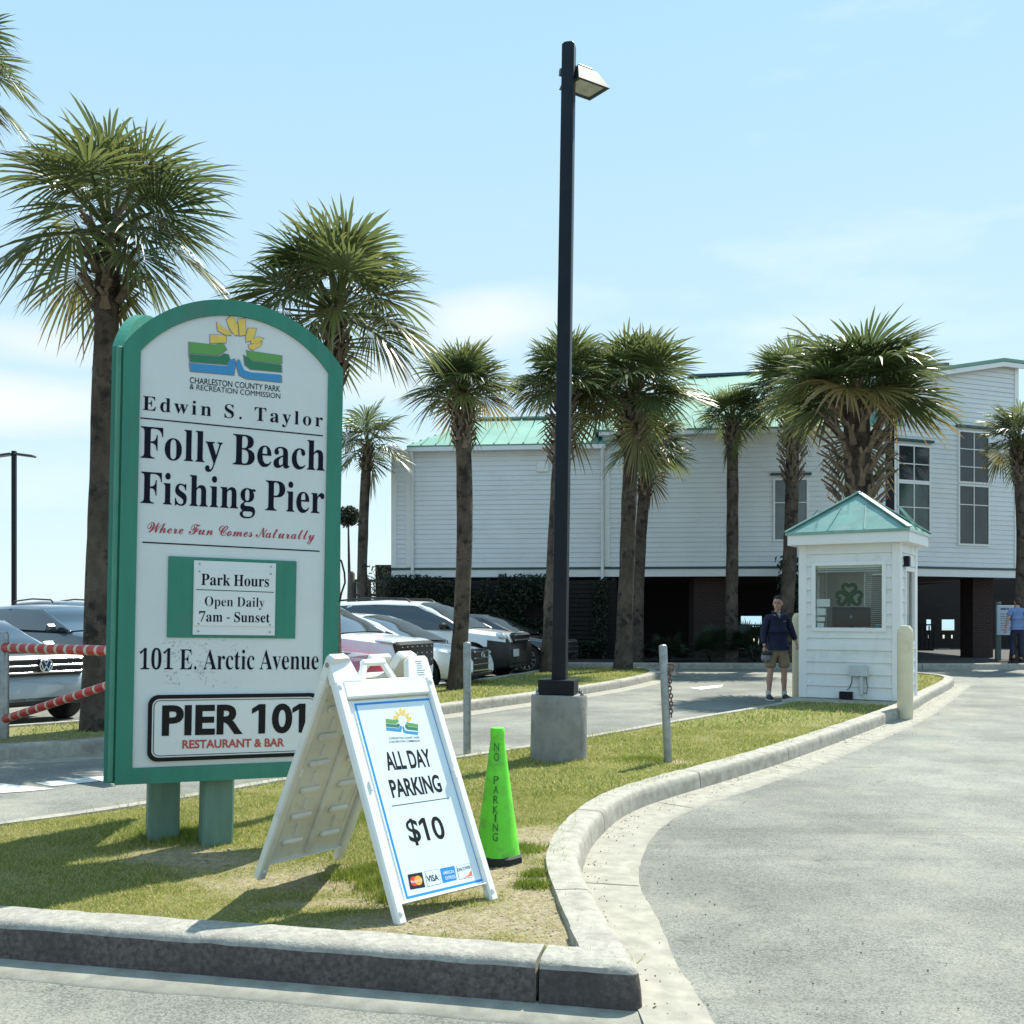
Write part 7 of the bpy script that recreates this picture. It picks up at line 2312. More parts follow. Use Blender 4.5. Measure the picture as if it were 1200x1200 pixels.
wa = lambda s, y, z: TA @ Vector((s, y, z))
s_l = PA.uv(481, 600)[0]
mb = bmb(Matrix.Identity(4))
roof_panel(mb, (wa(s_l - .05, -.32, ZE1 + .06), wa(xs_split + .3, -.32, ZE1 + .06), wa(xs_split + .3, 4.2, 8.05), wa(s_l + 1.5, 4.2, 8.05)), .42)
roof_panel(mb, (wa(s_l - .05, 8.8, ZE1 + .06), wa(s_l - .05, -.32, ZE1 + .06), wa(s_l + 1.5, 4.2, 8.05), wa(s_l + 1.5, 4.4, 8.05)), .42)
mb.bar(wa(s_l + 1.5, 4.2, 8.10), wa(xs_split + .3, 4.2, 8.10), .3, .06)
mb.build('roof', M['metal_roof'], bld)
mb = bmb(Matrix.Identity(4))
roof_panel(mb, (wa(xs_split - .25, -.34, ZE2 + .05), wa(LWA + .3, -.34, ZE2 + .05), wa(LWA + .3, 6.0, 9.95), wa(xs_split + 3.0, 6.0, 9.75)), .42)
roof_panel(mb, (wa(xs_split - .25, 12, ZE2 + .05), wa(xs_split - .25, -.34, ZE2 + .05), wa(xs_split + 3.0, 6.0, 9.75), wa(xs_split + 3.0, 6.2, 9.75)), .42)
mb.build('roof', M['metal_roof'], bld)
mb = bmb(Matrix.Identity(4))
mb.bar(wa(xs_split + 2.9, 6.0, 9.80), wa(LWA + 3.5, 6.3, 10.05), .3, .09)
mb.build('ridge_cap', M['teal_trim'], bld)
mb = bmb(TB)
p0, p1, p2 = Vector((-.25, -.22, topB(0) + .02)), Vector((sl1, -.22, topB(sl1) + .02)), Vector((LWB + .2, -.22, topB(LWB) + .02))
for a, b in ((p0, p1), (p1, p2)):
    mb.add([a, b, b + Vector((0, 8, .2)), a + Vector((0, 8, .2)), a - Vector((0, 0, .12)), b - Vector((0, 0, .12)), b + Vector((0, 8, .08)), a + Vector((0, 8, .08))],
           [(0, 1, 2, 3), (7, 6, 5, 4), (0, 4, 5, 1), (1, 5, 6, 2), (2, 6, 7, 3), (3, 7, 4, 0)])
mb.build('roof', M['metal_roof'], bld)
mb = bmb(TB)
mb.bar(p0 - Vector((0, -.03, .17)), p1 - Vector((0, -.03, .17)), .06, .16)
mb.bar(p1 - Vector((0, -.03, .17)), p2 - Vector((0, -.03, .17)), .06, .16)
mb.build('fascia', M['trim_white'], bld)
for (a, b, z) in ((s_l - .05, xs_split + .1, ZE1), (xs_split - .1, LWA, ZE2)):
    mb = bmb(TA)
    mb.box(((a + b) / 2, -.28, z - .02), (b - a, .05, .17))
    mb.box(((a + b) / 2, -.13, z - .09), (b - a, .28, .025))
    mb.build('fascia', M['trim_white'], bld)
# downspouts
for s, y0, z0 in ((PA.uv(484, 600)[0], -.09, 2.0), (PA.uv(706, 600)[0], -.09, 2.35)):
    mb = bmb(TA)
    mb.tube([(s, -.26, ZE1 - .1), (s, -.24, ZE1 - .2), (s, y0, ZE1 - .4), (s, y0, z0)], .05, 8)
    for z in (3.4, 4.6, 5.8):
        mb.box((s, y0 + .01, z), (.14, .03, .04))
    mb.build('downspout', M['trim_white'], bld)
mb = bmb(TA)
a, zt = PA.uv(629, 540); b, zb2 = PA.uv(643, 553)
mb.box(((a + b) / 2, -.03, (zt + zb2) / 2), (b - a, .05, zt - zb2), None, 0, .01)
mb.build('wall_vent', M['trim_white'], bld)
# soffit under the raised floor, joists, brick piers, dark rear screen with openings
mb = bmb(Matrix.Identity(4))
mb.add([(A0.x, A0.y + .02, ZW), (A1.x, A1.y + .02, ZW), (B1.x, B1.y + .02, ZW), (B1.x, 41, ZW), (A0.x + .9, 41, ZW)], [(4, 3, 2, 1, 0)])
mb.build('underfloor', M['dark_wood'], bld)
for px, w, Y, d in ((832, .95, 30.5, .9), (1152, .62, 31.6, .9), (701, .7, 31.2, .9), (990, .9, 31.0, .9)):
    mb = bmb(Matrix.Identity(4))
    c = P(px, 700, Y)
    mb.box((c.x, Y + d / 2, ZW / 2 + .03), (w, d, ZW - .06))
    mb.build('brick_pier', M['brick'], bld)
HOLES = [(808, 817, 722, 735), (868, 893, 722, 737), (1085, 1091.5, 726, 738.5), (1103, 1119, 726, 738.5), (1133, 1137.5, 726, 740)]
SLITS = [(811, 812.5, 742, 752), (882.5, 885, 742, 758), (888, 890.5, 742, 752), (1087, 1089.5, 744, 748), (1104, 1107.5, 745, 751), (1114, 1117, 745, 750), (1133.5, 1135.5, 744, 760)]
YB = 40.5
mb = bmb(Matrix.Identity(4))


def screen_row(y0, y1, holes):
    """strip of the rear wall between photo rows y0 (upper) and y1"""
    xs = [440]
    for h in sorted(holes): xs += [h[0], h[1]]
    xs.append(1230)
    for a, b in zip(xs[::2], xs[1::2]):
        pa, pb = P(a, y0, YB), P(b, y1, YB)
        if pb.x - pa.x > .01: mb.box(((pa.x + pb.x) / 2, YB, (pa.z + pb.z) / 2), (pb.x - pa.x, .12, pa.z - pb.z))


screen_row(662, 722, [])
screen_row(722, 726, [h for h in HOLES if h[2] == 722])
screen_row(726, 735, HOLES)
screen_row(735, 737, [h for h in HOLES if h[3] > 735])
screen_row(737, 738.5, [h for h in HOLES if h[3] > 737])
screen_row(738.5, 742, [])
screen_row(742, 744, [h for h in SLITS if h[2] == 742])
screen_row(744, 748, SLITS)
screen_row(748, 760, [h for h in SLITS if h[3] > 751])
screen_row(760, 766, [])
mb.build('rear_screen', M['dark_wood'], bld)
# timber balustrades in the undercroft
for (xa, xb, Y) in ((3.4, 6.2, 33.5), (7.3, 10.2, 33.8), (12.0, 14.2, 34.5)):
    e = empty('balustrade', ((xa + xb) / 2, Y, .10), 0,
              {3.4: 'dark timber balustrade under the building, left of the brick pier', 7.3: 'dark timber balustrade under the building behind the man in shorts', 12.0: 'dark timber balustrade under the building right of the ticket booth'}[xa], 'railing', 'balustrades in the undercroft')
    mb = MB()
    L = xb - xa
    mb.box((0, 0, .98), (L, .10, .05)); mb.box((0, 0, .15), (L, .05, .08))
    mb.build('rail', M['dark_wood'], e)
    mb = MB()
    k = int(L / .14)
    for i in range(k + 1):
        mb.box((-L / 2 + L * i / k, 0, .56), (.035, .035, .76))
    mb.build('baluster', M['dark_wood'], e)

# slatted screen with ivy below the left wing
sf = empty('slatted_fence', (-.3, 30.4, .1), math.atan2(dA.y, dA.x), 'dark horizontal slat screen closing the space under the left part of the white building', 'fence')
mb = MB()
z = .12
while z < 2.4:
    mb.box((0, 0, z), (6.7, .03, .11))
    z += .135
mb.build('slat_panel', M['dark_wood'], sf)
mb = MB()
mb.box((0, .35, 1.2), (6.8, .04, 2.3))
mb.build('backing', M['dark_wood'], sf)
for x in (-3.3, -1.1, 1.1, 3.3):
    mb = MB()
    mb.box((x, .07, 1.2), (.12, .10, 2.4))
    mb.build('post', M['dark_wood'], sf)


def leaf_cloud(name, pts, size, mats, parent=None, seed=0, tint=(.5, .25), flat=None):
    """many small leaf-shaped faces, each a folded pair of triangles"""
    g_ = np.random.default_rng(seed)
    n = len(pts)
    c = np.array(pts, np.float32)
    a = g_.normal(size=(n, 3)); a /= np.linalg.norm(a, axis=1)[:, None]
    b = g_.normal(size=(n, 3)); b -= a * (a * b).sum(1)[:, None]; b /= np.linalg.norm(b, axis=1)[:, None]
    s = size * g_.uniform(.6, 1.3, n)[:, None]
    v = np.stack([c - a * s, c + b * s * .45, c + a * s, c - b * s * .45], 1).reshape(-1, 3)
    f = np.arange(4 * n).reshape(n, 4)
    return fast_mesh(name, v, f, mats, parent, attr={'tint': ('FACE', np.clip(g_.normal(tint[0], tint[1], n), 0, 1))})


iv = empty('ivy', (-.3, 30.3, .13), math.atan2(dA.y, dA.x), 'dense dark ivy covering the slatted screen under the white building', 'climbing plant')
pts = []
while len(pts) < 15000:
    x = rnd.uniform(-3.45, 3.1); z = rnd.uniform(0, 2.45)
    n = noise.noise(Vector((x * .9, z * 1.1, 2))) + .5 * noise.noise(Vector((x * 2.7, z * 2.7, 7)))
    th = -.35 + (1.15 if (x > 1.6 and x < 2.7 and z > .5) else 0) + max(0, z - 2.25) * 2
    if n < th: continue
    pts.append((x, -.08 - rnd.random() * (.22 + .2 * max(0, n)), z + .05 * rnd.random()))
leaf_cloud('foliage', pts, .055, M['ivy'], iv, 5)
mb = MB()
for i in range(14):
    x = rnd.uniform(-3.3, 2.9)
    mb.tube([(x, -.05, 0), (x + rnd.uniform(-.1, .1), -.06, .8), (x + rnd.uniform(-.3, .3), -.05, 1.7), (x + rnd.uniform(-.4, .4), -.05, 2.3)], [.02, .016, .012, .006], 5)
mb.build('stem', M['dark_wood'], iv)

# old timber fence with vine at the left end
ff_ = empty('timber_fence', (-4.6, 32.5, 0), R(3), 'weathered timber lattice fence between the sign and the white building', 'fence')
q0 = lambda px: (px - 600) / F * 32.5 + 4.6
mb = MB()
mb.tube([(q0(412), 0, 0), (q0(412), 0, 2.72), (q0(412), 0, 2.80)], [.11, .11, .05], 10)
mb.build('post', M['grey_wood'], ff_)
mb = MB()
for i in range(10):
    x = q0(416) + i * .152
    mb.box((x, .02, 1.3), (.11 if i < 4 else .03, .02, 2.5))
for z in (.4, 1.0, 1.55, 2.05, 2.5):
    mb.box(((q0(414) + q0(461)) / 2, .045, z), (q0(461) - q0(414), .03, .08))
mb.build('lattice', M['grey_wood'], ff_)
vi = empty('vine', (-4.0, 32.3, 0), 0, 'sparse green vine climbing the timber lattice fence', 'climbing plant')
leaf_cloud('foliage', [(rnd.uniform(-.75, .42), rnd.gauss(0, .1), min(2.95, abs(rnd.gauss(2.0, .5)))) for i in range(900)], .05, M['palm'], vi, 9, (.6, .25))
mb = MB()
for i in range(5):
    x = rnd.uniform(-.6, .4)
    mb.tube([(x, .06, 0), (x + .1, .05, 1.2), (x - .1, .06, 2.6)], [.02, .015, .006], 5)
mb.build('stem', M['grey_wood'], vi)

# notice board on posts
nb = empty('notice_board', (13.75, 29.1, .15), R(4), 'white notice board on green posts at the right edge in front of the building', 'notice board')
w_ = 1.5
for x in (.08, w_ - .08):
    mb = MB()
    mb.box((x, .03, .78), (.14, .10, 1.72), None, 0, .01)
    mb.build('post', M['board_green'], nb)
mb = MB()
mb.box((w_ / 2, -.05, 1.12), (w_, .05, .84), None, 0, .006)
mb.build('panel', mat('board_pale', (.50, .58, .68), .45, var=.06), nb)
mb = MB()
put_text(mb, 'PIER RULES', 'sans', .12, 1.05, 1.42, .055, -.0765, 0, .01) if False else None
for j in range(9):
    x = .10
    y_ = 1.44 if j == 0 else 1.36 - j * .065
    h_ = .05 if j == 0 else .016
    while x < w_ - .15:
        L = rnd.uniform(.03, .12) * (1.4 if j == 0 else 1)
        mb.box((x + L / 2, -.0758, y_), (L, .002, h_))
        x += L + .02
        if j > 0 and rnd.random() < .06: break
mb.build('lettering', M['poster_blue'] if False else mat('board_ink', (.04, .08, .20), .5), nb)

# ------------------------------------------------------------------ palms


def palm(label, base, top, r0, r1, Rc, n, boots, seed, thick=None, low=-55, hi=84, group=None, nseg=38, stretch=1.0):
    rg = random.Random(seed)
    e = empty('palm_tree', base, 0, label, 'palm tree', group)
    base, top = Vector(base), Vector(top)
    H = top - base
    # trunk
    prof = []
    K = 26
    vs_, fs = [], []
    bend = Vector((rg.uniform(-.08, .08), rg.uniform(-.08, .08), 0)) * H.length * .25
    axis = lambda t: H * t + bend * math.sin(pi * t)
    N = 18
    for i in range(K + 1):
        t = i / K
        c = axis(t)
        rad = r0 * (1 + .32 * math.exp(-t * 16)) * (1 - t) + r1 * t
        for k in range(N):
            a = 2 * pi * k / N
            j = 1 + .07 * noise.noise(Vector((math.cos(a) * 1.5, math.sin(a) * 1.5, t * 14 + seed))) + .035 * math.sin(t * H.length * 30 + 2 * noise.noise(Vector((a, t * 9, seed))))
            vs_.append(c + Vector((math.cos(a), math.sin(a), 0)) * rad * j - Vector((0, 0, .1 if i == 0 else 0)))
    for i in range(K):
        for k in range(N):
            fs.append((i * N + k, i * N + (k + 1) % N, (i + 1) * N + (k + 1) % N, (i + 1) * N + k))
    mb = MB()
    mb.add(vs_, fs, 0, True)
    mb.build('trunk', M['trunk'], e)
    # criss-cross leaf bases under the crown
    bl, br = boots
    if bl > 0:
        mb = MB()
        m = int(bl / .028) if bl > .7 else int(bl / .020)
        for i in range(m):
            t = i / m
            zc = -bl + bl * 1.05 * t
            tt = 1 + zc / H.length
            c = axis(min(1, tt))
            a = i * 2.39996 + rg.uniform(-.2, .2)
            prof_ = math.sin(pi * min(1, .18 + .62 * t)) if bl > .7 else .75 + .25 * t
            ri = r1 * .75 + (br - r1) * max(0, prof_) * .55
            o_ = Vector((math.cos(a), math.sin(a), 0))
            sd_ = Vector((-math.sin(a), math.cos(a), 0))
            for sgn in (-1, 1):
                L = rg.uniform(.8, 1.25) * (.13 + .5 * br * .5)
                p0_ = c + o_ * (ri * .85) + sd_ * sgn * .025 - Vector((0, 0, .04))
                p1_ = p0_ + o_ * (br - r1) * .38 + Vector((0, 0, L * .62)) - sd_ * sgn * .035
                p2_ = p1_ + o_ * (br - r1) * rg.uniform(.18, .5) + Vector((0, 0, L * .42)) - sd_ * sgn * rg.uniform(.03, .09)
                w = .05 + .12 * br * .5
                mb.bar(p0_, p1_, w, .022, 0, o_)
                mb.bar(p1_, p2_, w * .55, .016, 0, o_)
        mb.build('leaf_bases', M['boot'], e)
    # fan leaves
    g_ = np.random.default_rng(seed)
    V_, F_, T_ = [], [], []
    off = 0
    tz = np.array(H, np.float64)
    for i in range(n):
        u = (i + .5) / n
        el = R(hi + (low - hi) * (u ** 1.02) + g_.uniform(-11, 11))
        dead = i >= n - 1
        if dead: el = R(g_.uniform(-84, -74))
        az = i * 2.39996 + g_.uniform(-.55, .55)
        d = np.array([math.cos(az) * math.cos(el), math.sin(az) * math.cos(el), math.sin(el)])
        s = np.array([-math.sin(az), math.cos(az), 0.])
        sc_ = g_.uniform(.88, 1.06)
        lp = Rc * g_.uniform(.32, .52) * sc_
        Rf = Rc * g_.uniform(.54, .70) * sc_
        hub = tz + d * lp * np.array([1, 1, stretch]) + np.array([0, 0, -.02])
        # petiole
        w = .012 + .006 * Rc
        nrm = np.cross(d, s)
        pv = [tz + s * w * 1.6 - d * .05, tz - s * w * 1.6 - d * .05, (tz + hub) / 2 - s * w + nrm * -.02, (tz + hub) / 2 + s * w + nrm * -.02, hub - s * w * .7, hub + s * w * .7]
        pv2 = [p + nrm * w * 1.2 for p in pv]
        V_ += pv + pv2
        F_ += [(off, off + 1, off + 2, off + 3), (off + 3, off + 2, off + 4, off + 5), (off + 6, off + 7, off + 8, off + 9), (off + 9, off + 8, off + 10, off + 11),
               (off, off + 3, off + 9, off + 6), (off + 3, off + 5, off + 11, off + 9), (off + 1, off + 7, off + 8, off + 2), (off + 2, off + 8, off + 10, off + 4)]
        tint = float(np.clip(g_.normal(.48, .2), 0, .82))
        if dead or (u > .88 and g_.random() < .5): tint = float(g_.uniform(.84, 1.0))
        T_ += [min(tint + .25, .84)] * 8
        off += 12
        # the blade: droops with age, edges fold up
        el2 = el - R(g_.uniform(8, 30)) * (1 if el > -.4 else .3)
        d2 = np.array([math.cos(az) * math.cos(el2), math.sin(az) * math.cos(el2), math.sin(el2)])
        tw = g_.uniform(-.45, .45)
        n2 = np.cross(d2, s)
        s2 = s * math.cos(tw) + n2 * math.sin(tw)
        n2 = np.cross(d2, s2)
        if n2[2] < 0: n2 = -n2
        mx = R(g_.uniform(98, 125))
        dth = 2 * mx / nseg
        drop = g_.uniform(.10, .34)
        cup = g_.uniform(.12, .34)
        for k in range(nseg):
            th = -mx + dth * (k + .5)
            dd = d2 * math.cos(th) + s2 * math.sin(th)
            dd = dd + n2 * cup * abs(math.sin(th)) - n2 * .10
            dd /= np.linalg.norm(dd)
            sd_ = -d2 * math.sin(th) + s2 * math.cos(th)
            L = Rf * (.70 + .30 * math.cos(th * .75)) * g_.uniform(.80, 1.08)
            fold = .35 if k % 2 else -.35
            wbase = L * dth * .5
            dr = drop * g_.uniform(.5, 1.7)
            dd = dd + n2 * g_.normal(0, .045)
            dd /= np.linalg.norm(dd)
            start = hub + d2 * Rf * .10 * math.cos(th)
            for j, (t, hw) in enumerate(((.03, .03), (.40, .41), (.62, .46), (.84, .25), (1.0, .015))):
                c = start + dd * L * t - np.array([0, 0, 1]) * dr * L * (t ** 2.6)
                e_ = sd_ * wbase * hw
                f_ = n2 * wbase * hw * fold
                V_.append(c - e_ - f_)
                V_.append(c + e_ + f_)
            for j in range(4):
                b = off + 2 * j
                F_.append((b, b + 1, b + 3, b + 2))
                T_.append(min(1, max(0, tint + (.12 if j > 2 else 0))))
            off += 10
    fast_mesh('crown', np.array(V_), np.array(F_), M['palm'], e, attr={'tint': ('FACE', np.array(T_))})
    return e


GP = 'palms along the entrance'


def palm_px(label, pb, Yb, pt, Rpx, r0px, n, bootpx, seed, zb=.13, dY=0, **k):
    """base pixel column, base depth, crown centre pixel, crown radius in pixels, ..."""
    s = Yb / F
    base = Vector(((pb - 600) * s, Yb, zb))
    top = P(pt[0], pt[1], Yb + dY)
    palm(label, base, top, r0px * s, r0px * s * k.pop('taper', .85), Rpx * s, n, (bootpx[0] * s, bootpx[1] * s), seed, group=GP, **k)


palm_px('tall palm rising directly behind the left edge of the arched park sign', 112, 11.7, (128, 268), 158, 15.5, 25, (100, 38), 11, nseg=46, low=-34)
palm_px('palm cut off by the top left corner of the picture', -62, 10.5, (-62, 78), 104, 15, 28, (60, 34), 12, nseg=40)
palm_px('palm rising above the right shoulder of the park sign', 389, 13.2, (393, 366), 128, 13, 34, (84, 24), 13, nseg=42, low=-24)
palm_px('small distant palm between the park sign and the white building', 426, 30, (431, 522), 57, 6.5, 22, (30, 11), 14, low=-35)
palm_px('slim palm standing alone in front of the left wing of the building', 535, 17.9, (541, 460), 70, 10, 38, (68, 17), 15, low=-18)
palm_px('palm partly hidden behind the black lamp post', 643, 23.4, (662, 456), 76, 9, 38, (88, 21), 16, low=-18)
palm_px('palm at the tip of the planting strip, right of the lamp post', 730, 24.2, (742, 462), 88, 9.5, 40, (66, 22), 17, low=-24)
palm_px('shorter palm right behind the palm at the tip of the planting strip', 746, 27.8, (760, 526), 60, 7.5, 30, (56, 14), 18, low=-22)
palm_px('thin palm with a small crown, left of the man in shorts', 856, 28.2, (858, 490), 50, 7.5, 26, (34, 13), 19, low=-22)
palm_px('palm with a shaggy neck just left of the ticket booth roof', 917, 27.8, (928, 462), 76, 8.5, 32, (104, 18), 20, low=-25)
palm_px('wide palm with a thick criss-cross boot directly behind the ticket booth', 1003, 19.6, (1003, 468), 112, 14, 46, (128, 44), 23, nseg=42, taper=1.1, low=-4, hi=76)
palm_px('palm at the right edge in front of the corner of the building', 1193, 28.2, (1193, 516), 56, 8.5, 30, (56, 13), 22, low=-22)

# low fan palms in the planting bed
for i, (px, Y, h, r_, lab) in enumerate(((782, 28.0, .55, .75, 'low fan palm in the planting bed left of the brick pier'), (832, 28.1, .8, .85, 'low fan palm in front of the brick pier'),
                                         (884, 28.0, .9, .9, 'bushy fan palm in the planting bed behind the man in shorts'), (740, 28.4, .4, .6, 'small fan palm behind the thick palm trunk'))):
    s = Y / F
    e = empty('palmetto', ((px - 600) * s, Y, .13), 0, lab, 'shrub', 'low fan palms in the planting bed')
    g_ = np.random.default_rng(60 + i)
    V_, F_, T_ = [], [], []
    off = 0
    for l in range(16):
        az = l * 2.4; el = R(g_.uniform(15, 80))
        d = np.array([math.cos(az) * math.cos(el), math.sin(az) * math.cos(el), math.sin(el)])
        s_ = np.array([-math.sin(az), math.cos(az), 0])
        hub = d * h * g_.uniform(.6, 1.2)
        n2 = np.cross(d, s_)
        for k in range(24):
            th = R(-110 + 220 * (k + .5) / 24)
            dd = d * math.cos(th) + s_ * math.sin(th)
            sd_ = -d * math.sin(th) + s_ * math.cos(th)
            L = r_ * .6 * g_.uniform(.8, 1.05)
            for t, hw in ((.02, .1), (.5, .6), (1, .03)):
                c = hub + dd * L * t - np.array([0, 0, .18 * L * t * t])
                V_ += [c - sd_ * .035 * hw, c + sd_ * .035 * hw]
            F_ += [(off, off + 1, off + 3, off + 2), (off + 2, off + 3, off + 5, off + 4)]
            T_ += [float(np.clip(g_.normal(.35, .2), 0, .8))] * 2
            off += 6
        V_ += [np.array([0, 0, 0]) + s_ * .012, np.array([0, 0, 0]) - s_ * .012, hub - s_ * .01, hub + s_ * .01]
        F_.append((off, off + 1, off + 2, off + 3)); T_.append(.5); off += 4
    fast_mesh('fronds', np.array(V_), np.array(F_), M['ivy'], e, attr={'tint': ('FACE', np.array(T_))})
bs = empty('shrub', (8.0, 29.0, .13), 0, 'dark leafy shrub between the palm trunk and the left side of the booth', 'shrub')
leaf_cloud('foliage', [(max(-.5, min(.5, rnd.gauss(0, .24))), rnd.gauss(0, .2), rnd.uniform(.2, 3.0)) for i in range(1700)], .07, M['ivy'], bs, 31)
mb = MB()
for i in range(4):
    mb.tube([(.05 * i, 0, 0), (.1 * i - .2, 0, 1.2), (.15 * i - .25, 0, 2.4)], [.025, .02, .008], 5)
mb.build('stem', M['dark_wood'], bs)
st = empty('tree', (-7.2, 45, 0), 0, 'tiny round treetop peeping out beside the right edge of the park sign', 'tree')
g2 = []
for i in range(1500):
    v_ = Vector((rnd.gauss(0, 1), rnd.gauss(0, 1), rnd.gauss(0, 1))).normalized() * rnd.uniform(.2, .55)
    g2.append((v_.x + .1 * math.sin(i), v_.y, v_.z * .85 + 5.72))
leaf_cloud('crown', g2, .09, M['ivy'], st, 33, (.7, .2))
mb = MB(); mb.tube([(0, 0, 0), (.05, 0, 3), (0, 0, 5.8)], [.10, .07, .03], 8)
mb.build('trunk', M['trunk'], st)

# other lamp posts
l2 = empty('lamp_post', (8.12, 22.0, .12), 0, 'black lamp post behind the ticket booth, its top lost in the wide palm', 'lamp post')
mb = MB(); mb.box((0, 0, 2.9), (.15, .15, 5.8), None, 0, .012); mb.build('pole', M['black_metal'], l2)
fixture(l2, Matrix.Translation((.05, .03, 5.55)) @ Matrix.Rotation(R(60), 4, 'Z'))
mb = MB(); mb.lathe([(.22, -.05), (.22, .28), (.2, .3)], 20); mb.build('footing', M['base_concrete'], l2)
l3 = empty('lamp_post', P(16.5, 719, 33) * Vector((1, 1, 0)) if False else Vector(((16.5 - 600) / F * 33, 33, 0)), 0, 'distant lamp post with twin flat heads beyond the parked cars at left', 'lamp post')
mb = MB(); mb.box((0, 0, 3.35), (.13, .13, 6.7), None, 0, .012); mb.build('pole', M['black_metal'], l3)
for s in (-1, 1):
    mb = MB()
    mb.bar((s * .06, 0, 6.60), (s * .66, 0, 6.52), .30, .07, 0, (0, 0, 1), .02)
    mb.build('lamp_head', M['fixture_metal'], l3)

# ------------------------------------------------------------------ cars
CG = mat('car_glass', (.010, .016, .020), .03, spec=.8, coat=1)
CBLK = mat('car_black_trim', (.012, .012, .013), .4)
CHR = mat('chrome', (.75, .77, .78), .12, 1)
RIM = mat('alloy', (.45, .46, .47), .25, .9)
TYRE = mat('tyre', (.015, .015, .016), .8)
HLM = mat('headlight_glass', (.55, .58, .60), .08, .3, coat=1)
PLT = mat('number_plate', (.6, .62, .62), .5, var=.3, vscale=40)


def interp(pts, x):
    if x <= pts[0][0]: return pts[0][1]
    for (a, b), (c, d) in zip(pts, pts[1:]):
        if x <= c:
            t = (x - a) / (c - a)
            t = t * t * (3 - 2 * t) * .35 + t * .65
            return b + (d - b) * t
    return pts[-1][1]


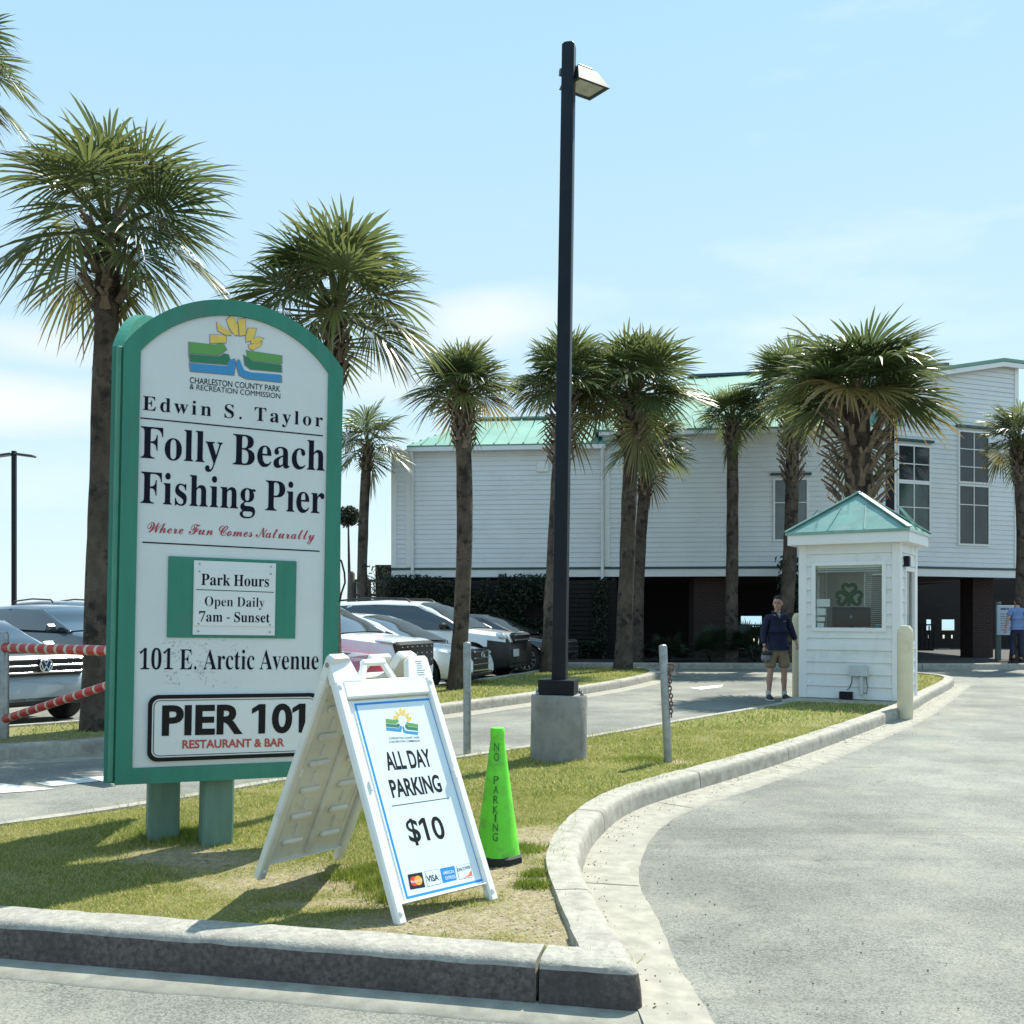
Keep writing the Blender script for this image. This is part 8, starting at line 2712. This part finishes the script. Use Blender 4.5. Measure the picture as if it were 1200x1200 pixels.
def car(label, front, head, pm, L, W, top, roof, belt_drop=.0, wr=.34, wx=(.82, .83), cat='car', grille=None, rails=False, lower=.24, name='parked_car',
        lights=(.30, .34, .11, .70), lowtrim=.0, mirror_m=None, fz=None, badge=None):
    """front: point under the nose; top: (x from the nose back, height) of the bonnet and belt line; roof: same for the roof line"""
    h = Vector((math.cos(head), math.sin(head), 0))
    root = empty(name, Vector((front[0], front[1], 0)) - h * L / 2, head, label, cat, 'cars parked behind the planting strip')
    X = lambda d: L / 2 - d                     # d: distance behind the nose
    ds = [0, .03, .09, .18, .30, .45] + [.45 + (L - .9) * i / 22 for i in range(1, 22)] + [L - .45, L - .3, L - .18, L - .09, L - .03, L]

    def hw(d):
        e = min(d, L - d)
        k = 1 - .26 * max(0, 1 - e / .55) ** 2.2 - .02 * max(0, 1 - e / 1.6)
        return W / 2 * k

    def zb_(d):
        e = min(d, L - d)
        return lower + .10 * max(0, 1 - e / .35) ** 1.5

    prof = ((0, 0), (.86, 0), (.965, .06), (.995, .20), (1.0, .42), (.992, .62), (.965, .80), (.93, .93), (.86, .985), (.45, 1.012), (0, 1.02))
    mb = MB()
    vs_, fs = [], []
    K = len(prof)
    for d in ds:
        w = hw(d); z0 = zb_(d); z1 = interp(top, d)
        e = min(d, L - d)
        if e < .12: z1 -= .09 * (1 - e / .12) ** 2
        row = [(X(d), w * a, z0 + (z1 - z0) * b) for a, b in prof]
        vs_ += [(x, -y, z) for x, y, z in reversed(row)] + row[1:] if False else [(x, -y, z) for x, y, z in row] + [(x, y, z) for x, y, z in reversed(row)]
    R_ = 2 * K
    for i in range(len(ds) - 1):
        for k in range(R_):
            fs.append((i * R_ + k, (i + 1) * R_ + k, (i + 1) * R_ + (k + 1) % R_, i * R_ + (k + 1) % R_))
    fs.append(tuple(range(R_)))
    fs.append(tuple(reversed(range((len(ds) - 1) * R_, len(ds) * R_))))
    me = bpy.data.meshes.new('b')
    me.from_pydata(vs_, [], fs)
    bm_ = bmesh.new(); bm_.from_mesh(me)
    bmesh.ops.remove_doubles(bm_, verts=bm_.verts, dist=1e-4)
    bmesh.ops.recalc_face_normals(bm_, faces=bm_.faces)
    bm_.to_mesh(me); bm_.free()
    me.materials.append(pm); me.materials.append(CBLK)
    ob = bpy.data.objects.new('body', me)
    COL.objects.link(ob)
    # wheel arches
    mc = MB()
    axx = (X(wx[0]), X(L - wx[1]))
    for xw in axx:
        for s in (-1, 1):
            n = 28
            ra = wr + .065
            v0 = [(xw + ra * math.cos(2 * pi * i / n), s * (W / 2 - .27), wr + ra * math.sin(2 * pi * i / n)) for i in range(n)]
            v1 = [(x, s * (W / 2 + .2), z) for x, y, z in v0]
            f_ = [(i, (i + 1) % n, n + (i + 1) % n, n + i) for i in range(n)] + [tuple(reversed(range(n))), tuple(range(n, 2 * n))]
            if s > 0: f_ = [tuple(reversed(f)) for f in f_]
            mc.add(v0 + v1, f_, 0)
    cut = mc.build('cut', [CBLK])
    md = ob.modifiers.new('b', 'BOOLEAN'); md.object = cut; md.operation = 'DIFFERENCE'; md.solver = 'EXACT'
    md.material_mode = 'TRANSFER'
    bpy.context.view_layer.update()
    m2 = bpy.data.meshes.new_from_object(ob.evaluated_get(bpy.context.evaluated_depsgraph_get()))
    bpy.data.objects.remove(cut)
    ob.modifiers.clear()
    if len(m2.polygons) > 100: ob.data = m2
    if lowtrim > 0:
        ob.data.materials.clear() if False else None
        names = [m_.name for m_ in ob.data.materials]
        bi = names.index(CBLK.name) if CBLK.name in names else len(names)
        if bi == len(names): ob.data.materials.append(CBLK)
        for p in ob.data.polygons:
            if p.center.z < lowtrim + (.10 if p.center.x > L / 2 - .5 else 0): p.material_index = bi
    ob.data.polygons.foreach_set('use_smooth', [True] * len(ob.data.polygons))
    ob.data.set_sharp_from_angle(angle=R(32))
    ob.data.update()
    ob.name = 'body'
    ob.parent = root
    # cabin
    d0, d1 = roof[0][0], roof[-1][0]
    nd = 26
    gw = MB(); rf = MB()
    rows = []
    for i in range(nd + 1):
        d = d0 + (d1 - d0) * i / nd
        zr = interp(roof, d)
        zbelt = interp(top, d) - .015
        zr = max(zr, zbelt + .004)
        wb = min(hw(d), W / 2) * .925
        hgt = zr - zbelt
        wt = wb - hgt * .36
        rows.append([(X(d), wb, zbelt), (X(d), wb - hgt * .13, zbelt + hgt * .5), (X(d), wt + .01, zbelt + hgt * .86), (X(d), wt - .05, zbelt + hgt * .96), (X(d), wt - .22, zr + .012), (X(d), 0, zr + .025)])
    zmax = max(z for _, z in roof)
    for i in range(nd):
        d = d0 + (d1 - d0) * (i + .5) / nd
        steep = interp(roof, d0 + (d1 - d0) * (i + 1) / nd) - interp(roof, d0 + (d1 - d0) * i / nd)
        is_glass_top = abs(steep) / ((d1 - d0) / nd) > .27
        for s in (-1, 1):
            for j in range(5):
                q_ = [rows[i][j], rows[i + 1][j], rows[i + 1][j + 1], rows[i][j + 1]]
                q_ = [(x, s * y, z) for x, y, z in q_]
                if s < 0: q_.reverse()
                tgt = gw if (j < 2 or (j >= 2 and is_glass_top and j > 2) or (j == 2 and False)) else rf
                tgt.add(q_, [(0, 1, 2, 3)])
    def weld(o_):
        b_ = bmesh.new(); b_.from_mesh(o_.data)
        bmesh.ops.remove_doubles(b_, verts=b_.verts, dist=1e-4)
        bmesh.ops.recalc_face_normals(b_, faces=b_.faces)
        for f in b_.faces: f.smooth = True
        b_.to_mesh(o_.data); b_.free()
        o_.data.set_sharp_from_angle(angle=R(40))
    weld(gw.build('window', CG, root))
    weld(rf.build('roof', pm, root))
    # pillars
    zr_pts = [(d, interp(roof, d)) for d in np.linspace(d0, d1, 60)]
    dA_ = next(d for d, z in zr_pts if z > zmax - .07)
    dD_ = [d for d, z in zr_pts if z > zmax - .12][-1]

    def pt(d, f):
        i = min(nd - 1, max(0, int((d - d0) / (d1 - d0) * nd)))
        t = (d - d0) / (d1 - d0) * nd - i
        a = [rows[i][k][1] * (1 - t) + rows[i + 1][k][1] * t for k in (0, 1, 2)]
        z = [rows[i][k][2] * (1 - t) + rows[i + 1][k][2] * t for k in (0, 1, 2)]
        if f < .5: return a[0] + (a[1] - a[0]) * f * 2, z[0] + (z[1] - z[0]) * f * 2
        return a[1] + (a[2] - a[1]) * (f - .5) * 2, z[1] + (z[2] - z[1]) * (f - .5) * 2
    for s in (-1, 1):
        ya, za = pt(d0 + .02, 0); yb, zb3 = pt(dA_, 1)
        mb = MB()
        mb.bar((X(d0 + .02), s * (ya - .03), za), (X(dA_), s * (yb - .02), zb3 + .01), .075, .06, 0, (0, s, .3), .015)
        mb.build('pillar', pm, root)
        ya, za = pt(d1 - .02, 0); yb, zb3 = pt(dD_, 1)
        mb = MB()
        mb.bar((X(d1 - .03), s * (ya - .03), za), (X(dD_ + .02), s * (yb - .02), zb3 + .01), .12, .06, 0, (0, s, .3), .015)
        mb.build('pillar', pm, root)
        if cat == 'suv':
            mb = MB()
            dC = dD_ - .55
            ya, za = pt(dC + .28, 0.05); yb, zb3 = pt(dC, .97)
            mb.bar((X(dC + .28), s * (ya - .012), za), (X(dC), s * (yb - .012), zb3), .13, .03, 0, (0, s, .3))
            mb.build('pillar', pm, root)
    dm = (dA_ + dD_) / 2 - .05
    for s in (-1, 1):
        mb = MB()
        ya, za = pt(dm, .02); yb, zb3 = pt(dm + .03, .98)
        mb.bar((X(dm), s * (ya - .003), za), (X(dm + .03), s * (yb - .003), zb3), .09, .014, 0, (0, s, .3))
        mb.build('door_pillar', CBLK, root)
    for s in (-1, 1):
        mb = MB()
        mx_ = d0 + .42
        y_, z_ = pt(mx_, .06)
        mb.box((X(mx_) , s * (y_ + .13), z_ + .06), (.12, .22, .15), None, 0, .04)
        mb.bar((X(mx_), s * (y_ - .02), z_ + .01), (X(mx_), s * (y_ + .10), z_ + .03), .06, .04)
        mb.build('wing_mirror', mirror_m or pm, root)
    # wheels
    for xw in axx:
        for s in (-1, 1):
            mb = MB()
            mb.T = Matrix.Translation((xw, s * (W / 2 - .115), wr)) @ Matrix.Rotation(R(90) * (1 if s < 0 else -1), 4, 'X')
            mb.lathe([(wr * .66, -.10), (wr * .92, -.11), (wr, -.085), (wr, .07), (wr * .93, .105), (wr * .70, .10), (wr * .66, .07)], 32, mi=0)
            wo = mb.build('wheel', TYRE, root, 40)
            mb = MB()
            mb.T = Matrix.Translation((xw, s * (W / 2 - .115), wr)) @ Matrix.Rotation(R(90) * (1 if s < 0 else -1), 4, 'X')
            mb.lathe([(wr * .705, .06), (wr * .705, .098), (wr * .66, .10), (wr * .62, .05)], 32)
            for k in range(10):
                a = 2 * pi * k / 10
                mb.bar((math.cos(a) * .04, math.sin(a) * .04, .085), (math.cos(a) * wr * .66, math.sin(a) * wr * .66, .080), wr * .13, .02)
            mb.lathe([(.06, .05), (.06, .095), (.03, .10)], 16)
            mb.build('rim', RIM, wo, 40)
    # nose
    lx, ly, lh_, lz_ = lights
    for s in (-1, 1):
        mb = MB()
        mb.ball((X(.235), s * (hw(.2) - .20), lz_), (lx * .62, ly * .5, lh_ * .5), 16, 10, 0, Matrix.Rotation(s * R(-28), 3, 'Z') @ Matrix.Rotation(R(6), 3, 'Y'))
        mb.build('headlight', HLM, root)
    if grille:
        gh, g0, g1, nb_, gx = grille
        mb = MB()
        mb.box((X(.045 + gx), 0, (g0 + g1) / 2), (.16, gh * 2, g1 - g0), None, 0, .05)
        gr = mb.build('grille', CBLK, root)
        if nb_:
            mb = MB()
            for k in range(nb_):
                z = g0 + (g1 - g0) * (k + .5) / nb_
                mb.box((X(-.030 + gx), 0, z), (.03, gh * 1.94, .026), None, 0, .008)
            mb.build('grille_bar', CHR, gr)
        if badge == 'ring_vw':
            mb = MB()
            zc_ = (g0 + g1) / 2
            o_ = lambda y, z: (X(-.062 + gx), y, zc_ + z)
            mb.tube([o_(.085 * math.cos(2 * pi * k / 24), .085 * math.sin(2 * pi * k / 24)) for k in range(25)], .010, 6, cap=False)
            for a, b in (((-.036, .07), (0, .008)), ((.036, .07), (0, .008)), ((-.068, .03), (-.034, -.066)), ((-.034, -.066), (0, -.008)), ((0, -.008), (.034, -.066)), ((.034, -.066), (.068, .03))):
                mb.tube([o_(*a), o_(*b)], .0085, 6)
            mb.build('badge', CHR, gr)
            mb = MB()
            mb.box((X(-.045 + gx), 0, zc_), (.02, .15, .15), None, 0, .009)
            mb.build('badge_plate', mat('badge_navy', (.01, .03, .10), .3), gr)
        if badge == 'oval_l':
            mb = MB()
            zc_ = g1 - .12
            o_ = lambda y, z: (X(-.052 + gx), y, zc_ + z)
            mb.tube([o_(.075 * math.cos(2 * pi * k / 24), .052 * math.sin(2 * pi * k / 24)) for k in range(25)], .008, 6, cap=False)
            mb.tube([o_(-.01, .045), o_(.02, -.03), o_(-.045, -.03)], .007, 6)
            mb.build('badge', CHR, gr)
        if badge == 'dots':
            mb = MB()
            for k in range(7):
                for z in (.28, .55, .8):
                    mb.box((X(-.030 + gx), -gh * .8 + gh * 1.6 * k / 6, g0 + (g1 - g0) * z), (.03, .05, .022), (0, 0, R(0)), 0, .006)
            mb.build('grille_bar', CHR, gr)
    mb = MB()
    mb.box((X(.06), 0, lower + .10), (.12, W * .68, .13), None, 0, .03)
    mb.build('lower_intake', CBLK, root)
    if fz:
        mb = MB()
        mb.box((X(-.03), fz[0], fz[1]), (.03, .31, .16), None, 0, .005)
        mb.build('number_plate', PLT, root)
    if rails:
        da, db = dA_ + .25, dD_ - .1
        for s in (-1, 1):
            mb = MB()
            y_, z_ = pt((da + db) / 2, 1)
            pr = [(X(da), s * (y_ - .04), interp(roof, da) + .0), (X(da + .10), s * (y_ - .04), interp(roof, da + .1) + .06), (X((da + db) / 2), s * (y_ - .04), zmax + .07), (X(db - .1), s * (y_ - .04), interp(roof, db - .1) + .06), (X(db), s * (y_ - .04), interp(roof, db))]
            mb.tube(pr, .022, 8)
            mb.build('roof_rail', CBLK, root)
    # door handles
    for s in (-1, 1):
        for d in (dm - .12, dm + .82):
            mb = MB()
            mb.box((X(d), s * (hw(d) * .995), interp(top, d) - .13), (.17, .03, .025), None, 0, .01)
            mb.build('door_handle', pm, root)
    return root


SEDAN_T = [(0, .66), (.12, .74), (.5, .82), (1.2, .92), (2.2, .94), (3.6, .96), (4.3, 1.0), (4.75, .98), (4.85, .93)]
SEDAN_R = [(1.05, .93), (1.45, 1.12), (1.9, 1.33), (2.25, 1.42), (2.9, 1.45), (3.5, 1.38), (4.0, 1.18), (4.35, 1.02)]
SUV_T = [(0, .86), (.10, .98), (.4, 1.04), (1.15, 1.12), (2.2, 1.14), (3.8, 1.18), (4.7, 1.18), (4.85, 1.12)]
SUV_R = [(1.05, 1.12), (1.5, 1.38), (1.95, 1.62), (2.3, 1.72), (3.2, 1.75), (4.2, 1.72), (4.55, 1.62), (4.8, 1.22)]
HD = math.atan2(-.55, .84)
HE = R(-21)
pearl = paint('car_white', (.78, .80, .80), 0, .3)
white2 = paint('car_cool_white', (.70, .75, .80), .0, .3)
silver = paint('car_silver_blue', (.30, .35, .38), .35, .32)
red = paint('car_red', (.50, .012, .05), 0, .3)
black = paint('car_black', (.012, .013, .016), 0, .25)
bluegrey = paint('car_blue_grey', (.06, .08, .10), .4, .3)
dark = paint('car_dark', (.022, .028, .034), .3, .3)
palewhite = paint('car_warm_white', (.72, .74, .74), 0, .3)

car('silver blue saloon with a chrome barred grille and round badge behind the striped gate', (-6.05, 13.25), HD, silver, 4.85, 1.83, SEDAN_T, SEDAN_R, grille=(.60, .66, .94 - .02, 3, .02), badge='ring_vw', lights=(.30, .40, .14, .80))
fx = lambda px, Y: ((px - 600) / F * Y, Y)
car('red low car of which only the bonnet shows above the sandwich board', fx(440, 15.7), HE, red, 4.5, 1.83, [(0, .66), (.12, .77), (.5, .84), (1.3, .94), (2.2, 1.0), (3.6, 1.02), (4.5, 1.0)], [(1.15, .97), (1.6, 1.15), (2.0, 1.32), (2.4, 1.39), (3.0, 1.36), (3.8, 1.12), (4.1, 1.03)], lights=(.3, .36, .10, .64))
car('white family SUV with a broad black grille, nearest the sandwich board', fx(487, 17.8), HE, white2, 4.95, 1.96, SUV_T, SUV_R, cat='suv', grille=(.70, .52, .98, 0, .0), badge='dots', lights=(.36, .30, .09, .98), wr=.37, fz=(-.55, .72))
car('white saloon with an oval badge on its dark grille, behind the slim palm', fx(563, 19.3), HE, pearl, 4.8, 1.84, SEDAN_T, SEDAN_R, grille=(.36, .34, .80, 4, -.0), badge='oval_l', lights=(.36, .34, .10, .73))
car('white and black off-road SUV with roof rails parked behind the slim palm', fx(611, 22.9), HE, palewhite, 4.85, 1.93, SUV_T, SUV_R, cat='suv', grille=(.48, .82, 1.04, 2, .0), lights=(.26, .36, .20, .95), rails=True, lowtrim=.78, wr=.39, mirror_m=CBLK, fz=(-.42, .60))
car('black saloon parked farthest along, beside the black lamp post', fx(669, 25.3), HE, black, 4.9, 1.86, SEDAN_T, SEDAN_R, grille=(.52, .48, .82, 3, 0), lights=(.40, .34, .10, .76))
car('blue grey SUV seen over the roof of the silver saloon', (-7.3, 20.2), HD, bluegrey, 4.85, 1.93, SUV_T, [(a, b - .12) if b > 1.3 else (a, b) for a, b in SUV_R], cat='suv')
car('dark car cut off by the left edge of the picture', (-11.6, 22.4), HD, dark, 4.85, 1.90, SUV_T, [(a, b - .08) if b > 1.3 else (a, b) for a, b in SUV_R], cat='suv')
car('dark SUV with roof rails farthest back at left', (-10.2, 27.3), HD, dark, 4.9, 1.96, SUV_T, [(a, b + .05) if b > 1.5 else (a, b) for a, b in SUV_R], cat='suv', rails=True)
